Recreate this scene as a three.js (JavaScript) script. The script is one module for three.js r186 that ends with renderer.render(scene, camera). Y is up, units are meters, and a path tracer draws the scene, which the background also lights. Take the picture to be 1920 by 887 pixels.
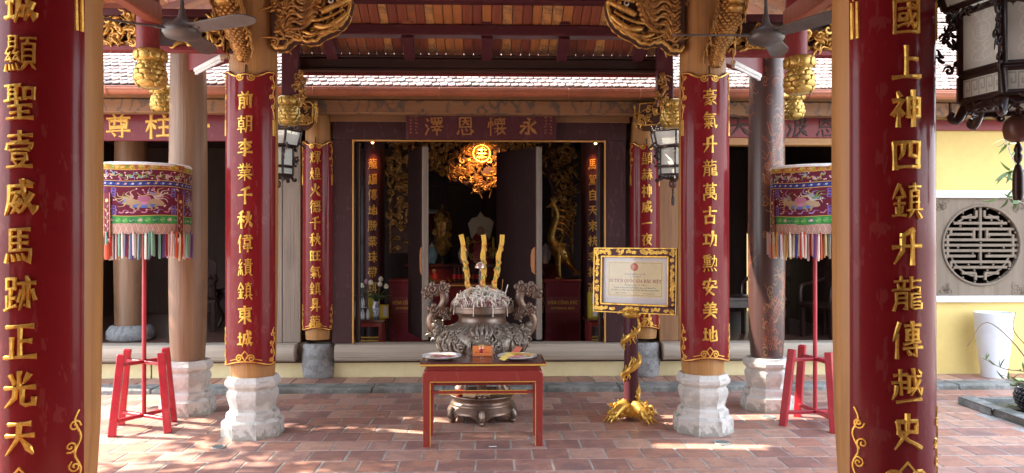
import * as THREE from 'three';
import { mergeGeometries } from 'three/addons/utils/BufferGeometryUtils.js';

// ---------- camera, sky, sun, exposure ----------
const scene = new THREE.Scene();
const camera = new THREE.PerspectiveCamera(34.24, 1920 / 887, 0.05, 400);
camera.position.set(0.096, 1.65, 0);
camera.rotation.order = 'YXZ';
camera.rotation.set(THREE.MathUtils.degToRad(0.18), THREE.MathUtils.degToRad(-1.75), 0);
const renderer = new THREE.WebGLRenderer();
renderer.toneMapping = THREE.LinearToneMapping;
renderer.toneMappingExposure = 4.8;
renderer.shadowMap.enabled = true;
const SKY = 1.2;
const SUN = new THREE.Vector3(-0.74, 0.665, -0.2).normalize();
{                                                                 // hazy bright sky: pale at the horizon, soft blue above
  const w = 256, h = 128, d = new Float32Array(w * h * 4);
  for (let j = 0; j < h; j++) for (let i = 0; i < w; i++) {
    const v = (j + 0.5) / h, el = (v - 0.5) * Math.PI, az = ((i + 0.5) / w - 0.5) * 2 * Math.PI, dir = new THREE.Vector3(Math.cos(el) * Math.cos(az), Math.sin(el), Math.cos(el) * Math.sin(az));
    const up = Math.max(0, dir.y), g = Math.pow(Math.max(0, dir.dot(SUN)), 6) * 0.35, k = Math.pow(up, 0.5), low = dir.y < 0 ? 0.35 : 1, o = (j * w + i) * 4;
    d[o] = (1.02 - 0.42 * k + g) * low; d[o + 1] = (1.02 - 0.30 * k + g * 0.95) * low; d[o + 2] = (1.0 - 0.06 * k + g * 0.85) * low; d[o + 3] = 1;
  }
  const t = new THREE.DataTexture(d, w, h, THREE.RGBAFormat, THREE.FloatType); t.mapping = THREE.EquirectangularReflectionMapping; t.magFilter = THREE.LinearFilter; t.wrapS = THREE.RepeatWrapping; t.needsUpdate = true;
  scene.background = t; scene.environment = t; scene.backgroundIntensity = SKY; scene.environmentIntensity = SKY;
}
const sun = new THREE.DirectionalLight(0xfff0dc, 4.2);
sun.position.copy(SUN).multiplyScalar(40); sun.castShadow = true;
sun.shadow.mapSize.set(4096, 4096);
Object.assign(sun.shadow.camera, { left: -14, right: 14, top: 14, bottom: -14, near: 1, far: 90 });
scene.add(sun, sun.target);

// ---------- random numbers and noise ----------
function rng(seed) { let s = seed >>> 0; return () => { s = (s + 0x6d2b79f5) | 0; let t = Math.imul(s ^ (s >>> 15), 1 | s); t = (t + Math.imul(t ^ (t >>> 7), 61 | t)) ^ t; return ((t ^ (t >>> 14)) >>> 0) / 4294967296; }; }
const LAT = (() => { const r = rng(7), a = new Float32Array(65536); for (let i = 0; i < 65536; i++) a[i] = r(); return a; })();
const lat = (x, y, px, py, s) => LAT[(((x % px) + px) % px * 157 + ((y % py) + py) % py * 7919 + s * 3571) & 65535];
function vn(x, y, px, py, s) {                                   // value noise that tiles after px, py
  const xi = Math.floor(x), yi = Math.floor(y); let fx = x - xi, fy = y - yi; fx = fx * fx * (3 - 2 * fx); fy = fy * fy * (3 - 2 * fy);
  const a = lat(xi, yi, px, py, s), b = lat(xi + 1, yi, px, py, s), c = lat(xi, yi + 1, px, py, s), d = lat(xi + 1, yi + 1, px, py, s);
  return a + (b - a) * fx + (c - a) * fy + (a - b - c + d) * fx * fy;
}
function fbm(u, v, fx, fy, oct, s) { let t = 0, w = 0.5, n = 0; for (let i = 0; i < oct; i++) { t += w * vn(u * fx, v * fy, fx, fy, s + i * 13); n += w; w *= 0.55; fx *= 2; fy *= 2; } return t / n; }
const clamp = (x, a = 0, b = 1) => Math.min(b, Math.max(a, x)), mix = (a, b, t) => a + (b - a) * t, sst = (a, b, x) => { const t = clamp((x - a) / (b - a)); return t * t * (3 - 2 * t); };
const mix3 = (a, b, t) => [mix(a[0], b[0], t), mix(a[1], b[1], t), mix(a[2], b[2], t)];
const toS = (c) => 255 * (c <= 0.0031308 ? 12.92 * c : 1.055 * Math.pow(c, 1 / 2.4) - 0.055);
function tex(w, h, mw, mh, fn, gray) {                           // fn(u, v) gives linear rgb, or one value when gray; mw, mh metres
  const d = new Uint8Array(w * h * 4);
  for (let y = 0; y < h; y++) for (let x = 0; x < w; x++) {
    const c = fn((x + 0.5) / w, (y + 0.5) / h), o = (y * w + x) * 4;
    if (gray) d[o] = d[o + 1] = d[o + 2] = clamp(c) * 255; else for (let k = 0; k < 3; k++) d[o + k] = clamp(toS(clamp(c[k])), 0, 255);
    d[o + 3] = 255;
  }
  const t = new THREE.DataTexture(d, w, h); t.wrapS = t.wrapT = THREE.RepeatWrapping; t.magFilter = THREE.LinearFilter; t.minFilter = THREE.LinearMipmapLinearFilter;
  if (!gray) t.colorSpace = THREE.SRGBColorSpace;
  t.repeat.set(1 / mw, 1 / mh); t.needsUpdate = true; return t;
}
function canvasTex(w, h, draw) {
  const c = document.createElement('canvas'); c.width = w; c.height = h; draw(c.getContext('2d'), w, h);
  const t = new THREE.CanvasTexture(c); t.colorSpace = THREE.SRGBColorSpace; t.magFilter = THREE.LinearFilter; return t;
}

// Vietnamese lettering: base letters from the font, tone marks and horns drawn in place
function vtext(c, s, x, y, size, font, maxW) {
  c.font = font.replace('@', size); c.textAlign = 'left'; const two = /[\u0302\u0306]/, ch = [...s.normalize('NFC')].map((k) => { const d = [...k.normalize('NFD')]; let b = d[0]; const marks = []; for (const m of d.slice(1)) { if (two.test(m) || (d.length === 2 && /[\u0301\u0300\u0303]/.test(m))) b = (b + m).normalize('NFC'); else marks.push(m); } return [b, marks]; });
  const W = ch.reduce((a, [b]) => a + c.measureText(b).width, 0), k = maxW && W > maxW ? maxW / W : 1; c.save(); c.translate(x - W * k / 2, y); c.scale(k, 1); c.strokeStyle = c.fillStyle; c.lineCap = 'round'; let px = 0;
  for (const [b, marks] of ch) {
    const w = c.measureText(b).width, cap = b !== b.toLowerCase(), top = -size * (cap ? 0.78 : 0.6), hat = /[ÂÊÔĂâêôă]/.test(b) ? size * 0.1 : 0; c.fillText(b, px, 0); c.lineWidth = size * 0.07;
    for (const m of marks) { c.beginPath(); const q = px + w / 2; if (m === '\u0323') { c.arc(q, size * 0.17, size * 0.06, 0, 7); c.fill(); } else if (m === '\u031b') { c.moveTo(px + w * 0.86, top * 0.88); c.quadraticCurveTo(px + w * 1.06, top * 0.9, px + w * 1.02, top * 1.12); c.stroke(); } else if (m === '\u0301') { c.moveTo(q + size * 0.02, top - hat - size * 0.02); c.lineTo(q + size * 0.13, top - hat - size * 0.14); c.stroke(); } else if (m === '\u0300') { c.moveTo(q - size * 0.02, top - hat - size * 0.02); c.lineTo(q - size * 0.13, top - hat - size * 0.14); c.stroke(); } else { c.arc(q, top - hat - size * 0.06, size * 0.06, 3.6, 7.6); c.stroke(); } }
    px += w;
  }
  c.restore(); c.textAlign = 'center';
}

function scrawl(c, x0, x1, y, s, seed) { const R = rng(seed); c.strokeStyle = c.fillStyle; c.lineWidth = s * 0.16; c.lineCap = 'round'; for (let x = x0; x < x1;) { const n = 2 + Math.floor(R() * 4); for (let k = 0; k < n && x < x1; k++) { c.beginPath(); c.moveTo(x, y - R() * s * 0.5); c.lineTo(x + s * 0.18, y - s * (0.3 + R() * 0.5)); c.lineTo(x + s * 0.34, y - R() * s * 0.3); c.stroke(); x += s * 0.48; } x += s * 0.4; } }   // lines of small print too fine to read

// ---------- geometry helpers; every geometry leaves as position, normal, uv without index ----------
const V = (x, y, z) => new THREE.Vector3(x, y, z);
const fin = (g) => { const n = g.index ? g.toNonIndexed() : g; for (const k of Object.keys(n.attributes)) if (!['position', 'normal', 'uv'].includes(k)) n.deleteAttribute(k); if (!n.attributes.uv) n.setAttribute('uv', new THREE.BufferAttribute(new Float32Array(n.attributes.position.count * 2), 2)); return n; };
function boxUV(g) {                                              // uv in metres from the side a face points to
  g = fin(g); const p = g.attributes.position, uv = g.attributes.uv, a = V(), b = V(), c = V(), n = V();
  for (let i = 0; i < p.count; i += 3) {
    a.fromBufferAttribute(p, i); b.fromBufferAttribute(p, i + 1); c.fromBufferAttribute(p, i + 2);
    n.copy(b).sub(a).cross(c.clone().sub(a)); const x = Math.abs(n.x), y = Math.abs(n.y), z = Math.abs(n.z);
    [a, b, c].forEach((q, k) => { if (z >= x && z >= y) uv.setXY(i + k, q.x, q.y); else if (x >= y) uv.setXY(i + k, q.z, q.y); else uv.setXY(i + k, q.x, q.z); });
  }
  return g;
}
function swapUV(g) { const uv = g.attributes.uv; for (let i = 0; i < uv.count; i++) uv.setXY(i, uv.getY(i), uv.getX(i)); return g; }
function tris(list) {                                            // flat shaded triangles from [[a,b,c],...]
  const p = new Float32Array(list.length * 9); list.forEach((t, i) => t.forEach((v, k) => { p[i * 9 + k * 3] = v[0]; p[i * 9 + k * 3 + 1] = v[1]; p[i * 9 + k * 3 + 2] = v[2]; }));
  const g = new THREE.BufferGeometry(); g.setAttribute('position', new THREE.BufferAttribute(p, 3)); g.computeVertexNormals(); return boxUV(g);
}
function cbox(w, h, d, x = 0, y = 0, z = 0, c = 0.004) {          // chamfered box about (x, y, z)
  const X = w / 2, Y = h / 2, Z = d / 2; c = Math.min(c, X * 0.6, Y * 0.6, Z * 0.6); const list = [];
  const q = (a, b, e, f) => { list.push([a, b, e], [a, e, f]); };
  const P = (i, j, k, ax) => [x + i * (X - (ax === 0 ? 0 : c)), y + j * (Y - (ax === 1 ? 0 : c)), z + k * (Z - (ax === 2 ? 0 : c))];
  for (const s of [-1, 1]) {
    const f = (a, b, e, g) => (s > 0 ? q(a, b, e, g) : q(g, e, b, a));
    f(P(s, -1, 1, 0), P(s, -1, -1, 0), P(s, 1, -1, 0), P(s, 1, 1, 0));
    f(P(-1, s, 1, 1), P(1, s, 1, 1), P(1, s, -1, 1), P(-1, s, -1, 1));
    f(P(-1, -1, s, 2), P(1, -1, s, 2), P(1, 1, s, 2), P(-1, 1, s, 2));
  }
  for (const i of [-1, 1]) for (const j of [-1, 1]) {
    const f = (a, b, e, g, s) => (s > 0 ? q(a, b, e, g) : q(g, e, b, a));
    f(P(i, j, -1, 0), P(i, j, 1, 0), P(i, j, 1, 1), P(i, j, -1, 1), -i * j);
    f(P(i, -1, j, 0), P(i, 1, j, 0), P(i, 1, j, 2), P(i, -1, j, 2), i * j);
    f(P(-1, i, j, 1), P(1, i, j, 1), P(1, i, j, 2), P(-1, i, j, 2), -i * j);
    for (const k of [-1, 1]) { const t = [P(i, j, k, 0), P(i, j, k, 1), P(i, j, k, 2)]; list.push(i * j * k > 0 ? t : t.reverse()); }
  }
  return tris(list);
}
const pbox = (w, h, d, x = 0, y = 0, z = 0) => boxUV(new THREE.BoxGeometry(w, h, d).translate(x, y, z));
function lathe(prof, seg = 24, jag) {                            // prof [[r, y], ...] from the bottom up, outside faces out
  const g = new THREE.LatheGeometry(prof.map(([r, y]) => new THREE.Vector2(r, y)), seg);
  const uv = g.attributes.uv, p = g.attributes.position, R = Math.max(...prof.map((a) => a[0]));
  for (let i = 0; i < uv.count; i++) uv.setXY(i, uv.getX(i) * R * 6.283, p.getY(i));
  return fin(g);
}
function loft(prof, n, rot = 0) {                                // n-sided prism of stacked rings, flat faces
  const ring = (r, y) => Array.from({ length: n }, (_, i) => { const a = rot + i / n * 6.28319; return [Math.sin(a) * r, y, Math.cos(a) * r]; });
  const list = []; let a = ring(...prof[0]);
  for (let k = 1; k < prof.length; k++) { const b = ring(...prof[k]); for (let i = 0; i < n; i++) { const j = (i + 1) % n; list.push([a[i], a[j], b[j]], [a[i], b[j], b[i]]); } a = b; }
  const t = prof[prof.length - 1], tr = ring(...t), b0 = ring(...prof[0]);
  for (let i = 0; i < n; i++) { list.push([tr[i], tr[(i + 1) % n], [0, t[1], 0]], [b0[(i + 1) % n], b0[i], [0, prof[0][1], 0]]); }
  return tris(list);
}
function tube(pts, rad, sides = 6, flat = 1, up = null) {         // tapered tube; rad number, [r0, r1] or f(t); flat squashes along up
  const P = pts.map((p) => (p.isVector3 ? p : V(p[0], p[1], p[2] || 0))), n = P.length, rf = typeof rad === 'function' ? rad : Array.isArray(rad) ? (t) => mix(rad[0], rad[1], t) : () => rad;
  const pos = [], idx = [], uv = []; let nrm = null, len = 0;
  for (let i = 0; i < n; i++) {
    const t = P[Math.min(n - 1, i + 1)].clone().sub(P[Math.max(0, i - 1)]).normalize();
    if (up) nrm = up.clone().addScaledVector(t, -up.dot(t)).normalize();
    else if (!nrm) { nrm = Math.abs(t.y) < 0.9 ? V(0, 1, 0) : V(1, 0, 0); nrm.addScaledVector(t, -nrm.dot(t)).normalize(); }
    else { nrm = nrm.clone().addScaledVector(t, -nrm.dot(t)).normalize(); }
    const bin = t.clone().cross(nrm), r = rf(i / (n - 1)); if (i) len += P[i].distanceTo(P[i - 1]);
    for (let k = 0; k <= sides; k++) { const a = k / sides * 6.28319, q = P[i].clone().addScaledVector(nrm, Math.cos(a) * r * flat).addScaledVector(bin, Math.sin(a) * r); pos.push(q.x, q.y, q.z); uv.push(k / sides * r * 6.28, len); }
  }
  const w = sides + 1;
  for (let i = 0; i < n - 1; i++) for (let k = 0; k < sides; k++) { const a = i * w + k; idx.push(a, a + w, a + 1, a + 1, a + w, a + w + 1); }
  for (const [i, s] of [[0, 1], [n - 1, -1]]) { const c = pos.length / 3; pos.push(P[i].x, P[i].y, P[i].z); uv.push(0, 0); for (let k = 0; k < sides; k++) { const a = i * w + k; if (s > 0) idx.push(c, a, a + 1); else idx.push(c, a + 1, a); } }
  const g = new THREE.BufferGeometry(); g.setAttribute('position', new THREE.Float32BufferAttribute(pos, 3)); g.setAttribute('uv', new THREE.Float32BufferAttribute(uv, 2)); g.setIndex(idx); g.computeVertexNormals(); return fin(g);
}
const curve = (pts, n = 16) => new THREE.CatmullRomCurve3(pts.map((p) => V(p[0], p[1], p[2] || 0))).getPoints(n);
const ball = (r, x, y, z, sx = 1, sy = 1, sz = 1, w = 10, h = 7) => fin(new THREE.SphereGeometry(r, w, h).scale(sx, sy, sz).translate(x, y, z));
const cyl = (r0, r1, h, x, y, z, n = 16) => fin(new THREE.CylinderGeometry(r0, r1, h, n).translate(x, y, z));
const ext = (shape, d, bev = 0.004, cs = 6) => boxUV(new THREE.ExtrudeGeometry(shape, { depth: d, bevelEnabled: bev > 0, bevelThickness: bev, bevelSize: bev, bevelSegments: 1, curveSegments: cs }));
const poly = (pts) => new THREE.Shape(pts.map((p) => new THREE.Vector2(p[0], p[1])));
const rot = (g, x, y, z) => g.rotateX(x || 0).rotateY(y || 0).rotateZ(z || 0);
// a raised line with sloping sides along a 2D path, laid on a surface by map(s, y, n)
function ribbon(pts, w, h, map) {
  const n = pts.length, L = []; const wf = typeof w === 'function' ? w : () => w;
  for (let i = 0; i < n; i++) {
    const a = pts[Math.max(0, i - 1)], b = pts[Math.min(n - 1, i + 1)]; let tx = b[0] - a[0], ty = b[1] - a[1]; const l = Math.hypot(tx, ty) || 1; tx /= l; ty /= l;
    let m = 1; if (i && i < n - 1) { const ux = pts[i][0] - a[0], uy = pts[i][1] - a[1], ul = Math.hypot(ux, uy) || 1; m = 1 / Math.max(0.6, Math.abs((ux * tx + uy * ty) / ul)); }
    const r = wf(i / (n - 1)) * m, e = i === 0 ? -0.5 * r : i === n - 1 ? 0.5 * r : 0, x = pts[i][0] + tx * e, y = pts[i][1] + ty * e;
    L.push([[-1, 0], [-0.55, h], [0.55, h], [1, 0]].map(([k, z]) => map(x - ty * r * k, y + tx * r * k, z)));
  }
  const list = [];
  for (let i = 0; i < n - 1; i++) for (let k = 0; k < 3; k++) { const a = L[i][k], b = L[i][k + 1], c = L[i + 1][k + 1], d = L[i + 1][k]; list.push([a, c, b], [a, d, c]); }
  const A = L[0], B = L[n - 1]; list.push([A[0], A[1], A[2]], [A[0], A[2], A[3]], [B[0], B[2], B[1]], [B[0], B[3], B[2]]);
  return tris(list);
}
const flatMap = (s, y, n) => [s, y, n];
const cylMap = (R) => (s, y, n) => [(R + n) * Math.sin(s / R), y, (R + n) * Math.cos(s / R)];
function spiral(cx, cy, R, turns, a0, dir = 1, n = 16) { const o = []; for (let i = 0; i <= n; i++) { const t = i / n, r = R * (1 - t * 0.82), a = a0 + dir * t * turns * 6.283; o.push([cx + Math.cos(a) * r, cy + Math.sin(a) * r]); } return o; }

// ---------- things, parts ----------
const taken = {};
function numbered(name) { const k = taken[name] = (taken[name] ?? -1) + 1; return k ? name + '_' + String(k).padStart(3, '0') : name; }
function shade(o) { o.traverse((m) => { if (m.isMesh) { m.castShadow = true; m.receiveShadow = true; } }); return o; }
function thing(name, label, category, pos = [0, 0, 0], turn = 0, group) {
  const o = new THREE.Group(); o.name = numbered(name); o.position.set(...pos); o.rotation.y = turn; o.userData = { label, category }; if (group) o.userData.group = group; scene.add(o); return o;
}
function part(parent, name, geoms, mat, label) {
  const g = Array.isArray(geoms) ? (geoms.length > 1 ? mergeGeometries(geoms) : geoms[0]) : geoms;
  const m = new THREE.Mesh(g, mat); m.name = name; m.castShadow = m.receiveShadow = true; if (label) m.userData.label = label; parent.add(m); return m;
}
function solo(name, label, category, geoms, mat, pos = [0, 0, 0], turn = 0, group) {
  const m = part(scene, numbered(name), geoms, mat); m.position.set(...pos); m.rotation.y = turn; m.userData = { label, category }; if (group) m.userData.group = group; return m;
}
function structure(name, geoms, mat) { const m = part(scene, name, geoms, mat); m.userData.kind = 'structure'; return m; }

// ---------- materials ----------
const std = (o) => { const m = new THREE.MeshStandardMaterial({ roughness: 0.7, ...o }); if (Array.isArray(o.color)) m.color.setRGB(...o.color); return m; };
const phy = (o) => { const { color, attenuationColor, ...r } = o; const m = new THREE.MeshPhysicalMaterial({ roughness: 0.5, ...r }); if (color) m.color.setRGB(...color); return m; };
function woodTex(a, b, dark, seed, opt = {}) {                  // grain runs along v
  const { w = 512, h = 512, mw = 0.8, mh = 2.4, stain = 0, knots = 0.5 } = opt;
  return tex(w, h, mw, mh, (u, v) => {
    const warp = fbm(u, v, 4, 3, 3, seed) * 0.12, fine = fbm(u + warp * 0.1, v, 96, 3, 3, seed + 5), band = fbm(u + warp, v, 14, 2, 3, seed + 9), blot = fbm(u, v, 4, 5, 4, seed + 21);
    let c = mix3(a, b, clamp(band * 1.5 - 0.25)); c = mix3(c, dark, clamp((fine - 0.5) * 2.6) * 0.5); c = mix3(c, dark, sst(0.58, 0.8, blot) * knots * 0.6);
    if (stain) { const s = fbm(u, v, 5, 16, 4, seed + 33); c = mix3(c, [0.10, 0.075, 0.06], sst(0.5, 0.53, s) * (1 - sst(0.54, 0.66, s)) * stain); }
    const k = 0.88 + 0.24 * fine; return [c[0] * k, c[1] * k, c[2] * k];
  });
}
const grainBump = tex(256, 256, 0.4, 1.2, (u, v) => fbm(u, v, 64, 4, 4, 3), true);
const roughBump = tex(256, 256, 0.5, 0.5, (u, v) => fbm(u, v, 12, 12, 5, 31), true);
const spotTex = (a, b, c, fx, seed, m = 0.6, lo = 0.45, hi = 0.62, amp = 0.36) => tex(512, 512, m, m, (u, v) => { const n = fbm(u, v, fx, fx, 5, seed), k = fbm(u, v, 40, 40, 3, seed + 7), q = fbm(u, v, 3, 3, 4, seed + 17); const o = mix3(mix3(a, b, sst(lo, hi, n)), c, sst(0.5, 0.75, q) * 0.75); const f = 1 - amp / 2 + amp * k; return [o[0] * f, o[1] * f, o[2] * f]; });
const M = {};
M.column = std({ map: woodTex([0.47, 0.24, 0.075], [0.35, 0.165, 0.048], [0.16, 0.075, 0.026], 11), bumpMap: grainBump, bumpScale: 0.0015, roughness: 0.5 });
M.columnOld = std({ map: woodTex([0.27, 0.15, 0.08], [0.195, 0.098, 0.05], [0.085, 0.046, 0.026], 61, { knots: 1 }), bumpMap: grainBump, bumpScale: 0.002, roughness: 0.42 });
M.beam = std({ map: woodTex([0.33, 0.17, 0.075], [0.24, 0.115, 0.05], [0.12, 0.06, 0.03], 23), bumpMap: grainBump, bumpScale: 0.0015, roughness: 0.55 });
M.stained = std({ map: woodTex([0.33, 0.18, 0.085], [0.25, 0.115, 0.05], [0.12, 0.065, 0.035], 41, { stain: 0.95, mw: 1.1, mh: 2.6 }), bumpMap: grainBump, bumpScale: 0.001, roughness: 0.6 });
M.greyWood = std({ map: woodTex([0.30, 0.25, 0.20], [0.22, 0.175, 0.14], [0.10, 0.08, 0.065], 51), bumpMap: grainBump, bumpScale: 0.003, roughness: 0.7 });
M.paleWood = std({ map: woodTex([0.46, 0.40, 0.32], [0.36, 0.30, 0.235], [0.17, 0.14, 0.11], 57), bumpMap: grainBump, bumpScale: 0.003, roughness: 0.75 });
M.windowWood = std({ map: woodTex([0.205, 0.16, 0.118], [0.16, 0.122, 0.088], [0.085, 0.066, 0.05], 59), bumpMap: grainBump, bumpScale: 0.002, roughness: 0.8 });
M.planks = [[0.50, 0.19, 0.06], [0.40, 0.13, 0.05], [0.32, 0.09, 0.045], [0.62, 0.30, 0.10], [0.26, 0.07, 0.042]].map((c, i) => std({ map: woodTex(c, c.map((x) => x * 0.75), c.map((x) => x * 0.35), 71 + i * 7, { mw: 0.5, mh: 1.2, w: 256, h: 256, stain: i % 2 ? 0.6 : 0 }), roughness: 0.5, bumpMap: grainBump, bumpScale: 0.001 }));
const lacq = (c, seed, { wear = 0.5, ...o } = {}) => phy({ map: tex(512, 512, 0.9, 0.9, (u, v) => { const n = fbm(u, v, 5, 5, 4, seed), k = fbm(u, v, 60, 60, 2, seed + 3), s = sst(0.66, 0.72, fbm(u, v, 30, 9, 4, seed + 8)); const f = 0.86 + 0.2 * n + 0.08 * k; return mix3([c[0] * f, c[1] * f, c[2] * f], [c[0] * 0.9 + 0.06, c[1] + 0.035, c[2] + 0.03], s * wear); }), roughness: 0.5, clearcoat: 0.45, clearcoatRoughness: 0.2, specularIntensity: 0.35, ...o });
M.lacquer = lacq([0.175, 0.008, 0.012], 101, { clearcoat: 0.4, clearcoatRoughness: 0.14, roughness: 0.65, specularIntensity: 0.15, bumpMap: roughBump, bumpScale: 0.0012 });
M.purple = lacq([0.085, 0.02, 0.027], 113, { clearcoat: 0.3, clearcoatRoughness: 0.35 });
M.frame = lacq([0.055, 0.022, 0.026], 117, { clearcoat: 0.35, clearcoatRoughness: 0.3 });
M.redBeam = lacq([0.20, 0.028, 0.03], 121, { clearcoat: 0.25 });
M.tableRed = lacq([0.27, 0.035, 0.028], 127, { clearcoat: 0.4 });
M.tableTop = lacq([0.10, 0.025, 0.022], 129, { clearcoat: 0.8, clearcoatRoughness: 0.12 });
M.standRed = phy({ map: spotTex([0.44, 0.014, 0.03], [0.38, 0.011, 0.026], [0.34, 0.02, 0.03], 8, 131), roughness: 0.38, clearcoat: 0.3, bumpMap: roughBump, bumpScale: 0.001 });
M.boardRed = lacq([0.16, 0.018, 0.026], 137, { clearcoat: 0.2 });
M.gold = std({ map: spotTex([0.82, 0.52, 0.11], [0.70, 0.41, 0.085], [0.42, 0.22, 0.05], 18, 139, 0.25), metalness: 0.72, roughness: 0.36, bumpMap: roughBump, bumpScale: 0.002 });
M.goldPaint = std({ color: [0.72, 0.42, 0.08], metalness: 0.25, roughness: 0.45 });
M.goldDull = std({ color: [0.40, 0.19, 0.06], metalness: 0.35, roughness: 0.5 });
M.gilt = std({ map: spotTex([0.70, 0.43, 0.12], [0.50, 0.27, 0.07], [0.20, 0.09, 0.035], 14, 141, 0.35), metalness: 0.62, roughness: 0.36 });
M.giltOld = std({ map: spotTex([0.50, 0.27, 0.075], [0.30, 0.14, 0.04], [0.10, 0.05, 0.025], 16, 147, 0.3), metalness: 0.6, roughness: 0.4 });
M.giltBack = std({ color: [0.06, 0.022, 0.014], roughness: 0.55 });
M.lotusGold = std({ map: spotTex([0.62, 0.42, 0.11], [0.42, 0.27, 0.07], [0.22, 0.13, 0.05], 10, 149, 0.3), metalness: 0.65, roughness: 0.38 });
M.stone = std({ map: tex(512, 512, 0.8, 0.8, (u, v) => {          // pale stone, weather stains, a broken line of moss and splash dirt at the foot
  const n = fbm(u, v, 7, 7, 5, 151), k = fbm(u, v, 48, 48, 3, 152), s = fbm(u, v, 10, 4, 5, 153), y = v * 0.8, foot = y < 0.55 ? sst(0.42, 0.6, fbm(u, v, 26, 18, 5, 155) - y * 4.6 + 0.22) : 0;
  let c = mix3([0.58, 0.56, 0.52], [0.44, 0.42, 0.385], sst(0.5, 0.7, n)); c = mix3(c, [0.27, 0.26, 0.22], sst(0.6, 0.72, s) * 0.7); c = mix3(c, [0.20, 0.20, 0.15], foot * 0.6); const f = 0.9 + 0.2 * k; return [c[0] * f, c[1] * f, c[2] * f]; }), bumpMap: roughBump, bumpScale: 0.004, roughness: 0.85 });
M.stoneGrey = std({ map: spotTex([0.30, 0.30, 0.30], [0.22, 0.22, 0.215], [0.13, 0.13, 0.125], 10, 157, 0.6), bumpMap: roughBump, bumpScale: 0.012, roughness: 0.9 });
M.kerb = std({ map: spotTex([0.28, 0.28, 0.26], [0.19, 0.195, 0.18], [0.11, 0.115, 0.095], 9, 163, 0.9), bumpMap: roughBump, bumpScale: 0.008, roughness: 0.85 });
M.grout = std({ map: spotTex([0.42, 0.395, 0.36], [0.34, 0.32, 0.29], [0.26, 0.24, 0.22], 9, 167), roughness: 0.95 });
M.tiles = [[0.46, 0.25, 0.18], [0.42, 0.21, 0.15], [0.37, 0.185, 0.14], [0.50, 0.30, 0.22], [0.35, 0.185, 0.15], [0.44, 0.26, 0.205]].map((c, i) => std({ map: spotTex(c, [c[0] * 0.82, c[1] * 0.82, c[2] * 0.86], [c[0] * 0.62, c[1] * 0.72, c[2] * 0.85], 7, 171 + i * 5, 0.37 + i * 0.05), bumpMap: roughBump, bumpScale: 0.0016, roughness: 0.5 }));
M.yellow = std({ map: spotTex([0.70, 0.53, 0.19], [0.65, 0.485, 0.17], [0.66, 0.5, 0.185], 4, 181, 2.2, 0.45, 0.62, 0.08), bumpMap: roughBump, bumpScale: 0.0015, roughness: 0.85 });
M.cream = std({ map: spotTex([0.76, 0.66, 0.38], [0.72, 0.62, 0.35], [0.69, 0.6, 0.34], 5, 187, 1.3, 0.45, 0.62, 0.1), roughness: 0.85 });
M.white = std({ map: spotTex([0.78, 0.78, 0.76], [0.72, 0.72, 0.70], [0.64, 0.64, 0.62], 5, 191, 1.2), roughness: 0.7 });
M.roofs = [[0.44, 0.32, 0.28], [0.36, 0.25, 0.215], [0.48, 0.39, 0.36]].map((c, i) => std({ map: spotTex(c, c.map((x) => x * 0.8), [0.20, 0.19, 0.17], 11, 197 + i * 3, 0.45), roughness: 0.85, bumpMap: roughBump, bumpScale: 0.003 }));
M.gutter = phy({ map: spotTex([0.40, 0.125, 0.055], [0.36, 0.11, 0.05], [0.30, 0.10, 0.05], 5, 211, 1.5), roughness: 0.42, clearcoat: 0.3, clearcoatRoughness: 0.3 });
M.bronze = std({ map: spotTex([0.27, 0.185, 0.14], [0.21, 0.14, 0.10], [0.21, 0.17, 0.145], 8, 223, 0.5), metalness: 0.75, roughness: 0.4 });
M.bronzeOld = std({ map: spotTex([0.31, 0.27, 0.22], [0.16, 0.125, 0.10], [0.34, 0.31, 0.26], 14, 227, 0.3), metalness: 0.55, roughness: 0.48 });
M.iron = std({ color: [0.055, 0.05, 0.048], metalness: 0.4, roughness: 0.45 });
M.fan = std({ map: spotTex([0.105, 0.095, 0.09], [0.085, 0.075, 0.07], [0.14, 0.13, 0.12], 6, 229, 0.5), metalness: 0.2, roughness: 0.42 });
M.black = std({ color: [0.012, 0.011, 0.011], roughness: 0.6 });
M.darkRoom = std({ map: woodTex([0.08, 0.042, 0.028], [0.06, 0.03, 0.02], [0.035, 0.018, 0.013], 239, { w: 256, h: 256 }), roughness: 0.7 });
M.leaf = lacq([0.028, 0.013, 0.013], 119, { wear: 0.1, clearcoat: 0, roughness: 0.75, specularIntensity: 0.4 });
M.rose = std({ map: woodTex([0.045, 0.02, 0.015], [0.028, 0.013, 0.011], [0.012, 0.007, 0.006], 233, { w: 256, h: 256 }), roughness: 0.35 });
M.frost = phy({ color: [0.86, 0.9, 0.88], transmission: 0.55, thickness: 0, roughness: 0.75 });
M.glass = phy({ color: [1, 1, 1], transmission: 1, thickness: 0, roughness: 0.03 });
M.paper = std({ color: [0.8, 0.8, 0.78], roughness: 0.8 });
M.red = std({ color: [0.42, 0.02, 0.02], roughness: 0.5 });
M.porcelain = phy({ color: [0.78, 0.79, 0.8], roughness: 0.25, clearcoat: 0.6 });

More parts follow.
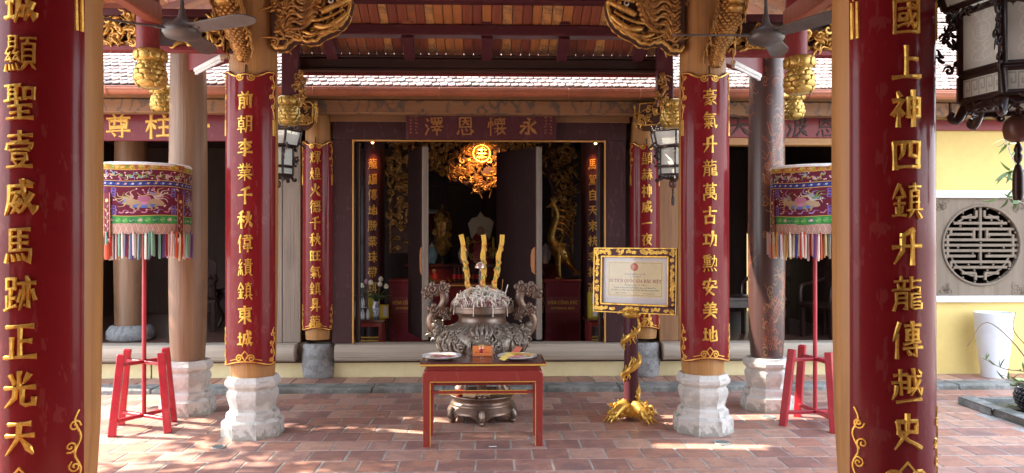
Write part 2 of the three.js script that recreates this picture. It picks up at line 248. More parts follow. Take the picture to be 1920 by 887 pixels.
// ---------- carved characters: strokes as x,y points in a box of 100 (y down), strokes parted by /, or [component, x, y, w, h] lists ----------
const S = {
  土: '20,35 80,35/50,5 50,88/5,90 95,90', 士: '8,35 92,35/50,0 50,90/20,90 80,90', 日: '20,5 20,95/20,5 80,5 80,95/20,50 80,50/20,92 80,92', 口: '15,15 18,88/15,15 85,15 80,88/18,82 82,82',
  王: '10,10 90,10/18,50 82,50/50,10 50,90/5,90 95,90', 月: '18,2 18,60 2,98/18,2 88,2 88,96 72,90/18,32 88,32/18,60 88,60', 火: '18,28 28,48/84,22 70,45/50,0 48,50 5,98/52,48 95,98', 工: '10,15 90,15/50,15 50,85/2,85 98,85',
  力: '10,28 85,28 80,92 58,86/48,2 42,50 5,96', 亻: '70,0 10,50/48,32 48,100', 彳: '70,0 15,30/80,24 10,62/48,50 48,100', 氵: '30,5 55,18/15,38 42,50/15,95 60,62', 忄: '50,0 50,100/20,25 8,52/75,22 92,42', 扌: '10,25 90,25/55,0 55,95 30,86/8,64 92,50',
  礻: '45,0 58,12/15,25 80,25 10,65/48,45 48,98/55,50 80,65', 木: '5,28 95,28/50,0 50,100/46,32 6,72/56,34 94,62', 禾: '75,3 20,16/5,34 95,34/50,12 50,98/48,38 8,76/54,40 92,68', 心: '12,30 4,78/30,22 34,88 82,90 84,60/50,10 60,40/78,18 96,56',
  糸: '50,2 25,22 50,30/72,18 25,48 75,42/50,48 50,80/28,60 12,85/70,58 88,85', 幺: '55,0 20,35 60,40/85,30 20,85 80,80/70,60 92,98', 頁: '5,6 95,6/48,6 40,22/15,22 15,76/15,22 85,22 85,76/15,40 85,40/15,58 85,58/15,76 85,76/38,78 5,98/62,78 95,98',
  耳: '5,8 95,8/28,8 28,78/72,8 72,98/28,30 72,30/28,52 72,52/2,80 98,72', 金: '50,0 5,42/50,0 95,40/30,38 70,38/15,56 85,56/50,38 50,90/28,66 36,82/74,64 64,82/8,92 92,92', 申: '15,20 15,72/15,20 85,20 85,72/15,46 85,46/15,72 85,72/50,0 50,100',
  成: '18,25 85,25/20,25 18,60 5,95/20,52 45,52 43,80 33,76/52,3 62,50 92,92 95,75/82,45 50,92/70,5 82,16', 冖: '8,20 4,80/8,20 94,20 84,75', 豆: '15,8 85,8/25,28 25,58/25,28 75,28 75,58/25,58 75,58/32,68 40,85/68,66 58,85/5,93 95,93',
  足: '20,4 22,34/20,4 80,4 78,34/22,32 78,32/50,34 50,85/50,60 85,60/22,55 22,88/5,94 90,82', 亦: '50,0 55,12/5,20 95,20/38,20 35,60 10,95/60,20 60,90 45,82/20,40 5,70/78,40 95,68', 真: '15,10 85,10/50,0 50,20/25,22 25,74/25,22 75,22 75,74/25,38 75,38/25,55 75,55/2,76 98,76/35,80 10,98/65,80 92,98',
  專: '10,10 90,10/22,22 22,50/22,22 78,22 78,50/22,36 78,36/22,50 78,50/50,0 50,58/8,62 86,58/3,74 97,74/66,66 66,97 52,92/25,80 36,90', 韋: '20,6 80,6 80,18/48,0 44,18/3,22 97,22/22,32 22,54/22,32 78,32 78,54/22,54 78,54/10,66 80,66/15,66 15,80 95,80/55,54 55,100',
  責: '15,6 85,6/22,18 78,18/4,31 96,31/50,0 50,31/22,40 22,80/22,40 78,40 78,80/22,53 78,53/22,66 78,66/22,80 78,80/35,84 8,99/65,84 92,99', 軍: '8,4 4,22/8,4 94,4 88,22/15,26 85,26/25,38 25,66/25,38 75,38 75,66/25,52 75,52/25,66 75,66/3,80 97,80/50,14 50,100',
  皇: '52,0 42,10/24,12 24,46/24,12 76,12 76,46/24,29 76,29/24,46 76,46/12,58 88,58/18,75 82,75/50,58 50,94/4,95 96,95', 惪: '10,10 90,10/50,0 50,22/12,22 88,22 88,42 12,42 12,22/37,22 37,42/63,22 63,42/4,52 96,52/14,66 6,90/30,64 34,92 80,94 82,80/50,62 58,74/78,62 94,80',
  赤: '18,14 82,14/50,0 50,36/5,37 95,37/40,37 36,70 12,97/62,37 62,94 50,88/20,55 8,80/80,52 95,78', 扁: '10,4 90,4/15,14 15,50 4,98/15,14 85,14 85,34 15,34/22,46 22,97/22,46 90,46 90,97 82,92/22,70 90,70/44,46 44,94/66,46 66,94',
  劵: '30,4 36,18/72,2 62,18/12,22 92,22/4,40 98,40/52,6 44,40 4,66/58,42 96,62/22,62 78,62 74,94 58,90/48,54 40,76 10,98', 朱: '30,5 14,28/18,22 86,22/4,50 96,50/50,0 50,100/46,52 6,90/54,52 94,90', 夫: '15,20 85,20/5,48 95,48/50,0 48,50 5,98/52,50 95,98',
  卬: '30,8 8,20 8,76 40,62/58,14 92,14 90,64 78,58/58,14 58,98', 主: '44,0 58,10/14,22 86,22/20,56 80,56/50,22 50,92/4,93 96,93', 睪: '10,5 90,5 90,26 10,26 10,5/36,5 36,26/64,5 64,26/20,38 80,38/50,28 50,52/4,54 96,54/30,58 38,68/70,58 62,68/15,74 85,74/50,68 50,100',
  因: '10,4 10,96/10,4 90,4 90,96/10,92 90,92/25,35 75,35/50,15 48,45 24,80/52,45 76,78', 褱: '10,10 90,10/50,0 50,18/12,20 88,20 88,36 12,36 12,20/37,20 37,36/63,20 63,36/30,44 38,58/70,44 62,58/4,62 96,62/46,62 10,84/34,72 34,96 56,86/82,68 64,78/54,64 95,98',
  皮: '15,18 15,60 2,98/15,18 92,18 82,34/52,0 52,46/24,46 82,46 24,98/40,58 95,98', 也: '10,48 92,30 92,66 78,62/52,2 52,76/24,22 24,84 34,92 96,90 96,72', 雨: '12,10 88,10/6,44 4,86/6,44 94,44 90,86/50,10 50,95/22,58 38,64/22,80 38,86/64,58 80,64/64,80 80,86',
  巫: '10,8 90,8/50,8 50,92/4,94 96,94/30,24 12,80/30,34 44,74/70,24 56,74/70,34 88,80', 戉: '2,30 88,30/14,30 10,88 38,74/40,2 54,62 92,98 96,76/84,46 24,98/68,6 86,18', 走: '12,18 88,18/50,2 50,42/4,42 96,42/54,42 54,80/54,60 92,60/28,54 24,76 2,96', 卓: '5,14 95,14/50,0 50,30/18,30 18,64/18,30 82,30 82,64/18,47 82,47/18,64 82,64/2,78 98,78/50,64 50,100',
  重: '82,2 15,10/4,19 96,19/20,30 20,62/20,30 80,30 80,62/20,46 80,46/20,62 80,62/50,8 50,96/10,78 90,78/2,96 98,94',
  一: '6,52 94,48', 威: '15,18 85,18/18,18 16,60 3,95/28,36 52,36/42,44 28,70 50,88/54,55 25,92/22,66 60,62/58,3 66,50 94,94 97,76/86,42 56,90/72,4 84,14', 馬: '22,6 22,62/22,6 80,6/22,25 74,25/22,43 74,43/50,6 50,62/22,62 84,62 80,95 68,88/12,72 6,92/28,74 32,90/45,73 50,88/60,72 66,85',
  正: '10,8 90,8/52,8 52,90/52,48 85,48/25,40 25,90/2,92 98,92', 光: '50,0 50,40/22,10 35,32/80,8 64,32/5,44 95,44/38,44 34,70 5,96/60,44 60,85 70,92 95,90 95,75', 天: '18,12 82,12/8,44 92,44/50,12 46,50 8,95/52,46 92,95',
  國: '10,5 10,96/10,5 90,5 90,96/10,94 90,94/22,28 78,28/25,42 25,58/25,42 48,42 48,58 25,58/20,76 50,70/56,14 62,60 78,84 80,70/76,46 52,80/66,16 74,22', 上: '48,5 48,88/48,40 82,40/5,90 95,90', 四: '8,15 10,88/8,15 92,15 88,88/10,84 90,84/38,15 36,45 22,62/60,15 60,52 82,56',
  升: '70,2 25,22/5,48 95,48/36,14 34,60 8,96/68,5 68,98', 龍: '28,0 30,10/8,14 50,14/18,20 22,32/40,18 36,32/3,38 54,38/14,48 14,75 6,96/14,48 46,48 46,96 38,92/14,62 46,62/14,76 46,76/62,4 62,34/62,16 92,14/62,34 90,34 90,52/62,52 90,52/62,52 60,88 70,95 96,94 96,80/66,64 90,62/66,75 90,74/66,84 88,84',
  史: '18,20 22,52/18,20 82,20 80,52/20,50 80,50/50,0 48,50 8,96/28,58 55,75 96,96', 前: '28,0 36,15/72,0 62,16/4,20 96,20/15,34 15,75 10,98/15,34 46,34 46,96 36,92/15,52 46,52/15,68 46,68/64,34 64,76/86,28 86,96 74,90', 李: '8,18 92,18/50,0 50,48/48,20 8,46/52,20 92,46/24,54 78,54 50,66/50,66 50,97 36,92/4,76 96,76',
  業: '38,0 38,20/62,0 62,20/18,5 26,18/82,4 74,18/5,24 95,24/32,28 38,38/68,28 62,38/15,42 85,42/22,54 78,54/4,68 96,68/50,42 50,100/46,70 8,94/54,70 92,94', 千: '78,4 22,18/5,46 95,46/50,14 50,98', 東: '8,14 92,14/20,26 20,60/20,26 80,26 80,60/20,43 80,43/20,60 80,60/50,0 50,100/46,62 6,94/54,62 94,94',
  豪: '50,0 50,10/6,14 94,14/30,20 30,34/30,20 70,20 70,34/30,34 70,34/8,42 6,54/8,42 94,42 88,54/18,54 82,54/52,54 20,72/44,64 60,80 58,97 44,94/50,72 12,88/56,84 10,99/84,60 60,74/60,72 95,97', 氣: '30,0 6,32/24,14 88,14/22,27 76,27/12,40 80,40 82,75 92,96 98,80/22,52 30,62/60,50 52,62/12,68 68,68/40,46 40,98/36,70 12,92/44,70 66,90',
  萬: '5,12 95,12/32,0 32,24/68,0 68,24/22,28 22,56/22,28 78,28 78,56/22,42 78,42/22,56 78,56/50,28 50,82/8,66 8,98/8,66 92,66 90,98 78,92/32,84 64,78/58,72 70,86', 古: '5,25 95,25/50,0 50,52/20,54 22,97/20,54 80,54 78,97/22,93 78,93',
  安: '50,0 50,12/8,18 6,34/8,18 94,18 86,34/42,28 24,66 74,97/66,44 18,98/4,54 96,54', 美: '30,0 38,12/70,0 62,12/12,16 88,16/18,30 82,30/5,45 95,45/50,16 50,58/6,62 94,62/50,58 46,72 6,98/52,66 94,98', 夜: '50,0 50,12/5,18 95,18/32,24 6,62/20,46 20,98/62,26 38,64/54,38 88,38 72,70 34,98/52,52 62,62/48,66 95,98',
  帶: '5,16 95,16/20,2 20,30/42,2 42,28/62,2 62,28/80,2 84,30 98,24/8,42 4,58/8,42 94,42 88,56/22,60 22,90/22,60 78,60 78,90 68,84/50,48 50,100', 自: '50,0 38,14/18,16 18,97/18,16 82,16 82,97/18,42 82,42/18,67 82,67/18,94 82,94', 來: '8,22 92,22/50,0 50,100/28,30 10,52/30,38 42,50/72,30 58,50/72,38 90,52/46,56 6,92/54,56 94,92',
  高: '50,0 50,12/5,16 95,16/30,25 30,42 70,42 70,25 30,25/12,54 12,98/12,54 88,54 88,98 76,92/34,66 34,84 66,84 66,66 34,66', 尊: '30,0 38,12/70,0 62,12/5,16 95,16/16,28 16,60 84,60 84,28 16,28/40,16 34,44/60,16 62,44 78,44/18,52 82,52/4,72 96,72/66,62 66,98 52,94/26,78 38,90', 永: '44,0 58,12/25,26 52,26 52,94 36,86/8,46 38,46 8,84/88,26 58,52/54,46 95,92',
  灬: '12,15 4,90/34,15 38,80/58,15 64,80/80,10 94,85',
};
const C = {
  城: [['土', 0, 12, 34, 76], ['成', 32, 0, 68, 100]], 顯: [['日', 8, 0, 38, 34], ['幺', 0, 34, 26, 38], ['幺', 26, 34, 26, 38], ['灬', 2, 76, 48, 22], ['頁', 54, 4, 46, 94]], 聖: [['耳', 0, 0, 54, 58], ['口', 58, 8, 40, 40], ['王', 8, 58, 84, 42]], 壹: [['士', 8, 0, 84, 32], ['冖', 4, 30, 92, 20], ['豆', 10, 46, 80, 54]],
  跡: [['足', 0, 4, 44, 94], ['亦', 46, 2, 54, 96]], 神: [['礻', 0, 0, 44, 100], ['申', 46, 2, 52, 98]], 鎮: [['金', 0, 2, 46, 96], ['真', 48, 0, 52, 100]], 傳: [['亻', 0, 2, 34, 98], ['專', 34, 0, 66, 100]], 朝: [['卓', 0, 2, 50, 98], ['月', 54, 4, 44, 94]], 秋: [['禾', 0, 0, 48, 100], ['火', 48, 6, 52, 92]],
  偉: [['亻', 0, 2, 32, 98], ['韋', 34, 0, 66, 100]], 績: [['糸', 0, 2, 42, 108], ['責', 44, 2, 56, 98]], 昇: [['日', 16, 0, 68, 38], ['升', 2, 40, 96, 60]], 越: [['走', 0, 2, 52, 88], ['戉', 48, 0, 52, 78], ['一', 10, 42, 90, 100]], 功: [['工', 0, 12, 44, 74], ['力', 44, 2, 56, 96]], 勳: [['重', 0, 0, 58, 76], ['力', 58, 6, 42, 70], ['灬', 4, 78, 92, 22]],
  地: [['土', 0, 10, 36, 78], ['也', 34, 2, 66, 96]], 輝: [['光', 0, 4, 44, 92], ['軍', 44, 2, 56, 98]], 煌: [['火', 0, 4, 40, 92], ['皇', 42, 0, 58, 98]], 德: [['彳', 0, 0, 34, 100], ['惪', 34, 0, 66, 100]], 旺: [['日', 0, 10, 40, 78], ['王', 40, 8, 60, 84]], 赫: [['赤', 0, 2, 50, 96], ['赤', 50, 2, 50, 96]],
  靈: [['雨', 4, 0, 92, 40], ['口', 4, 40, 28, 20], ['口', 36, 40, 28, 20], ['口', 68, 40, 28, 20], ['巫', 6, 62, 88, 38]], 編: [['糸', 0, 2, 42, 108], ['扁', 44, 2, 56, 98]], 勝: [['月', 0, 2, 40, 98], ['劵', 40, 0, 60, 98]], 珠: [['王', 0, 10, 40, 80], ['朱', 42, 0, 58, 100]], 珥: [['王', 0, 10, 42, 80], ['耳', 44, 0, 56, 100]],
  駕: [['力', 4, 0, 46, 42], ['口', 54, 4, 40, 36], ['馬', 8, 40, 84, 62]], 扶: [['扌', 0, 2, 42, 98], ['夫', 42, 2, 58, 98]], 抑: [['扌', 0, 2, 40, 98], ['卬', 40, 4, 60, 96]], 柱: [['木', 0, 0, 44, 100], ['主', 44, 2, 56, 96]], 澤: [['氵', 0, 0, 34, 100], ['睪', 32, 0, 68, 100]], 恩: [['因', 12, 0, 76, 58], ['心', 4, 58, 92, 42]],
  懷: [['忄', 0, 0, 32, 100], ['褱', 32, 0, 68, 100]], 波: [['氵', 0, 0, 34, 100], ['皮', 32, 0, 68, 100]],
};
const glyphStrokes = {};
function strokesOf(ch) {
  if (glyphStrokes[ch]) return glyphStrokes[ch];
  const list = [];
  for (const [k, x, y, w, h] of C[ch] || [[ch, 0, 0, 100, 100]]) for (const s of S[k].split('/')) list.push(s.split(' ').map((q) => { const [a, b] = q.split(',').map(Number); return [x + a * w / 100, y + b * h / 100]; }));
  return glyphStrokes[ch] = list;
}
// one geometry for a carved character of height size centred on (cx, cy), brush strokes swelling and thinning like a written hand
function glyph(ch, cx, cy, size, depth, map, seed = 1, wide = 0.86) {
  const list = strokesOf(ch), out = [], k = size / 100, dense = list.length, base = (dense > 18 ? 3.7 : dense > 13 ? 4.4 : dense > 9 ? 5.4 : 7) * k, R = rng(seed * 97 + 5), lean = 0.05;
  for (const s of list) {
    const p = [], jit = () => (R() - 0.5) * 2;
    s.forEach(([x, y], i) => { const q = [cx + (x - 50) * k * wide + jit() * k * 0.6 , cy - (y - 50) * k + (x - 50) * k * lean + jit() * k * 0.6]; if (i) { const a = p[p.length - 1], l = Math.hypot(q[0] - a[0], q[1] - a[1]), n = l > 30 * k ? 3 : l > 14 * k ? 2 : 1; for (let j = 1; j < n; j++) p.push([mix(a[0], q[0], j / n) , mix(a[1], q[1], j / n) - (Math.abs(q[0] - a[0]) > Math.abs(q[1] - a[1]) ? -1 : 0) * k * 1.2 * Math.sin(j / n * 3.14)]); } p.push(q); });
    const a = s[0], b = s[s.length - 1], dx = b[0] - a[0], dy = b[1] - a[1], pie = dx < -10 && dy > 12, na = dx > 14 && dy > 18 && s.length < 3, hor = Math.abs(dy) < Math.abs(dx) * 0.35, short = Math.hypot(dx, dy) < 24;
    const f = pie ? (t) => base * mix(1.25, 0.3, t * t) : na ? (t) => base * (t < 0.72 ? mix(0.5, 1.6, t / 0.72) : mix(1.6, 0.35, (t - 0.72) / 0.28)) : hor ? (t) => base * (0.72 + 0.5 * Math.pow(Math.abs(t - 0.42) * 1.7, 2)) : short ? (t) => base * mix(0.6, 1.35, t) : (t) => base * (1.12 - 0.25 * Math.sin(t * 3.1));
    out.push(ribbon(p, f, depth + out.length * 0.00028, map));
  }
  return mergeGeometries(out);
}

// ---------- courtyard floor: square clay tiles in running bond ----------
camera.updateMatrixWorld(); camera.updateProjectionMatrix();
const project = (x, y, z) => V(x, y, z).project(camera);
{
  const ground = structure('ground', new THREE.PlaneGeometry(120, 120).rotateX(-Math.PI / 2).translate(0, -0.0035, 0), M.grout);
  boxUV(ground.geometry); ground.geometry = boxUV(ground.geometry);
  const R = rng(301), W = 0.271, D = 0.268, variants = [0, 1, 2, 3].map((i) => { const g = cbox(W - i * 0.002, 0.02, D - (i % 2) * 0.003, 0, -0.01, 0, 0.004); const uv = g.attributes.uv; for (let k = 0; k < uv.count; k++) uv.setXY(k, uv.getX(k) + i * 0.13, uv.getY(k) + i * 0.31); return g; });
  const spots = [];
  for (let r = 0; r < 27; r++) {
    const z = -8.265 + (r + 0.5) * 0.2795, off = (r % 2) * 0.141 + (R() - 0.5) * 0.05;
    for (let i = -21; i < 26; i++) {
      const x = i * 0.2825 + off + (R() - 0.5) * 0.004, p = project(x, 0, z), t = R(), a = R(), b = R(), m = Math.floor(R() * M.tiles.length);
      if (x > 4.8 && z > -7.5) continue;
      spots.push({ x, z: z + (a - 0.5) * 0.004, y: (b - 0.5) * 0.002, m, v: Math.floor(t * 4), turn: (a - 0.5) * 0.012, seen: Math.abs(p.x) < 1.03 && Math.abs(p.y) < 1.06 && z < -2 });
    }
  }
  const near = spots.filter((s) => s.seen).sort((a, b) => b.z - a.z), shown = new Set(near.slice(0, 300)), rest = M.tiles.map(() => []);
  for (const s of spots) {
    if (shown.has(s)) { const m = part(ground, 'floor_tile', variants[s.v], M.tiles[s.m]); m.position.set(s.x, s.y, s.z); m.rotation.y = s.turn; }
    else rest[s.m].push(variants[s.v].clone().rotateY(s.turn).translate(s.x, s.y, s.z));
  }
  rest.forEach((g, i) => { if (g.length) part(ground, 'floor_tiles', g, M.tiles[i]).userData.kind = 'stuff'; });
  // raised walk along the hall: kerb stones and a course of tiles
  const walk = structure('pavement', pbox(14, 0.06, 0.75, 0.6, 0.008, -8.66), M.grout);
  for (let x = -6.2, k = 0; x < 7.4; k++) { const l = 0.75 + R() * 0.5; const g = cbox(l - 0.012, 0.1, 0.31, 0, 0, 0, 0.014); const p = g.attributes.position; for (let i = 0; i < p.count; i++) { const q = [p.getX(i), p.getY(i), p.getZ(i)], n = LAT[(Math.round(q[0] * 900) * 31 + Math.round(q[1] * 900) * 17 + Math.round(q[2] * 900) * 7 + k * 91) & 65535]; p.setXYZ(i, q[0], q[1] + (n - 0.5) * 0.008, q[2] + (n - 0.5) * 0.016); } const m = part(walk, 'kerb_stone', g, M.kerb); m.position.set(x + l / 2, 0.002, -8.42); x += l; }
  for (let i = 0; i < 48; i++) { const m = part(walk, 'floor_tile', variants[i % 4], M.tiles[(i * 7 + (i >> 2)) % 6]); m.scale.z = 1.35; m.position.set(-6.2 + i * 0.2825, 0.047, -8.78); }
}

// ---------- the hall behind ----------
const hall = thing('temple_hall', 'long wooden temple hall with clay tiled roof and dark panelled doorway behind the pavilion', 'building');
const HZ = -9.05;
{
  // stone-coloured base, log sill, floor inside
  part(hall, 'base_wall', pbox(7.6, 0.2, 0.3, 0.02, 0.11, HZ - 0.08), M.cream);
  part(hall, 'base_wall', pbox(2.6, 0.2, 0.3, -5.1, 0.11, HZ - 0.08), M.cream); part(hall, 'base_wall', pbox(1.5, 0.2, 0.3, 4.57, 0.11, HZ - 0.08), M.cream);
  part(hall, 'sill_shade_strip', pbox(11.7, 0.05, 0.22, -0.55, 0.232, HZ - 0.06), M.rose);  // near-black strip stands in for the shadow line beneath the sill
  const sillProf = [[0.0, 0.25], [-0.03, 0.27], [-0.045, 0.31], [-0.045, 0.36], [-0.03, 0.41], [0.0, 0.435], [0.2, 0.44], [0.2, 0.25]];
  for (const [x0, x1] of [[-6.3, -2.12], [-1.66, 1.66], [2.12, 5.3]]) { const g = ext(poly(sillProf.map(([z, y]) => [z, y])), x1 - x0, 0.002).rotateY(Math.PI / 2).translate(x0, 0, HZ + 0.2); const u = boxUV(g); part(hall, 'sill_beam', swapUV(u), M.paleWood); }
  for (const s of [-1, 1]) part(hall, 'sill_beam', swapUV(pbox(0.5, 0.17, 0.16, s * 1.89, 0.34, HZ - 0.06)), M.paleWood);
  part(hall, 'hall_floor', pbox(12.4, 0.1, 5.2, -0.5, 0.24, HZ - 2.76), std({ map: spotTex([0.16, 0.075, 0.05], [0.12, 0.055, 0.04], [0.1, 0.05, 0.04], 8, 401), roughness: 0.4 }));
  // closed shell: side and rear walls, ceiling
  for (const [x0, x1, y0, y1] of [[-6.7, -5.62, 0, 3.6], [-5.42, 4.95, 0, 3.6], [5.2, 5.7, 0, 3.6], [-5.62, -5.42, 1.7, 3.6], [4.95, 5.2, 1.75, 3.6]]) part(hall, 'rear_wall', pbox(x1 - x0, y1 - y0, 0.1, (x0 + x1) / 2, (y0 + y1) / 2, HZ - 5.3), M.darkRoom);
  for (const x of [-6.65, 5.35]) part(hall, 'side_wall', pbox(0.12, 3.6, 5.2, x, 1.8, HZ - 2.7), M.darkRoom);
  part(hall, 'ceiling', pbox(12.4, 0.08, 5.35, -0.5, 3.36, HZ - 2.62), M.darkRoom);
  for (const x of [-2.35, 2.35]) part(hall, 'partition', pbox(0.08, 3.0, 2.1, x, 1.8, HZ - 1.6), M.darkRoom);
  // beams over the bays
  part(hall, 'eave_beam', swapUV(cbox(11.6, 0.155, 0.16, -0.45, 3.126, -8.68, 0.012)), M.stained);
  part(hall, 'eave_beam', swapUV(cbox(2.8, 0.155, 0.16, 6.77, 3.126, -8.68, 0.012)), M.stained);
  part(hall, 'eave_soffit', pbox(14.4, 0.03, 0.75, 0.95, 3.225, -8.7), M.beam);
  part(hall, 'lintel', swapUV(cbox(3.5, 0.09, 0.2, 0, 3.05, HZ + 0.02, 0.008)), M.beam);
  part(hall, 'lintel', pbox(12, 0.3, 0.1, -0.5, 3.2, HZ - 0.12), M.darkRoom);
  part(hall, 'lintel', swapUV(cbox(3.1, 0.09, 0.14, 3.78, 2.80, HZ + 0.03, 0.008)), M.column);
  // weathered panels beside the doorway columns
  for (const [x, w, m] of [[-2.3, 0.42, M.greyWood], [2.34, 0.46, M.beam]]) for (let k = 0; k < 2; k++) part(hall, 'wall_panel', cbox(w / 2 - 0.004, 2.6, 0.05, x + (k - 0.5) * w / 2, 1.745, HZ + 0.02 - k * 0.004, 0.005), m);
  // doorway frame
  const frame = part(hall, 'door_frame', [cbox(0.24, 2.36, 0.16, -1.6, 1.62, HZ + 0.03, 0.01), cbox(0.24, 2.36, 0.16, 1.585, 1.62, HZ + 0.03, 0.01), cbox(3.42, 0.235, 0.17, 0, 2.915, HZ + 0.03, 0.01)], M.frame);
  part(frame, 'gilt_edge', [pbox(0.018, 2.36, 0.02, -1.471, 1.62, HZ + 0.116), pbox(0.018, 2.36, 0.02, 1.456, 1.62, HZ + 0.116), pbox(2.945, 0.018, 0.02, -0.007, 2.788, HZ + 0.12)], std({ color: [0.62, 0.33, 0.1], roughness: 0.45, metalness: 0.3 }));
  for (const x of [-0.6, 0.52]) part(frame, 'door_peg', cbox(0.07, 0.05, 0.09, x, 2.825, HZ + 0.15, 0.008), M.rose);
  for (const s of [-1, 1]) part(frame, 'jamb', cbox(0.05, 2.34, 0.1, s * 1.435 - 0.008, 1.61, HZ - 0.06, 0.006), M.rose);
  // door leaves swung inwards, hinged beside the centre bay
  for (const [x, yaw, w, dir] of [[-0.66, 1.9, 0.78, 1], [0.69, 2.21, 0.8, 1]]) {
    const d = part(hall, 'door_leaf', cbox(w, 2.3, 0.05, w / 2, 1.6, 0, 0.006), M.leaf, 'dark lacquered door leaf swung open into the hall');
    d.position.set(x, 0, HZ - 0.1); d.rotation.y = yaw;
    part(d, 'edge_strip', cbox(0.035, 2.3, 0.075, -0.012, 1.6, 0, 0.006), M.greyWood);
    const hs = poly([[0, -0.16], [0.05, -0.13], [0.07, -0.06], [0.07, 0.06], [0.05, 0.13], [0, 0.16]]);
    part(d, 'door_handle', ext(hs, 0.02, 0.004).translate(0.02, 1.39, dir * 0.03 - 0.07), std({ color: [0.55, 0.24, 0.1], roughness: 0.4 }));
  }
  // roof: deck, gutter and overlapping clay tiles
  const slope = Math.atan(0.68), cs = Math.cos(slope), roof = part(hall, 'roof', pbox(14.6, 0.04, 4.6, 0.95, 0, -2.3).rotateX(slope).translate(0, 3.262, -8.24), M.darkRoom);
  const sh = new THREE.Shape(); sh.moveTo(-0.038, 0.2); sh.lineTo(-0.038, 0.03); sh.quadraticCurveTo(-0.034, -0.014, 0, -0.022); sh.quadraticCurveTo(0.034, -0.014, 0.038, 0.03); sh.lineTo(0.038, 0.2);
  const tg = boxUV(new THREE.ExtrudeGeometry(sh, { depth: 0.013, bevelEnabled: false, curveSegments: 3 })).rotateX(-Math.PI / 2 - 0.17);
  const R = rng(411), spots = [];
  for (let r = 0; r < 40; r++) for (let i = 0; i < 172; i++) {
    const x = -6.3 + i * 0.0845 + (r % 2) * 0.042 + (R() - 0.5) * 0.006, d = r * 0.1 + (R() - 0.5) * 0.008, z = -8.235 - d * cs, y = 3.292 + d * Math.sin(slope), p = project(x, y, z);
    spots.push({ x, y: y + (R() - 0.5) * 0.006, z, tw: (R() - 0.5) * 0.06, tilt: (R() - 0.5) * 0.05, m: Math.floor(R() * 3), seen: Math.abs(p.x) < 1.02 && Math.abs(p.y) < 1.05, py: p.y, px: p.x });
  }
  const vis = spots.filter((s) => s.seen && ((s.px > -0.42 && s.px < 0.31 && s.py < 0.71) || s.px < -0.73 || s.px > 0.83)).sort((a, b) => b.z - a.z), pick = new Set(vis.slice(0, 300));
  const rest = [[], [], []], o = new THREE.Object3D();
  for (const s of spots) {
    o.position.set(s.x, s.y, s.z); o.rotation.set(slope + s.tilt, s.tw, 0, 'YXZ'); o.updateMatrix();
    if (pick.has(s)) { const m = part(roof, 'roof_tile', tg, M.roofs[s.m]); m.position.copy(o.position); m.rotation.copy(o.rotation); } else rest[s.m].push(o.matrix.clone());
  }
  rest.forEach((list, i) => { const im = new THREE.InstancedMesh(tg, M.roofs[i], list.length); im.name = 'roof_tiles'; list.forEach((q, k) => im.setMatrixAt(k, q)); im.userData.kind = 'stuff'; im.castShadow = im.receiveShadow = true; roof.add(im); });
  const gp = []; for (let i = 0; i <= 8; i++) { const a = Math.PI + i / 8 * Math.PI; gp.push([Math.cos(a) * 0.062, Math.sin(a) * 0.075]); } for (let i = 8; i >= 0; i--) { const a = Math.PI + i / 8 * Math.PI; gp.push([Math.cos(a) * 0.055, Math.sin(a) * 0.068]); }
  const gut = part(hall, 'gutter', ext(poly(gp), 14.4, 0).rotateY(Math.PI / 2).translate(-6.3, 3.245, -8.2), M.gutter);
  part(gut, 'gutter_lip', [cbox(14.4, 0.014, 0.014, 0.9, 3.247, -8.136, 0.003), cbox(14.4, 0.02, 0.01, 0.9, 3.228, -8.131, 0.003)], M.gutter);
  for (const x of [-3.9, -2.4, -1.75, -0.42, 0.95, 1.72, 3.1, 3.55, 5.2]) part(gut, 'gutter_bracket', tube(curve([[x, 3.255, -8.13], [x, 3.2, -8.127], [x, 3.165, -8.16], [x, 3.155, -8.2]], 8), 0.006, 5), M.gutter);
}
// red name boards above the side bays and the centre plaque
function plaque(label, w, h, pos, tilt, chars, size, mat, gap, backMat = M.boardRed, edge = true) {
  const t = thing('name_board', label, 'sign board', pos); const b = part(t, 'panel', cbox(w, h, 0.035, 0, 0, 0, 0.006), backMat);
  chars.forEach((c, i) => part(t, 'character', glyph(c, (i - (chars.length - 1) / 2) * gap, 0, size, 0.008, (x, y, n) => [x, y, n + 0.0175], 40 + i, 1.05), mat));
  if (edge) for (const s of [-1, 1]) { const R = rng(9 + s), g = []; for (let k = 0; k < 2; k++) for (let j = 0; j < 6; j++) { const x = s * (w / 2 - 0.06 - k * 0.06), y = h / 2 - 0.045 - j * 0.036; for (let q = 0; q < 3; q++) g.push(ribbon([[x + (R() - 0.5) * 0.03, y + (R() - 0.5) * 0.02], [x + (R() - 0.5) * 0.03, y + (R() - 0.5) * 0.02]], 0.003, 0.003, (a, c, n) => [a, c, n + 0.0175])); } part(t, 'small_lettering', g, mat); }
  t.rotation.x = tilt; return t;
}
plaque('dark red plaque with four faded gilt characters above the hall doorway', 1.72, 0.30, [0.012, 2.94, HZ + 0.24], 0.12, ['澤', '恩', '懷', '永'], 0.2, M.goldDull, 0.36, M.purple);
plaque('red board with large gold characters over the open bay behind the wooden column', 3.3, 0.34, [-3.92, 2.945, HZ + 0.1], 0, ['天', '尊', '柱', '一'], 0.27, M.goldPaint, 0.45, M.boardRed, false);
plaque('red board with dark painted characters over the open bay behind the dragon column', 2.9, 0.27, [3.56, 2.975, HZ + 0.1], 0, ['天', '永', '波', '恩'], 0.24, std({ color: [0.055, 0.022, 0.018], roughness: 0.6 }), 0.345, M.redBeam, false);

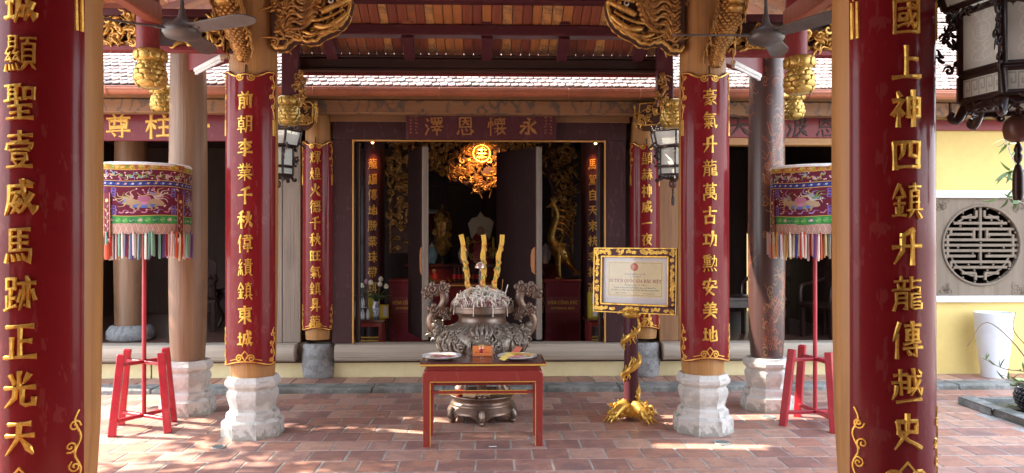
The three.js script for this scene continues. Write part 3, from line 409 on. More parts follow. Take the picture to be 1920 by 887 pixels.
// ---------- yellow side wall with carved window ----------
{
  const w = thing('yellow_wall', 'yellow plastered wall with white ledges and a carved round wooden window', 'wall', [0, 0, -9.02]);
  part(w, 'wall', [pbox(3.1, 1.1, 0.2, 6.85, 2.78, -0.1), pbox(3.1, 0.9, 0.2, 6.85, 0.45, -0.1), pbox(0.1, 1.35, 0.2, 5.36, 1.56, -0.1), pbox(1.8, 1.35, 0.2, 7.5, 1.56, -0.1)], M.yellow);
  part(w, 'ledge', cbox(3.1, 0.09, 0.28, 6.85, 2.185, -0.1, 0.008), M.white); part(w, 'ledge', cbox(3.1, 0.075, 0.3, 6.85, 0.932, -0.1, 0.008), M.white);
  part(w, 'recess', pbox(1.6, 1.4, 0.04, 6.0, 1.55, -2.2), M.darkRoom); for (const [x, y, a, b] of [[5.2, 1.55, 0.06, 1.5], [6.8, 1.55, 0.06, 1.5], [6, 0.82, 1.6, 0.06], [6, 2.28, 1.6, 0.06]]) part(w, 'recess', pbox(a, b, 2.0, x, y, -1.22), M.darkRoom); part(w, 'top_board', cbox(3.1, 0.12, 0.05, 6.85, 3.0, 0.045, 0.005), M.redBeam);
  const cx = 6.0, cy = 1.574, r = 0.462, win = part(w, 'window', (() => { const s = poly([[5.4, 0.972], [6.62, 0.972], [6.62, 2.135], [5.4, 2.135]]); const h = new THREE.Path(); h.absarc(cx, cy, r, 0, 6.2832, true); s.holes.push(h); return ext(s, 0.05, 0.003, 48).translate(0, 0, -0.06); })(), M.windowWood, 'carved wooden window panel with a round longevity lattice');
  part(win, 'ring', fin(new THREE.TorusGeometry(r + 0.012, 0.016, 6, 56).translate(cx, cy, 0)), M.windowWood);
  const bars = [], H = (x0, x1, y) => bars.push(cbox(x1 - x0, 0.034, 0.03, cx + (x0 + x1) / 2, cy + y, -0.035, 0.004)), U = (x, y0, y1) => bars.push(cbox(0.032, y1 - y0, 0.034, cx + x, cy + (y0 + y1) / 2, -0.035, 0.004)), ch = (y) => Math.sqrt(Math.max(0, r * r - y * y));
  U(0, 0.05, r); U(0, -0.19, -0.02);
  for (const y of [0.335, 0.265, 0.195, 0.13, 0.065, 0.0, -0.065, -0.13, -0.2, -0.265, -0.335]) { const e = ch(y); if (y > 0.3 || y === -0.335) { H(-e * 0.72, -0.05, y); H(0.05, e * 0.72, y); } else if (Math.abs(y - 0.13) < 0.01) { H(-e + 0.06, -0.07, y); H(0.07, e - 0.06, y); } else if (Math.abs(y + 0.13) < 0.01) { H(-e, -0.06, y); H(0.06, e, y); } else H(-e + (Math.abs(y) < 0.2 ? 0 : 0.05), e - (Math.abs(y) < 0.2 ? 0 : 0.05), y); }
  for (const s of [-1, 1]) { U(s * 0.05, 0.335, 0.42); U(s * 0.08, 0.065, 0.195); U(s * 0.26, 0.265, 0.3); U(s * 0.4, 0, 0.13); U(s * 0.4, -0.13, -0.02); U(s * 0.36, -0.265, -0.2); U(s * 0.06, -0.42, -0.335); U(s * 0.36, 0.13, 0.195); }
  part(win, 'lattice', bars, M.windowWood);
  const arc = []; for (const [rr, a0, a1] of [[0.38, 3.5, 5.92], [0.38, 0.75, 1.3], [0.38, 1.84, 2.4]]) arc.push(tube(Array.from({ length: 17 }, (_, i) => { const a = mix(a0, a1, i / 16); return [cx + Math.cos(a) * rr, cy + Math.sin(a) * rr, -0.035]; }), 0.012, 5)); part(win, 'lattice_arc', arc, M.windowWood);
  const studs = []; for (let i = 0; i < 18; i++) { const a = i / 18 * 6.283; studs.push(ball(0.014, cx + Math.cos(a) * r * 0.965, cy + Math.sin(a) * r * 0.965, -0.015, 1, 1, 1, 7, 5)); } for (const [x, y] of [[-0.13, 0.3], [0.13, 0.3], [-0.25, 0.23], [0.25, 0.23], [-0.1, 0.1], [0.1, 0.1], [-0.28, -0.03], [0.28, -0.03], [-0.1, -0.1], [0.1, -0.1], [-0.15, -0.235], [0.15, -0.235], [0, -0.23], [-0.08, -0.3], [0.08, -0.3], [0, 0.03]]) studs.push(ball(0.014, cx + x, cy + y, -0.02, 1, 1, 1, 7, 5)); part(win, 'stud', studs, M.windowWood);
  const R = rng(431), carve = []; for (const [ox, oy] of [[5.52, 1.05], [6.48, 1.05], [5.52, 2.05], [6.48, 2.05]]) for (let i = 0; i < 9; i++) carve.push(ribbon(spiral(ox + (R() - 0.5) * 0.16, oy + (R() - 0.5) * 0.12, 0.02 + R() * 0.035, 1.2, R() * 6, R() < 0.5 ? -1 : 1, 9), 0.005, 0.006, (x, y, n) => [x, y, n - 0.0065])); part(win, 'corner_carving', carve, M.windowWood);
}

// ---------- pavilion roof ----------
const pav = thing('pavilion_roof', 'red-brown timber pavilion roof with ceiling boards, purlins and rafters overhead', 'roof');
{
  const eaveZ = -7.95, ridgeZ = -5.0, sl = 0.5, base = 3.535, Y = (z) => base + (z - eaveZ) * sl, ang = Math.atan(sl), len = (ridgeZ - eaveZ) / Math.cos(ang), R = rng(501);
  const bg = [0.078, 0.086, 0.094].map((w) => swapUV(swapUV(cbox(w, 0.018, len, 0, 0, len / 2, 0.003))));
  for (let x = -1.99, k = 0; x < 1.95; k++) { const v = Math.floor(R() * 3), w = [0.078, 0.086, 0.094][v], m = part(pav, 'ceiling_board', bg[v], M.planks[Math.floor(Math.pow(R(), 1.1) * 5)]); m.position.set(x + w / 2, base + 0.012 + (R() - 0.5) * 0.012, eaveZ); m.rotation.x = -ang; x += w + 0.004 + R() * 0.004; }
  // roof skin above the boards, both slopes, side skirts and gable walls
  const skin = [pbox(4.0, 0.06, len, 0, 0.07, len / 2).rotateX(-ang).translate(0, base, eaveZ), pbox(4.0, 0.06, len, 0, 0.07, -len / 2).rotateX(ang).translate(0, base, eaveZ + 2 * (ridgeZ - eaveZ))];
  part(pav, 'roof_skin', skin, M.roofs[1]);
  for (const s of [-1, 1]) part(pav, 'gable', boxUV(new THREE.ExtrudeGeometry(poly([[-7.0, 4.2], [-3.0, 4.2], [-5, 5.22]]), { depth: 0.04, bevelEnabled: false }).rotateY(-Math.PI / 2).translate(s * 2.1 + 0.02, 0, 0)), M.redBeam);
  for (const s of [-1, 1]) part(pav, 'gable', boxUV(new THREE.ExtrudeGeometry(poly([[-3.4, 4.24], [-1.9, 4.3], [-1.9, 3.4]]), { depth: 0.04, bevelEnabled: false }).rotateY(-Math.PI / 2).translate(s * 2.1 + 0.02, 0, 0)), M.redBeam);  // unseen filler added to shut a stray sun streak off the front column
  for (const s of [-1, 1]) {
    const L = 1.55, a = Math.atan(0.4);
    for (let z = -7.95; z < -1.9; z += 0.152) {
      const slot = s < 0 && z > -7.36 && z < -7.2, m = part(pav, 'skirt_board', slot ? swapUV(cbox(L - 0.95, 0.05, 0.146, s * (L + 0.95) / 2, 0, 0, 0.003)) : swapUV(cbox(L, 0.05, 0.146, s * L / 2, 0, 0, 0.003)), M.planks[Math.floor(R() * 5)]);  // slot: unseen opening added to throw a thin sun strip across the tiles
      m.position.set(s * 2.05, 4.25, z + 0.076); m.rotation.z = -s * a;
      if (s > 0 || !slot) { m.scale.z = 1.03; }
    }
  }
  const pur = (y0, y1, z, d, m, w = 4.0) => part(pav, 'purlin', swapUV(cbox(w, y1 - y0, d, 0, (y0 + y1) / 2, z, 0.008)), m);
  pur(3.642, 3.745, -7.575, 0.15, M.purple); pur(3.845, 3.95, -7.15, 0.13, M.purple); pur(4.05, 4.16, -6.72, 0.13, M.purple); pur(4.28, 4.4, -6.2, 0.13, M.purple); pur(4.8, 4.94, -5.0, 0.16, M.purple);
  part(pav, 'eave_beam', [swapUV(cbox(3.9, 0.11, 0.12, 0, 3.43, -7.86, 0.012)), swapUV(cbox(3.9, 0.028, 0.16, 0, 3.5, -7.86, 0.006)), swapUV(cbox(3.9, 0.03, 0.15, 0, 3.362, -7.86, 0.006))], M.rose);
  part(pav, 'fascia', swapUV(cbox(3.9, 0.035, 0.03, 0, 3.345, -7.93, 0.004)), M.redBeam);
  for (let i = 0; i < 7; i++) { const x = -1.8 + i * 0.78 - (i > 3 ? 0.02 : 0); part(pav, 'rafter', swapUV(swapUV(cbox(0.11, 0.09, 0.36, x - 0.46, 0, 0.18, 0.006))).rotateX(-ang).translate(0, base - 0.05, eaveZ + 0.1), M.purple); if (i > 0 && i < 6) part(pav, 'spacer_block', cbox(0.1, 0.05, 0.12, x - 0.46, 3.77, -7.54, 0.005), i === 2 ? M.planks[1] : M.purple); }
  // tie beams between the columns
  for (const s of [-1, 1]) {
    const dz = 0.84, dx = 0.89, l = Math.hypot(dx, dz); part(pav, 'tie_beam', swapUV(cbox(l, 0.18, 0.09, 0, 0, 0, 0.006)).rotateY(s > 0 ? Math.atan2(dz, dx) : -Math.atan2(dz, dx)).translate(s * 2.36, 3.31, -7.0), M.redBeam);
    part(pav, 'tie_beam', swapUV(swapUV(cbox(0.1, 0.15, 3.0, s * 2.47, 3.38, -4.5, 0.01))), M.planks[2]);
    part(pav, 'tie_beam', swapUV(swapUV(cbox(0.09, 0.11, 3.0, s * 2.8, 3.52, -4.5, 0.008))), M.planks[1]);
    part(pav, 'tie_beam', swapUV(cbox(1.5, 0.045, 0.1, s * 2.82, 3.2, -6.36, 0.006)), M.redBeam);
    part(pav, 'tie_beam', swapUV(cbox(1.5, 0.06, 0.1, s * 2.82, 3.49, -6.36, 0.006)), M.purple);
    part(pav, 'tie_beam', swapUV(cbox(1.7, 0.3, 0.04, s * 2.82, 3.33, -6.4, 0.004)), M.giltBack);
    part(pav, 'post', cyl(0.085, 0.085, 0.75, s * 2.53, 3.45, -6.0, 18), M.redBeam); part(pav, 'post', cbox(0.1, 0.62, 0.1, s * 3.12, 3.35, -7.6, 0.006), M.redBeam); part(pav, 'post', cbox(0.16, 0.62, 0.1, s * 1.86, 3.3, -7.66, 0.006), M.purple);
  }
}
// front hall that the camera stands in: roof over the viewer and a dark wall behind
{
  const f = thing('front_hall', 'front hall roof and rear wall around the viewer', 'building');
  part(f, 'roof', pbox(8.6, 0.12, 9.2, 0, 3.75, 2.75), M.redBeam); part(f, 'rear_wall', pbox(8.6, 3.7, 0.15, 0, 1.85, 6.2), M.beam);
  for (const x of [-4.2, 4.2]) part(f, 'side_wall', pbox(0.15, 3.7, 7.7, x, 1.85, 2.25), M.beam);
  for (const x of [-1.9, 1.9]) part(f, 'column', cyl(0.2, 0.2, 3.7, x, 1.85, 2.4, 20), M.column);
}

// ---------- columns ----------
const colProf = (r, y0, y1) => { const o = []; for (let i = 0; i <= 12; i++) { const t = i / 12, y = mix(y0, y1, t); o.push([r * (0.86 + 0.14 * Math.sin(Math.pow(t, 0.75) * Math.PI) ** 0.6 - 0.02 * t), y]); } return o; };
const plinthProf = (k) => [[0.255, -0.01], [0.258, 0.005], [0.256, 0.125], [0.245, 0.135], [0.222, 0.15], [0.215, 0.195], [0.19, 0.215], [0.187, 0.235], [0.196, 0.27], [0.214, 0.33], [0.212, 0.365], [0.195, 0.39], [0.2, 0.398], [0.228, 0.425], [0.232, 0.455], [0.222, 0.468], [0.212, 0.485], [0.204, 0.5]].map(([r, y]) => [r * k, y * (y > 0 ? 1.0 : 1)]);
function roughen(g, a, seed) { const p = g.attributes.position; for (let i = 0; i < p.count; i++) { const x = p.getX(i), y = p.getY(i), z = p.getZ(i), h = LAT[(Math.round(x * 400) * 131 + Math.round(y * 400) * 71 + Math.round(z * 400) * 37 + seed * 911) & 65535] - 0.5; p.setXYZ(i, x * (1 + h * a * 4), y + h * a, z * (1 + h * a * 4)); } g.computeVertexNormals(); return g; }
function column(label, x, z, r, y1, mat, baseName, k = 1, seed = 1) {
  const t = thing('timber_column', label, 'column', [x, 0, z], 0, 'timber columns of the pavilion and hall'); part(t, 'shaft', lathe(colProf(r, 0.49, y1), 36), mat);
  if (baseName === 'octagon') part(t, 'stone_base', roughen(loft(plinthProf(k), 8, Math.PI / 8), 0.0018, seed), M.stone);
  else part(t, 'stone_base', lathe([[0.155, 0.045], [0.175, 0.07], [0.186, 0.16], [0.192, 0.25], [0.186, 0.34], [0.17, 0.42], [0.13, 0.44]], 28), M.stoneGrey);
  return t;
}
column('pale brown column carrying the nearest red couplet at far left of the view', -1.865, -3.5, 0.212, 4.5, M.column, 'octagon', 1.04, 1);
column('pale brown column carrying the nearest red couplet beside the hanging lantern', 1.91, -3.5, 0.212, 4.5, M.column, 'octagon', 1.04, 2);
column('brown column on octagonal stone base beside the plain wooden column, red couplet on its front', -1.9, -6.58, 0.206, 4.2, M.column, 'octagon', 1, 3);
column('brown column on octagonal stone base next to the framed certificate, red couplet on its front', 1.945, -6.58, 0.206, 4.2, M.column, 'octagon', 1, 4);
column('plain unpainted wooden column behind the colourful parasol, sunlit edge', -2.77, -7.42, 0.176, 3.75, M.columnOld, 'octagon', 0.98, 5);
{
  const map = canvasTex(1024, 2048, (c, w, h) => {
    c.fillStyle = '#4a312e'; c.fillRect(0, 0, w, h); const R = rng(77);
    for (let i = 0; i < 9000; i++) { c.fillStyle = `rgba(${R() < 0.5 ? '20,12,12' : '96,66,60'},${0.05 + R() * 0.08})`; c.fillRect(R() * w, R() * h, 2 + R() * 3, 10 + R() * 60); }
    const line = (pts, col, lw) => { c.strokeStyle = col; c.lineWidth = lw; c.lineJoin = 'round'; c.lineCap = 'round'; c.beginPath(); pts.forEach((p, i) => (i ? c.lineTo(p[0], p[1]) : c.moveTo(p[0], p[1]))); c.stroke(); };
    const cols = ['#8a4a30', '#96583a', '#7c4430', '#8e6c44'];
    for (const ox of [150, 660]) {
      const body = []; for (let i = 0; i <= 160; i++) { const t = i / 160; body.push([ox + Math.sin(t * 11 + 0.6) * 130 + 40, 330 + t * 1600]); }
      for (const d of [-34, -12, 12, 34]) line(body.map((p, i) => [p[0] + d * (0.5 + 0.5 * Math.sin(i * 0.04 + 0.6)), p[1] + Math.abs(d) * 0.3]), cols[(d + 34) % 3], 7);
      for (let i = 0; i < 160; i += 2) { const p = body[i]; for (const d of [-20, 0, 20]) { c.strokeStyle = cols[i % 4]; c.lineWidth = 5; c.beginPath(); c.arc(p[0] + d, p[1], 10, 0.2, 2.9); c.stroke(); } }
      for (let i = 0; i < 190; i++) { const p = body[Math.floor(R() * 160)], s = R() < 0.5 ? -1 : 1, L = 60 + R() * 110, a = (R() - 0.7) * 1.6, o = []; for (let k = 0; k <= 14; k++) { const t = k / 14; o.push([p[0] + s * (30 + t * L * Math.cos(a)), p[1] + t * L * Math.sin(a) + Math.sin(t * 8 + i) * 12]); } line(o, cols[i % 4], 4 + R() * 4); }
      for (let i = 0; i < 60; i++) { const cx = ox + (R() - 0.5) * 340 + 40, cy = 300 + R() * 1650, o = spiral(cx, cy, 14 + R() * 26, 1.4, R() * 6, R() < 0.5 ? 1 : -1, 18); line(o, cols[i % 4], 6); }
    }
    for (let i = 0; i < 620; i++) { c.fillStyle = `rgba(74,49,46,${0.3 + R() * 0.4})`; c.beginPath(); c.ellipse(R() * w, R() * h, 4 + R() * 26, 4 + R() * 40, 0, 0, 7); c.fill(); }
  });
  const t = column('dark lacquered column with faded orange dragon painting behind the couplet column', 2.81, -7.42, 0.176, 3.75, null, 'octagon', 0.98, 6), s = t.children[0], uv = s.geometry.attributes.uv, p = s.geometry.attributes.position;
  for (let i = 0; i < uv.count; i++) uv.setXY(i, uv.getX(i) / (0.176 * 6.2832) + 0.1, (p.getY(i) - 0.4) / 3.4);
  s.material = phy({ map, roughness: 0.4, clearcoat: 0.35, clearcoatRoughness: 0.25 }); map.wrapS = THREE.RepeatWrapping;
}
column('grey-footed hall column carrying the small red couplet by the weathered panel', -1.88, -9.0, 0.168, 3.1, M.column, 'drum', 1, 7);
column('grey-footed hall column half hidden behind the framed certificate', 1.925, -9.0, 0.168, 3.1, M.column, 'drum', 1, 8);

// ---------- couplet boards ----------
function scrolls(R, half, y0, y1, k, lines) {                     // gilt scrollwork along the edges of a couplet, in (s, y)
  const w = 0.0052 * k, out = lines, e = half - 0.026 * k;
  for (const s of [-1, 1]) {
    for (const [ya, yb, dir] of [[y1 - 0.03 * k, y1 - 0.40 * k, -1], [y0 + 0.03 * k, y0 + 0.36 * k, 1]]) {
      const p = []; for (let i = 0; i <= 22; i++) { const t = i / 22; p.push([s * (e - 0.012 * k * Math.sin(t * 16)), mix(ya, yb, t)]); } out.push([p, w]);
      for (let j = 0; j < 4; j++) { const t = 0.1 + j * 0.24; out.push([spiral(s * (e - (j % 2 ? 0.012 : 0.028) * k), mix(ya, yb, t), 0.024 * k, 1.3, j * 2.1, s * dir, 12), w * 0.85]); }
    }
    out.push([[[s * e, y1 - 0.40 * k], [s * (e + 0.006 * k), y1 - 0.45 * k]], w * 0.7]);
  }
}
function couplet(label, pos, R, half, H, y0, chars, size, first, gap, k, group, mirror = 1) {
  const t = thing('couplet_board', label, 'couplet board', pos, 0, group), map = cylMap(R), th = half / R, n = 28, list = [];
  const topAt = (s) => y0 + H - 0.055 * k * Math.pow(Math.max(0, Math.cos(s / half * 1.75)), 0.8) + 0.012 * k * Math.cos(s / half * 9), botAt = (s) => y0 + 0.05 * k * Math.pow(Math.max(0, Math.cos(s / half * 1.9)), 1.1) + 0.03 * k * Math.pow(Math.abs(s / half), 6);
  const T = 0.018, at = (i, y, o) => map(mix(-half, half, i / n), y, o), rows = 10;
  const uvs = [], add = (a, b, c, d, u) => { list.push([a, b, c], [a, c, d]); };
  for (let i = 0; i < n; i++) {
    const s0 = mix(-half, half, i / n), s1 = mix(-half, half, (i + 1) / n);
    for (let r = 0; r < rows; r++) { const ya0 = mix(botAt(s0), topAt(s0), r / rows), ya1 = mix(botAt(s1), topAt(s1), r / rows), yb0 = mix(botAt(s0), topAt(s0), (r + 1) / rows), yb1 = mix(botAt(s1), topAt(s1), (r + 1) / rows); add(at(i, ya0, 0), at(i + 1, ya1, 0), at(i + 1, yb1, 0), at(i, yb0, 0)); }
    add(at(i + 1, botAt(s1), -T), at(i, botAt(s0), -T), at(i, topAt(s0), -T), at(i + 1, topAt(s1), -T));
    add(at(i, topAt(s0), 0), at(i + 1, topAt(s1), 0), at(i + 1, topAt(s1), -T), at(i, topAt(s0), -T)); add(at(i, botAt(s0), -T), at(i + 1, botAt(s1), -T), at(i + 1, botAt(s1), 0), at(i, botAt(s0), 0));
  }
  for (const i of [0, n]) { const s = i ? half : -half, a = at(i, botAt(s), 0), b = at(i, topAt(s), 0), c = at(i, topAt(s), -T), d = at(i, botAt(s), -T); if (i) add(a, d, c, b); else add(d, a, b, c); }
  const g = tris(list), p = g.attributes.position, uv = g.attributes.uv, nm = g.attributes.normal;
  for (let i = 0; i < p.count; i++) { const x = p.getX(i), z = p.getZ(i), l = Math.hypot(x, z); uv.setXY(i, Math.atan2(x, z) * R, p.getY(i)); if (l > R - T / 2 && Math.abs(nm.getY(i)) < 0.3) nm.setXYZ(i, x / l, 0, z / l); }
  part(t, 'panel', g, M.lacquer);
  chars.forEach((c, i) => part(t, 'character', glyph(c, 0, first - i * gap, size, 0.006 * k + 0.002, map, i * 3 + Math.round(R * 1000), 0.84), M.gold));
  const lines = []; scrolls(R, half, y0, y0 + H, k, lines); const w = 0.0065 * k;
  const along = (f, off) => { const o = []; for (let i = 0; i <= 40; i++) { const s = mix(-half + 0.012 * k, half - 0.012 * k, i / 40); o.push([s, f(s) + off]); } return o; };
  lines.push([along(topAt, -0.014 * k), w], [along(botAt, 0.014 * k), w]);
  for (const s of [-1, 1]) { lines.push([spiral(s * 0.055 * k, topAt(0) - 0.04 * k, 0.036 * k, 1.5, s > 0 ? 3.1 : 0, s, 16), w], [spiral(s * 0.055 * k, botAt(0) + 0.045 * k, 0.036 * k, 1.5, s > 0 ? 3.1 : 0, -s, 16), w], [[[0, botAt(0) + 0.02 * k], [s * 0.03 * k, botAt(0) + 0.075 * k], [0, botAt(0) + 0.11 * k]], w * 0.8], [[[s * 0.09 * k, topAt(0) - 0.035 * k], [s * 0.14 * k, topAt(0) - 0.012 * k], [s * 0.17 * k, topAt(0) - 0.005 * k]], w * 0.8], [[[s * 0.09 * k, botAt(0) + 0.035 * k], [s * 0.15 * k, botAt(0) + 0.02 * k]], w * 0.8]); }
  const o = part(t, 'scroll_border', lines.map(([q, ww]) => ribbon(q, ww, 0.004 * k + 0.001, map)), M.gold);
  for (const s of [-1, 1]) for (const d of [-0.011, 0.011]) { const ss = s * (half - 0.024 * k) + d * k; part(o, 'tassel', ribbon([[ss, y0 + H - 0.46 * k], [ss, y0 + H - 0.49 * k], [ss + 0.002 * k, y0 + H - 0.60 * k]], (t2) => (0.006 + 0.003 * t2) * k, 0.006 * k, map), M.gold); }
  part(t, 'hook', tube([[0, y0 + H + 0.03, R - 0.02], [0, y0 + H - 0.06 * k, R - 0.006], [0, y0 + H - 0.075 * k, R + 0.006]], 0.006, 6), M.iron);
  return t;
}
couplet('tall red couplet with gold characters on the nearest column, far left, ending below the view', [-1.865, 0, -3.5], 0.226, 0.25, 2.7, 0.515, [...'東城顯聖壹威馬跡正光天'], 0.152, 2.829, 0.2013, 1.1, 'front pair of red couplets');
couplet('tall red couplet with gold characters on the nearest column, beside the hanging lantern', [1.91, 0, -3.5], 0.226, 0.242, 2.7, 0.505, [...'東國上神四鎮升龍傳越史'], 0.152, 2.816, 0.2004, 1.1, 'front pair of red couplets');
couplet('red couplet with eleven gold characters on the column left of the altar table', [-1.9, 0, -6.58], 0.222, 0.27, 2.47, 0.585, [...'前朝李業千秋偉績鎮東城'], 0.14, 2.788, 0.1957, 0.9, 'middle pair of red couplets');
couplet('red couplet with eleven gold characters on the column right of the framed certificate', [1.945, 0, -6.58], 0.222, 0.27, 2.47, 0.6, [...'豪氣升龍萬古功勳安美地'], 0.14, 2.838, 0.1985, 0.9, 'middle pair of red couplets');
couplet('smaller red couplet on the hall column beside the weathered grey panel', [-1.88, 0, -9.0], 0.182, 0.235, 2.2, 0.585, [...'輝煌火德千秋旺氣鎮昇龍'], 0.142, 2.58, 0.187, 0.85, 'rear pair of red couplets');
couplet('smaller red couplet on the hall column partly covered by the framed certificate', [1.925, 0, -9.0], 0.182, 0.235, 2.2, 0.585, [...'顯赫神威一夜靈史東千秋'], 0.142, 2.58, 0.187, 0.85, 'rear pair of red couplets');

// ---------- gilded carving ----------
function curlFill(inside, box, n, seed, r0, r1, z, thick) {       // scroll curls packed inside an outline, standing off a back board
  const R = rng(seed), g = [];
  for (let i = 0, tries = 0; i < n && tries < n * 20; tries++) {
    const x = mix(box[0], box[2], R()), y = mix(box[1], box[3], R()); if (!inside(x, y)) continue; i++;
    const rr = mix(r0, r1, R()), dz = R() * thick * 1.4;
    if (R() < 0.5) {                                             // flame leaf: swells, then runs to a hooked point
      const a = R() * 6.28, L = rr * (2.2 + R() * 1.4), bend = (R() < 0.5 ? 1 : -1) * (0.8 + R()), pts = []; let px = x, py = y, an = a; for (let k = 0; k <= 9; k++) { pts.push([px, py, z + dz + thick * Math.sin(k * 0.35)]); an += bend * 0.16 * (k > 5 ? 2 : -0.6); px += Math.cos(an) * L / 9; py += Math.sin(an) * L / 9; }
      g.push(tube(pts, (t) => thick * (0.25 + 1.15 * Math.sin(Math.pow(t, 0.6) * 3.0) * (1 - t * 0.35)), 5, 0.7, V(0, 0, 1))); continue;
    }
    const s = spiral(x, y, rr, 1.1 + R() * 0.7, R() * 6.28, R() < 0.5 ? 1 : -1, 11), tail = s[0], a = R() * 6.28, L = rr * (1 + R() * 1.6);
    const pts = [[tail[0] + Math.cos(a) * L, tail[1] + Math.sin(a) * L], [tail[0] + Math.cos(a) * L * 0.5 , tail[1] + Math.sin(a) * L * 0.5], ...s].map((p, k) => [p[0], p[1], z + dz + Math.sin(k * 0.5 + i) * thick * 0.6]);
    g.push(tube(pts, (t) => thick * (0.3 + 0.8 * Math.sin(Math.min(1, t * 1.3) * 2.6)), 5));
  }
  return g;
}
const inPoly = (P) => (x, y) => { let c = false; for (let i = 0, j = P.length - 1; i < P.length; j = i++) if ((P[i][1] > y) !== (P[j][1] > y) && x < (P[j][0] - P[i][0]) * (y - P[i][1]) / (P[j][1] - P[i][1]) + P[i][0]) c = !c; return c; };
function strand(pts, r0, r1, wob, seed) { const c = curve(pts, 18); return tube(c.map((p, i) => V(p.x, p.y + Math.sin(i * 0.9 + seed) * wob, p.z)), (t) => mix(r0, r1, t) * (0.6 + 0.4 * Math.sin(Math.min(1, t * 4 + 0.2) * 1.57)), 6); }
// dragon head bracket in the plane of the columns: x outwards from the column, 0.69 long, 0.5 high
function dragonHead(label, pos, dir) {
  const t = thing('dragon_bracket', label, 'carved bracket', pos, dir < 0 ? Math.PI : 0, 'gilded dragon head brackets');
  const O = [[0, 0.12], [0, -0.40], [0.05, -0.435], [0.12, -0.42], [0.17, -0.37], [0.24, -0.36], [0.31, -0.375], [0.38, -0.365], [0.45, -0.315], [0.53, -0.28], [0.59, -0.235], [0.635, -0.18], [0.665, -0.10], [0.675, -0.03], [0.655, 0.02], [0.6, 0.0], [0.56, 0.03], [0.47, 0.06], [0.36, 0.12]];
  part(t, 'body', ext(poly(O.map(([x, y]) => [x * 0.97, y * 0.97])), 0.09, 0.012).translate(0, 0, -0.045), M.giltBack);  // dark body colour deepens the shade in gaps between the gilt strands
  const ins = inPoly(O.map(([x, y]) => [x * 0.94 + 0.01, y * 0.93]));
  for (const s of [1, -1]) {
    const z = s * 0.062, q = (x, y, d = 0) => [x, y, z + s * d], mane = [], R = rng(610 + s);
    for (let i = 0; i < 11; i++) { const u = i / 10, y0 = mix(0.06, -0.16, u), e = mix(0.04, -0.36, u), up = (i % 2 ? 1 : -1) * 0.03; mane.push(strand([q(0.45 - u * 0.08, y0, 0.014), q(0.36, y0 + 0.03 + up, 0.024), q(0.27, mix(y0, e, 0.35) - 0.03, 0.03), q(0.17, mix(y0, e, 0.6) + 0.04 + up, 0.022), q(0.09, mix(y0, e, 0.85) - 0.02, 0.016), q(0.03 + R() * 0.03, e + 0.03, 0.012)], 0.027, 0.009, 0, i)); if (i % 2) mane.push(tube(spiral(0.06 + R() * 0.12, e + 0.02, 0.035, 1.4, R() * 6, i % 4 > 1 ? 1 : -1, 14).map((p) => [p[0], p[1], z + s * 0.02]), (v) => 0.015 * (1 - 0.6 * v), 6)); }
    part(t, 'mane', mane, M.giltOld);
    part(t, 'rim', tube(curve(O.slice(1, 15).map(([x, y]) => [x * 0.965, y * 0.965, z]), 60).map((p, i) => V(p.x, p.y + 0.006 * Math.sin(i * 1.3), p.z)), 0.017, 6), M.gilt);
    part(t, 'jaw', [strand([q(0.42, -0.13, 0.03), q(0.5, -0.09, 0.035), q(0.58, -0.05, 0.03), q(0.655, -0.005, 0.02)], 0.03, 0.022, 0, 0), strand([q(0.36, -0.24, 0.02), q(0.46, -0.25, 0.03), q(0.55, -0.2, 0.03), q(0.63, -0.13, 0.02)], 0.03, 0.02, 0, 0), strand([q(0.3, -0.2, 0.03), q(0.42, -0.19, 0.035), q(0.52, -0.15, 0.03), q(0.6, -0.1, 0.025)], 0.016, 0.01, 0, 1), strand([q(0.26, -0.29, 0.02), q(0.38, -0.31, 0.03), q(0.5, -0.27, 0.03), q(0.6, -0.2, 0.02)], 0.018, 0.01, 0.004, 2), strand([q(0.43, -0.02, 0.03), q(0.5, 0.0, 0.035), q(0.57, 0.0, 0.02)], 0.02, 0.012, 0, 3)], M.gilt);
    part(t, 'snout', [ball(0.03, 0.64, -0.02, z + s * 0.015), ball(0.022, 0.605, 0.005, z + s * 0.02), ball(0.024, 0.56, -0.025, z + s * 0.02), ball(0.026, 0.46, 0.02, z + s * 0.02)], M.gilt);
    const e = part(t, 'eye', ball(0.024, 0.5, -0.035, z + s * 0.038, 1, 1, 0.7), std({ color: [0.7, 0.66, 0.55], roughness: 0.3 })); part(e, 'pupil', ball(0.014, 0.502, -0.035, z + s * 0.052, 1, 1, 0.5), M.black);
    const sc = []; for (let r = 0; r < 5; r++) for (let i = 0; i < 9; i++) { const a = i / 8, x = 0.05 + a * 0.2 + (r % 2) * 0.012, y = -0.2 - a * a * 0.12 - r * 0.03 + 0.04 * Math.sin(a * 5); if (ins(x, y)) sc.push(ball(0.017, x, y, z + s * 0.012, 1, 1, 0.6, 6, 4)); } part(t, 'scales', sc, M.giltOld).userData.kind = 'stuff';
    part(t, 'scrollwork', [...curlFill(ins, [0, -0.42, 0.34, 0.1], 40, 620 + s, 0.025, 0.045, z + s * 0.004, 0.013), ...curlFill(ins, [0.2, -0.38, 0.64, 0.0], 40, 640 + s, 0.016, 0.03, z + s * 0.004, 0.01), strand([q(0.55, -0.22, 0.035), q(0.42, -0.3, 0.04), q(0.3, -0.33, 0.03), q(0.2, -0.3, 0.02), q(0.14, -0.24, 0.02)], 0.012, 0.006, 0.004, 4)], M.giltOld).userData.kind = 'stuff';
  }
  return t;
}
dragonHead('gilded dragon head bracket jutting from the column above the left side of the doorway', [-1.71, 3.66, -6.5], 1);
dragonHead('gilded dragon head bracket jutting from the column above the framed certificate', [1.752, 3.66, -6.5], -1);
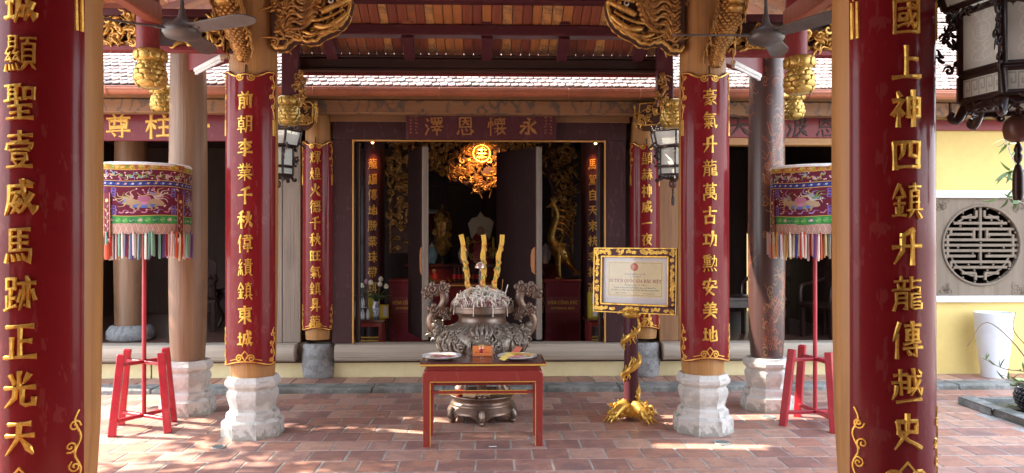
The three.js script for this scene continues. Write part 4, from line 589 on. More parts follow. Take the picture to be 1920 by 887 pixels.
// dragon figures standing off the column faces towards the viewer
function dragonCorbel(label, pos, dir) {
  const t = thing('dragon_corbel', label, 'carved bracket', pos, 0, 'gilded dragon corbels on the column fronts'); const s = dir;
  const path = curve([[s * 0.04, 0.46, 0.2], [s * 0.03, 0.26, 0.19], [0, 0.08, 0.15], [-s * 0.03, -0.06, 0.08], [-s * 0.045, -0.2, 0.0]], 30), rf = (u) => mix(0.085, 0.04, u * u), R = rng(661), sc = []; part(t, 'body', tube(path, rf, 12), M.giltOld);
  path.forEach((p, i) => { const u = i / 30, r = rf(u), n = 11; for (let k = 0; k < n; k++) { const a = (k + (i % 2) * 0.5) / n * 6.283; sc.push(ball(r * 0.3, p.x + Math.sin(a) * r * 1.0, p.y, p.z + Math.cos(a) * r * 1.0, 1, 0.9, 0.8, 6, 4)); } }); part(t, 'scales', sc, M.giltOld).userData.kind = 'stuff';
  part(t, 'snout', [ball(0.07, s * 0.035, 0.3, 0.27, 1.0, 0.9, 0.8), ball(0.032, s * 0.07, 0.33, 0.32), ball(0.032, s * 0.0, 0.33, 0.32), ball(0.055, s * 0.03, 0.21, 0.28, 1.1, 0.6, 0.9)], M.gilt);
  const c = []; for (let i = 0; i < 44; i++) { const q = path[Math.floor(R() * 28)], sd = R() < 0.5 ? -1 : 1, r = 0.07, z = q.z + (R() - 0.3) * 0.1; c.push(strand([[q.x + sd * r, q.y + 0.04, z], [q.x + sd * (r + 0.03), q.y + 0.07, z + 0.01], [q.x + sd * (r + 0.045), q.y + 0.02, z], [q.x + sd * (r + 0.02 + R() * 0.03), q.y - 0.05, z]], 0.015, 0.005, 0.004, i)); } part(t, 'mane', c, M.giltOld).userData.kind = 'stuff';
}
dragonCorbel('gilded dragon corbel hanging in front of the column above the left red couplet', [-1.975, 3.32, -6.4], -1);
dragonCorbel('gilded dragon corbel hanging in front of the column above the right red couplet', [2.05, 3.3, -6.4], 1);
// openwork cloud panels above the outer bays
function cloudPanel(label, x0, x1, seed) {
  const t = thing('cloud_carving', label, 'carved panel', [(x0 + x1) / 2, 3.225, -6.35], 0, 'gilded cloud carvings under the roof'), w = Math.abs(x1 - x0) / 2, ins = (x, y) => Math.abs(x) < w && y > 0.01 && y < 0.2 + 0.06 * Math.sin(x * 14 + seed);
  part(t, 'backing', cbox(w * 2, 0.04, 0.03, 0, 0.02, 0, 0.004), M.giltOld); const n = Math.round(w * 150);
  part(t, 'clouds', [...curlFill(ins, [-w, 0, w, 0.26], n, seed, 0.022, 0.045, 0.03, 0.013), ...curlFill(ins, [-w, 0, w, 0.26], n >> 1, seed + 3, 0.03, 0.05, 0.0, 0.014)], M.gilt).userData.kind = 'stuff';
}
cloudPanel('gilded cloud carving between the hanging post and the left couplet column', -2.42, -2.08, 671); cloudPanel('short gilded cloud carving at the far left of the view under the roof', -3.2, -2.66, 673);
cloudPanel('gilded cloud carving behind the ceiling fan near the dragon column', 2.16, 2.42, 677); cloudPanel('short gilded cloud carving beside the nearest right column', 2.66, 3.2, 679);
// carved beam ends projecting over the hall columns
function beamEnd(label, pos, turn) {
  const t = thing('carved_beam_end', label, 'carved beam end', pos, turn, 'carved beam ends over the hall columns'), S0 = [[-0.13, -0.11], [-0.11, 0.12], [0.1, 0.13], [0.14, 0.1], [0.13, -0.1], [0.09, -0.13], [-0.1, -0.13]];
  part(t, 'body', ext(poly(S0), 0.34, 0.012).translate(0, 0, -0.34), M.giltBack); const ins = (x, y) => Math.abs(x) < 0.105 && Math.abs(y) < 0.1;
  part(t, 'border', tube([...S0, S0[0]].map(([x, y]) => [x * 0.95, y * 0.95, 0.015]), 0.011, 5), M.gilt);
  part(t, 'scrollwork', curlFill(ins, [-0.1, -0.1, 0.1, 0.1], 24, Math.round(pos[0] * 100) + 900, 0.018, 0.034, 0.016, 0.008), M.gilt).userData.kind = 'stuff';
  for (const s of [-1, 1]) part(t, 'side_scroll', curlFill(() => true, [-0.3, -0.09, -0.02, 0.09], 12, 880 + s, 0.03, 0.04, 0.145, 0.01).map((g) => g.rotateY(s * Math.PI / 2).scale(1, 1, s > 0 ? 1 : 1)), M.gilt).userData.kind = 'stuff';
}
beamEnd('square carved gilt beam end above the left hall couplet', [-1.95, 3.02, -8.42], 0.3); beamEnd('square carved gilt beam end above the right hall couplet', [1.87, 3.03, -8.42], -0.3);

// ---------- lotus bud pendants ----------
function lotus(label, pos, k) {
  const t = thing('lotus_pendant', label, 'pendant', pos, 0, 'gilded lotus pendants under the hanging posts'); const P = (y) => { const u = clamp(y / 0.2); return 0.112 * Math.pow(Math.sin(Math.pow(u, 0.62) * 2.25 + 0.2), 0.75); };
  part(t, 'bud', lathe([[0.004, 0], ...Array.from({ length: 9 }, (_, i) => [P(0.01 + i * 0.0235) * k * 0.97, (0.005 + i * 0.0235) * k]), [0.08 * k, 0.215 * k]], 20), M.lotusGold);
  for (let r = 0; r < 5; r++) { const n = [5, 7, 8, 8, 8][r], y = [0.035, 0.075, 0.115, 0.155, 0.19][r], rad = P(y); for (let i = 0; i < n; i++) { const a = (i + (r % 2) * 0.5) / n * 6.283, w = rad * 6.283 / n * 0.56; part(t, 'petal', fin(new THREE.SphereGeometry(1, 7, 5).scale(w, 0.034, 0.016).rotateX(0.5 - r * 0.16).translate(0, y, rad - 0.003).rotateY(a).scale(k, k, k)), M.lotusGold); } }
  const cup = part(t, 'cup', lathe([[0.075, 0.2], [0.1, 0.215], [0.116, 0.25], [0.118, 0.285], [0.1, 0.3], [0.06, 0.302]].map(([r, y]) => [r * k, y * k]), 20), M.lotusGold);
  for (let i = 0; i < 9; i++) part(cup, 'petal', fin(new THREE.SphereGeometry(1, 8, 6).scale(0.044, 0.04, 0.014).translate(0, 0.252, 0.113).rotateY(i / 9 * 6.283).scale(k, k, k)), M.lotusGold);
}
lotus('large gilded lotus pendant hanging near the left ceiling fan', [-2.51, 2.806, -6.0], 1); lotus('small silvery gilt lotus pendant behind the plain wooden column', [-3.1, 2.885, -7.6], 0.85); lotus('gilded lotus pendant half hidden behind the left couplet column', [-1.88, 2.77, -7.66], 0.95);
lotus('large gilded lotus pendant hanging near the right ceiling fan', [2.555, 2.79, -6.0], 1); lotus('small gilded lotus pendant behind the dragon column, partly sunlit', [3.15, 2.845, -7.6], 0.9); lotus('gilded lotus pendant half hidden behind the right couplet column', [1.945, 2.76, -7.66], 0.95);
// hanging carved brackets on the inner posts behind the couplet columns
for (const [x, s, l] of [[-1.74, -1, 'left'], [1.82, 1, 'right']]) { const t = thing('carved_drop', `small gilded leaf carving on the post behind the ${l} couplet column`, 'carving', [x, 3.1, -7.6], 0, 'leaf carvings on the inner posts'); part(t, 'leaves', curlFill((a, b) => Math.abs(a) < 0.05, [-0.05, -0.1, 0.05, 0.16], 16, 690 + s, 0.02, 0.035, 0.02, 0.011), M.giltOld).userData.kind = 'stuff'; part(t, 'stem', tube(curve([[0, 0.2, 0], [s * 0.03, 0.05, 0.01], [-s * 0.02, -0.06, 0.01], [s * 0.01, -0.16, 0.02]], 10), [0.03, 0.012], 7), M.giltOld); }

// ---------- ceiling fans ----------
function ceilingFan(label, pos, a0, tilt) {
  const t = thing('ceiling_fan', label, 'ceiling fan', pos, 0, 'ceiling fans'); part(t, 'rod', cyl(0.011, 0.011, 0.75, 0, 0.45, 0, 10), M.fan); part(t, 'cowl', lathe([[0.09, 0.035], [0.06, 0.05], [0.028, 0.09], [0.014, 0.16], [0.012, 0.2]], 20), M.fan);
  part(t, 'motor', lathe([[0.001, -0.062], [0.06, -0.06], [0.105, -0.045], [0.125, -0.015], [0.122, 0.012], [0.1, 0.035], [0.05, 0.042]], 28), M.fan);
  const s = new THREE.Shape(); s.moveTo(0.1, -0.055); s.lineTo(0.5, -0.072); s.quadraticCurveTo(0.64, -0.06, 0.645, 0); s.quadraticCurveTo(0.64, 0.05, 0.5, 0.06); s.lineTo(0.1, 0.045); const bg = ext(s, 0.006, 0.002, 8).rotateX(-Math.PI / 2 + tilt);
  for (let i = 0; i < 3; i++) { const b = part(t, 'blade', bg, M.fan); b.rotation.y = a0 + i * 2.0944; part(b, 'blade_iron', cbox(0.1, 0.014, 0.045, 0.12, 0.004, 0, 0.004), M.fan); }
}
ceilingFan('grey ceiling fan on a thin rod beside the left couplet column', [-1.955, 3.045, -5.2], 1.62, -0.3); ceilingFan('grey ceiling fan on a thin rod beside the right couplet column', [1.995, 3.04, -5.2], 3.14, -0.3);
// ---------- fluorescent tube fittings, unlit ----------
for (const [pos, turn, roll, l] of [[[-2.4, 3.185, -6.93], -0.906, 0, 'left'], [[2.45, 3.165, -6.93], 0.906, 0, 'right']]) { const t = thing('tube_light', `white fluorescent tube fitting under the red tie beam by the ${l} couplet column`, 'light fitting', pos, turn, 'fluorescent tube fittings'); part(t, 'housing', cbox(0.7, 0.035, 0.05, 0, 0.03, 0, 0.006), M.white); part(t, 'tube', fin(new THREE.CylinderGeometry(0.013, 0.013, 0.66, 12).rotateZ(Math.PI / 2)), M.porcelain); for (const s of [-1, 1]) part(t, 'socket', cbox(0.02, 0.045, 0.03, s * 0.335, 0.008, 0, 0.004), M.white); }

// ---------- lanterns ----------
const etch = canvasTex(256, 384, (c, w, h) => { c.fillStyle = '#e6ebe4'; c.fillRect(0, 0, w, h); c.strokeStyle = '#fbfcfa'; c.lineWidth = 7; c.beginPath(); c.ellipse(w / 2, h * 0.38, 52, 62, 0, 0, 7); c.stroke(); for (const dy of [-26, -9, 9, 26]) { c.beginPath(); c.moveTo(w / 2 - 36, h * 0.38 + dy); c.lineTo(w / 2 + 36, h * 0.38 + dy); c.stroke(); } c.beginPath(); c.moveTo(w / 2, h * 0.38 - 44); c.lineTo(w / 2, h * 0.38 + 44); c.stroke(); for (const s of [-1, 1]) { for (const [y, r] of [[0.16, 24], [0.62, 20], [0.76, 28]]) { c.beginPath(); c.arc(w / 2 + s * 34, h * y, r, 0, 5); c.stroke(); } c.lineWidth = 4; c.strokeRect(18, 16, w - 36, h - 32); c.lineWidth = 7; } c.beginPath(); c.arc(w / 2, h * 0.74, 44, 0.3, 2.9); c.stroke(); });
const keyBand = canvasTex(256, 96, (c, w, h) => { c.fillStyle = '#e6ebe4'; c.fillRect(0, 0, w, h); c.strokeStyle = '#b9c0b6'; c.lineWidth = 7; for (let i = 0; i < 5; i++) { const x = 20 + i * 46; c.beginPath(); c.moveTo(x, 78); c.lineTo(x, 20); c.lineTo(x + 34, 20); c.lineTo(x + 34, 58); c.lineTo(x + 16, 58); c.lineTo(x + 16, 40); c.stroke(); } });
M.etched = phy({ color: [0.97, 0.98, 0.97], map: etch, transmission: 0.28, thickness: 0, roughness: 0.7 }); M.keyGlass = phy({ color: [0.97, 0.98, 0.97], map: keyBand, transmission: 0.28, thickness: 0, roughness: 0.7 });
function lantern(label, pos, k, turn) {
  const t = thing('hanging_lantern', label, 'lantern', pos, turn, 'six-sided glass lanterns'), n = 6, ap = (r) => r * Math.cos(Math.PI / n);
  const T = [[0.30, 0.44, 0.36, 0.66], [0.235, 0.13, 0.235, 0.42], [0.235, 0.0, 0.235, 0.115]];   // tiers: lower radius, lower y, upper radius, upper y
  const bar = (a, b, w) => tube([a, b], w, 4), at = (i, r, y) => { const a = (i + 0.5) / n * 6.283; return V(Math.sin(a) * r * k, y * k, Math.cos(a) * r * k); };
  T.forEach(([r0, y0, r1, y1], ti) => {
    for (let i = 0; i < n; i++) {
      const a = at(i, r0, y0), b = at(i + 1, r0, y0), c = at(i + 1, r1, y1), d = at(i, r1, y1), g = tris([[a.toArray(), b.toArray(), c.toArray()], [a.toArray(), c.toArray(), d.toArray()]]), uv = g.attributes.uv;
      [[0, 0], [1, 0], [1, 1], [0, 0], [1, 1], [0, 1]].forEach((q, j) => uv.setXY(j, q[0], q[1])); part(t, 'glass_pane', g, ti === 2 ? M.keyGlass : M.etched);
      const e = 1.012, fr = part(t, 'frame_bar', [bar(at(i, r0 * e, y0), at(i, r1 * e, y1), 0.019 * k), bar(at(i, r0 * e, y0), at(i + 1, r0 * e, y0), 0.016 * k), bar(at(i, r1 * e, y1), at(i + 1, r1 * e, y1), 0.016 * k)], M.rose);
    }
  });
  const R = rng(700);
  for (let i = 0; i < n; i++) {
    const a = (i + 0.5) / n * 6.283, m = (i + 1) / n * 6.283, place = (gs, ang, r, y) => gs.map((g) => g.scale(k, k, k).rotateY(ang).translate(Math.sin(ang) * r * k, y * k, Math.cos(ang) * r * k));
    const fret = curlFill((x, y) => y > -0.045 + Math.abs(Math.sin(x * 20)) * 0.02, [-0.13, -0.045, 0.13, 0.01], 13, 710 + i, 0.012, 0.02, 0, 0.006); part(t, 'fretwork', place(fret, m, ap(0.3), 0.42), M.rose).userData.kind = 'stuff';
    const arch = curlFill((x, y) => y < 0.09 - x * x * 3.2, [-0.15, 0, 0.15, 0.09], 18, 730 + i, 0.014, 0.024, 0, 0.008); part(t, 'crest', place(arch, m, ap(0.365), 0.67), M.rose).userData.kind = 'stuff';
    part(t, 'corner_scroll', place(curlFill((x, y) => x < 0.085 - Math.abs(y) * 0.3 && x > 0.0, [0, -0.15, 0.085, 0.12], 14, 750 + i, 0.016, 0.026, 0, 0.008).map((g) => g.rotateY(-Math.PI / 2)), a, 0.245, 0.26), M.rose).userData.kind = 'stuff';
    part(t, 'corner_hook', place([tube(curve([[0, 0.06, 0], [0, 0.03, 0.06], [0, 0.0, 0.085], [0, -0.02, 0.06]], 9), [0.02, 0.012], 6)], a, 0.33, 0.42), M.rose);
    part(t, 'foot', place([tube(curve([[0, 0.03, 0], [0, -0.03, 0.03], [0, -0.07, 0.055], [0, -0.055, 0.085], [0, -0.03, 0.07]], 10), [0.026, 0.012], 6)], a, 0.2, -0.02), M.rose);
    part(t, 'apron', place([...curlFill((x, y) => y > -0.05 + 0.12 * Math.abs(x), [-0.1, -0.05, 0.1, 0.0], 9, 770 + i, 0.014, 0.022, 0, 0.007), cbox(0.23, 0.045, 0.02, 0, -0.015, 0, 0.004)], m, ap(0.228), -0.012), M.rose).userData.kind = 'stuff';
  }
  part(t, 'bottom_plate', loft([[0.2 * k, -0.03 * k], [0.23 * k, -0.02 * k], [0.23 * k, -0.005 * k]], 6, Math.PI / 6), M.rose);
  part(t, 'cap', loft([[0.3 * k, 0.64 * k], [0.12 * k, 0.7 * k], [0.05 * k, 0.8 * k]], 6, Math.PI / 6), M.rose); part(t, 'hanger', cyl(0.008, 0.008, 0.9 * k, 0, 1.2 * k, 0, 8), M.iron);
  const dr = part(t, 'knob', lathe([[0.001, -0.2], [0.03, -0.198], [0.056, -0.18], [0.064, -0.14], [0.06, -0.11], [0.05, -0.095], [0.035, -0.08], [0.012, -0.07], [0.008, -0.03]].map(([r, y]) => [r * k, y * k]), 20), std({ color: [0.12, 0.05, 0.035], roughness: 0.35 })); part(dr, 'bead', lathe([[0.006, -0.3], [0.016, -0.285], [0.02, -0.265], [0.012, -0.25], [0.02, -0.235], [0.014, -0.215], [0.006, -0.2]].map(([r, y]) => [r * k, y * k]), 12), M.rose); part(dr, 'tassel', lathe([[0.02, -0.47], [0.025, -0.44], [0.024, -0.35], [0.015, -0.31], [0.005, -0.3]].map(([r, y]) => [r * k, y * k]), 14), M.rose);
}
lantern('large six-sided lantern of etched white glass in dark carved wood at the upper right', [2.42, 2.262, -3.3], 0.94, 0.716);
lantern('small white glass lantern beside the left hall couplet', [-2.09, 2.31, -8.0], 0.68, 0.1); lantern('small white glass lantern between the right hall couplet and the couplet column', [2.03, 2.32, -8.0], 0.68, 0.42);

// ---------- ritual parasols and their stands ----------
const brocade = canvasTex(2048, 512, (c, cw, ch) => {
  const w = 4096, h = 1024; c.scale(0.5, 0.5);
  const R = rng(801), pick = (a) => a[Math.floor(R() * a.length)];
  const band = (y0, y1, col) => { c.fillStyle = col; c.fillRect(0, y0 * h, w, (y1 - y0) * h); };
  band(0, 1, '#6e0c30'); band(0, 0.1, '#c9962c'); band(0.285, 0.375, '#25307f'); band(0.865, 1, '#3f9a4a');
  for (const y of [0.1, 0.285, 0.375, 0.862]) { c.fillStyle = '#d8b060'; c.fillRect(0, y * h - 6, w, 12); }
  const blob = (x, y, col, r, sq = 0.6, a = 0) => { c.fillStyle = col; c.beginPath(); c.ellipse(x, y, r, r * sq, a, 0, 7); c.fill(); };
  const wave = (x, y, L, a, col, lw, amp) => { c.strokeStyle = col; c.lineCap = 'round'; for (let k = 0; k < 12; k++) { c.lineWidth = lw * (1.1 - k / 13); c.beginPath(); for (let j = 0; j < 2; j++) { const t = (k + j) / 12, px = x + Math.cos(a) * L * t - Math.sin(a) * Math.sin(t * 7) * amp, py = y + Math.sin(a) * L * t + Math.cos(a) * Math.sin(t * 7) * amp; if (j) c.lineTo(px, py); else c.moveTo(px, py); } c.stroke(); } };
  for (let i = 0; i < 60; i++) { blob(i / 60 * w, 0.05 * h + (R() - 0.5) * 20, pick(['#c04a50', '#7fa63a', '#e3c65a', '#d98c4a']), 30 + R() * 16, 0.55, R() * 3); wave(i / 60 * w, 0.05 * h, 64, (R() - 0.5), pick(['#5d8a33', '#efe0a0']), 9, 12); }
  for (let i = 0; i < 260; i++) { const y = R() < 0.35 ? mix(0.12, 0.27, R()) : mix(0.4, 0.84, R()); blob(R() * w, y * h, '#e9dcd2', 12, 1); }
  for (let i = 0; i < 32; i++) { const x = (i + 0.5) / 32 * w, y = mix(0.16, 0.22, R()) * h; for (let k = 0; k < 4; k++) wave(x, y, 90 + R() * 40, R() * 6.3, pick(['#c9b98a', '#7d9a54', '#c97f9c', '#cfa04e', '#8fb0c8', '#e2d7c0']), 20, 20); blob(x, y, pick(['#d9a8b8', '#c8b57a', '#8fae6a']), 26, 0.8); }
  for (let i = 0; i < 40; i++) { const x = (i + 0.5) / 40 * w, y = 0.33 * h; wave(x - 40, y, 84, 0, '#6f7fd0', 9, 16); blob(x, y, pick(['#c8b9d8', '#d8a0a8', '#9fb0e8']), 20, 0.9); blob(x, y, '#e8d8a0', 8, 1); }
  for (let i = 0; i < 40; i++) { const x = (i + 0.5) / 40 * w, y = 0.932 * h; c.fillStyle = i % 3 ? '#5fb55a' : '#2f8460'; c.fillRect(x - 30, y - 45, 60, 90); wave(x - 40, y, 80, 0.1, '#cfe3a0', 8, 16); if (i % 4 === 0) { blob(x, y, '#d9b0c0', 26, 0.9); blob(x, y, '#efe6d0', 10, 1); } }
  for (let k = 0; k < 4; k++) {                                  // a galloping unicorn in each of the four fields
    c.save(); c.translate((k + 0.5) / 4 * w, 0.61 * h); c.scale(3.4, 2.35); const x = 0, y = 0;
    for (const s of [-1, 1]) { c.strokeStyle = '#6f6fc8'; c.lineWidth = 5; for (let j = 0; j < 3; j++) c.strokeRect(x + s * 122 - 10 - j, -88 + j * 22, 16, 16); for (let j = 0; j < 3; j++) c.strokeRect(x + s * 122 - 10, 40 + j * 22, 16, 16); }
    blob(x - 6, y + 18, '#b79a78', 74, 0.33, 0.06); blob(x + 52, y + 16, '#c2a684', 34, 0.6, 0.7); blob(x - 62, y + 6, '#bda07c', 30, 0.5, -0.5); blob(x + 2, y + 40, '#5d7fc8', 56, 0.26, 0.02); blob(x, y - 12, '#c07898', 26, 0.9); blob(x, y + 22, '#d890b0', 14, 0.9);
    for (let j = 0; j < 9; j++) wave(x + 40, y - 26, 55 + R() * 25, -2.8 + j * 0.42, pick(['#8ea7c8', '#7d9a4a', '#c8b06a', '#c87f9c', '#d9d0c0']), 10, 9);
    for (let j = 0; j < 8; j++) wave(x - 60, y - 10, 50 + R() * 30, 2.2 + j * 0.4, pick(['#c2b07a', '#8a8f4a', '#a98ac8', '#c8a890', '#7f98c8']), 10, 10);
    for (let j = 0; j < 4; j++) wave(x - 50 + j * 34, y + 36, 40, 1.3 + (j % 2) * 0.7, '#b79a78', 12, 4); for (let j = 0; j < 5; j++) wave(x - 100 + j * 46, y + 84, 40, -0.4, pick(['#c87f9c', '#a98ac8']), 9, 7);
    c.restore();
  }
});
const brocadeMat = std({ map: brocade, color: [0.72, 0.72, 0.72], roughness: 0.85, bumpMap: roughBump, bumpScale: 0.004 });
const ribbonTex = canvasTex(128, 512, (c, w, h) => { c.fillStyle = '#6e0c30'; c.fillRect(0, 0, w, h); c.strokeStyle = '#d8b060'; c.lineWidth = 8; c.strokeRect(6, -10, w - 12, h + 4); c.lineWidth = 6; c.strokeStyle = '#b7a86a'; c.beginPath(); c.moveTo(60, 470); c.quadraticCurveTo(90, 340, 56, 180); c.stroke(); for (let i = 0; i < 8; i++) { c.fillStyle = ['#c8b86a', '#7d9a54', '#d9a8b8'][i % 3]; c.beginPath(); c.ellipse(60 + (i % 2 ? 22 : -20), 440 - i * 42, 22, 9, i % 2 ? -0.8 : 0.8, 0, 7); c.fill(); } c.fillStyle = '#d8c070'; c.beginPath(); c.ellipse(64, 84, 30, 20, 0, 0, 7); c.fill(); });
const ribbonMat = std({ map: ribbonTex, roughness: 0.75 });
const lace = std({ map: canvasTex(512, 128, (c, w, h) => { c.fillStyle = '#7a3b3a'; c.fillRect(0, 0, w, h); c.lineWidth = 5; for (let i = -8; i < 40; i++) { c.strokeStyle = i % 5 ? '#cfae9a' : '#e6dcd0'; c.beginPath(); c.moveTo(i * 16, 0); c.lineTo(i * 16 + 64, h); c.stroke(); c.beginPath(); c.moveTo(i * 16 + 64, 0); c.lineTo(i * 16, h); c.stroke(); } }), roughness: 0.9 });
const threads = [[0.62, 0.58, 0.48], [0.55, 0.05, 0.035], [0.10, 0.16, 0.5], [0.62, 0.36, 0.34], [0.12, 0.05, 0.22], [0.68, 0.6, 0.52], [0.16, 0.32, 0.4], [0.7, 0.42, 0.08], [0.6, 0.1, 0.05], [0.62, 0.5, 0.3], [0.66, 0.64, 0.6], [0.2, 0.42, 0.3]].map((c) => std({ color: c, roughness: 0.9, bumpMap: grainBump, bumpScale: 0.003 }));
function parasol(label, pos, turn, seed) {
  const t = thing('ritual_parasol', label, 'parasol', pos, turn, 'embroidered ritual parasols'), r = 0.378, N = 64, R = rng(seed), y0 = 1.775, y1 = 2.275, rad = (a, y) => r * (1 + 0.018 * Math.cos(a * 8) + 0.012 * Math.sin(a * 3 + seed) + (y < 1.9 ? 0.012 * Math.sin(a * 11 + seed) : 0)), pos_ = [], uv = [], idx = [], rows = 6;
  for (let j = 0; j <= rows; j++) for (let i = 0; i <= N; i++) { const a = i / N * 6.2832, y = mix(y0, y1, j / rows) + 0.006 * Math.sin(a * 4 + seed), q = rad(a, y); pos_.push(Math.sin(a) * q, y, Math.cos(a) * q); uv.push(i / N, j / rows); }
  for (let j = 0; j < rows; j++) for (let i = 0; i < N; i++) { const a = j * (N + 1) + i; idx.push(a, a + 1, a + N + 1, a + 1, a + N + 2, a + N + 1); }
  const g = new THREE.BufferGeometry(); g.setAttribute('position', new THREE.Float32BufferAttribute(pos_, 3)); g.setAttribute('uv', new THREE.Float32BufferAttribute(uv, 2)); g.setIndex(idx); g.computeVertexNormals();
  const cm = brocadeMat; part(t, 'canopy', fin(g), cm); part(t, 'top_cover', lathe([[0.382, 2.262], [0.386, 2.275], [0.375, 2.288], [0.2, 2.302], [0.01, 2.31]], 48), M.white);
  const pl = []; for (let j = 0; j < 2; j++) for (let i = 0; i <= N; i++) { } const lg = fin(new THREE.CylinderGeometry(0.376, 0.372, 0.085, 48, 1, true).translate(0, 1.735, 0)), luv = lg.attributes.uv; for (let i = 0; i < luv.count; i++) luv.setXY(i, luv.getX(i) * 8, luv.getY(i)); const lm = lace; lace.map.wrapS = THREE.RepeatWrapping; part(t, 'lace_band', lg, lm);
  const tg = [0, 1, 2].map((v) => mergeGeometries([lathe([[0.0085, 1.475 + v * 0.012], [0.0105, 1.5], [0.0095, 1.62], [0.0085, 1.68], [0.005, 1.69]], 7), ball(0.009, 0, 1.695, 0, 1, 1, 1, 6, 5)]));
  for (let i = 0; i < 104; i++) { const a = i / 104 * 6.283 + (R() - 0.5) * 0.03, m = part(t, 'fringe_tassel', tg[i % 3], threads[Math.floor(R() * threads.length)]); m.position.set(Math.sin(a) * 0.372, (R() - 0.5) * 0.03, Math.cos(a) * 0.372); m.rotation.set((R() - 0.5) * 0.05, 0, (R() - 0.5) * 0.06); m.scale.set(1, 1, 1); }
  for (let i = 0; i < 4; i++) { const a = i / 4 * 6.283, rb = part(t, 'ribbon', (() => { const s = new THREE.Shape(); s.moveTo(-0.035, 0); s.lineTo(-0.035, -0.36); s.quadraticCurveTo(0, -0.4, 0.035, -0.36); s.lineTo(0.035, 0); const e = fin(new THREE.ExtrudeGeometry(s, { depth: 0.004, bevelEnabled: false, curveSegments: 5 })), u = e.attributes.uv, p = e.attributes.position; for (let q = 0; q < u.count; q++) u.setXY(q, (p.getX(q) + 0.035) / 0.07, (p.getY(q) + 0.385) / 0.385); return e; })(), ribbonMat); rb.position.set(Math.sin(a) * 0.392, 2.03, Math.cos(a) * 0.392); rb.rotation.y = a; rb.rotation.order = 'YXZ'; rb.rotation.x = 0.01; part(rb, 'tassel', lathe([[0.02, -0.55], [0.023, -0.52], [0.02, -0.43], [0.012, -0.405], [0.004, -0.395]], 9), threads[i % 3 ? 1 : 8]); }
  part(t, 'pole', cyl(0.017, 0.019, 2.16, 0, 1.2, 0, 12), M.standRed);
  return t;
}
function parasolStand(label, pos, turn) {
  const t = thing('parasol_stand', label, 'stand', pos, turn, 'red wooden parasol stands');
  for (const sx of [-1, 1]) for (const sz of [-1, 1]) { const l = part(t, 'leg', cbox(0.062, 0.68, 0.062, 0, 0.34, 0, 0.005), M.standRed); l.position.set(sx * 0.215, -0.002, sz * 0.215); l.rotation.set(-sz * 0.09, 0, sx * 0.09); }
  for (const [y, w] of [[0.58, 0.43], [0.115, 0.5]]) for (const a of [0.7854, -0.7854]) part(t, 'stretcher', cbox(w * 1.1, 0.028, 0.04, 0, y + (a > 0 ? 0.004 : 0), 0, 0.004).rotateY(a), M.standRed);
}
parasol('maroon embroidered parasol with coloured tassels left of the plain wooden column', [-2.9, 0, -6.78], -0.37, 3); parasol('maroon embroidered parasol with coloured tassels partly hidden by the right front column', [3.0, 0, -6.75], 0.07, 8);
parasolStand('red four-legged stand holding the parasol by the plain wooden column', [-2.9, 0, -6.78], 0.28); parasolStand('red four-legged stand holding the parasol by the dragon column', [3.0, 0, -6.75], 0.9);

// ---------- altar table ----------
{
  const t = thing('altar_table', 'small red altar table with gilt lines in front of the bronze incense burner', 'table', [0.052, 0, -6.3]), w = 0.46, d = 0.185;
  const tp = part(t, 'table_top', cbox(1.0, 0.028, 0.44, 0, 0.655, 0, 0.006), M.tableTop); part(tp, 'gilt_edge', [cbox(1.0, 0.014, 0.006, 0, 0.652, 0.222, 0.002), cbox(0.006, 0.014, 0.44, -0.502, 0.652, 0, 0.002), cbox(0.006, 0.014, 0.44, 0.502, 0.652, 0, 0.002)], M.goldPaint);
  part(t, 'waist', cbox(0.9, 0.05, 0.36, 0, 0.617, 0, 0.004), M.tableRed);
  const ap = (x0) => ext(poly([[-0.45, 0.6], [0.45, 0.6], [0.472, 0.575], [0.475, 0.545], [0.475, 0.52], [-0.475, 0.52], [-0.475, 0.545], [-0.472, 0.575]]), 0.03, 0.006).translate(0, 0, x0);
  part(t, 'apron', ap(0.165), M.tableRed); part(t, 'apron', ap(-0.195), M.tableRed); for (const s of [-1, 1]) part(t, 'apron', cbox(0.03, 0.08, 0.34, s * 0.458, 0.56, 0, 0.006), M.tableRed);
  for (const sx of [-1, 1]) for (const sz of [-1, 1]) { const l = part(t, 'leg', ext(poly([[0.004, 0], [0.05, 0], [0.052, 0.3], [0.056, 0.53], [-0.004, 0.53], [0, 0.3]].map(([x, y]) => [sx * (0.42 + x), y]).sort(() => 0)), 0.046, 0.003).translate(0, 0, sz * 0.172 - 0.023), M.tableRed); if (sz > 0) part(l, 'gilt_line', pbox(0.006, 0.5, 0.006, sx * 0.418, 0.255, 0.196), M.goldPaint); }
  part(t, 'stretcher', cbox(0.84, 0.022, 0.03, 0, 0.432, 0.175, 0.004), M.tableRed); part(t, 'stretcher', cbox(0.84, 0.022, 0.03, 0, 0.432, -0.175, 0.004), M.tableRed);
  part(t, 'gilt_line', [pbox(0.84, 0.006, 0.006, 0, 0.516, 0.204), pbox(0.7, 0.005, 0.004, 0, 0.446, 0.191), pbox(0.7, 0.005, 0.004, 0, 0.418, 0.191)], M.goldPaint);
}
function plate(label, x, z, draw) {
  const t = thing('offering_plate', label, 'plate', [x, 0.67, z], 0, 'plates on the altar table'); part(t, 'dish', lathe([[0.001, 0.006], [0.1, 0.008], [0.135, 0.018], [0.165, 0.03], [0.162, 0.034], [0.13, 0.024], [0.1, 0.015], [0.001, 0.013]].slice(0), 36), M.porcelain);
  const g = fin(new THREE.CircleGeometry(0.135, 36).rotateX(-Math.PI / 2).translate(0, 0.0245, 0)); part(t, 'pattern', g, std({ map: canvasTex(256, 256, draw), roughness: 0.35 })); return t;
}
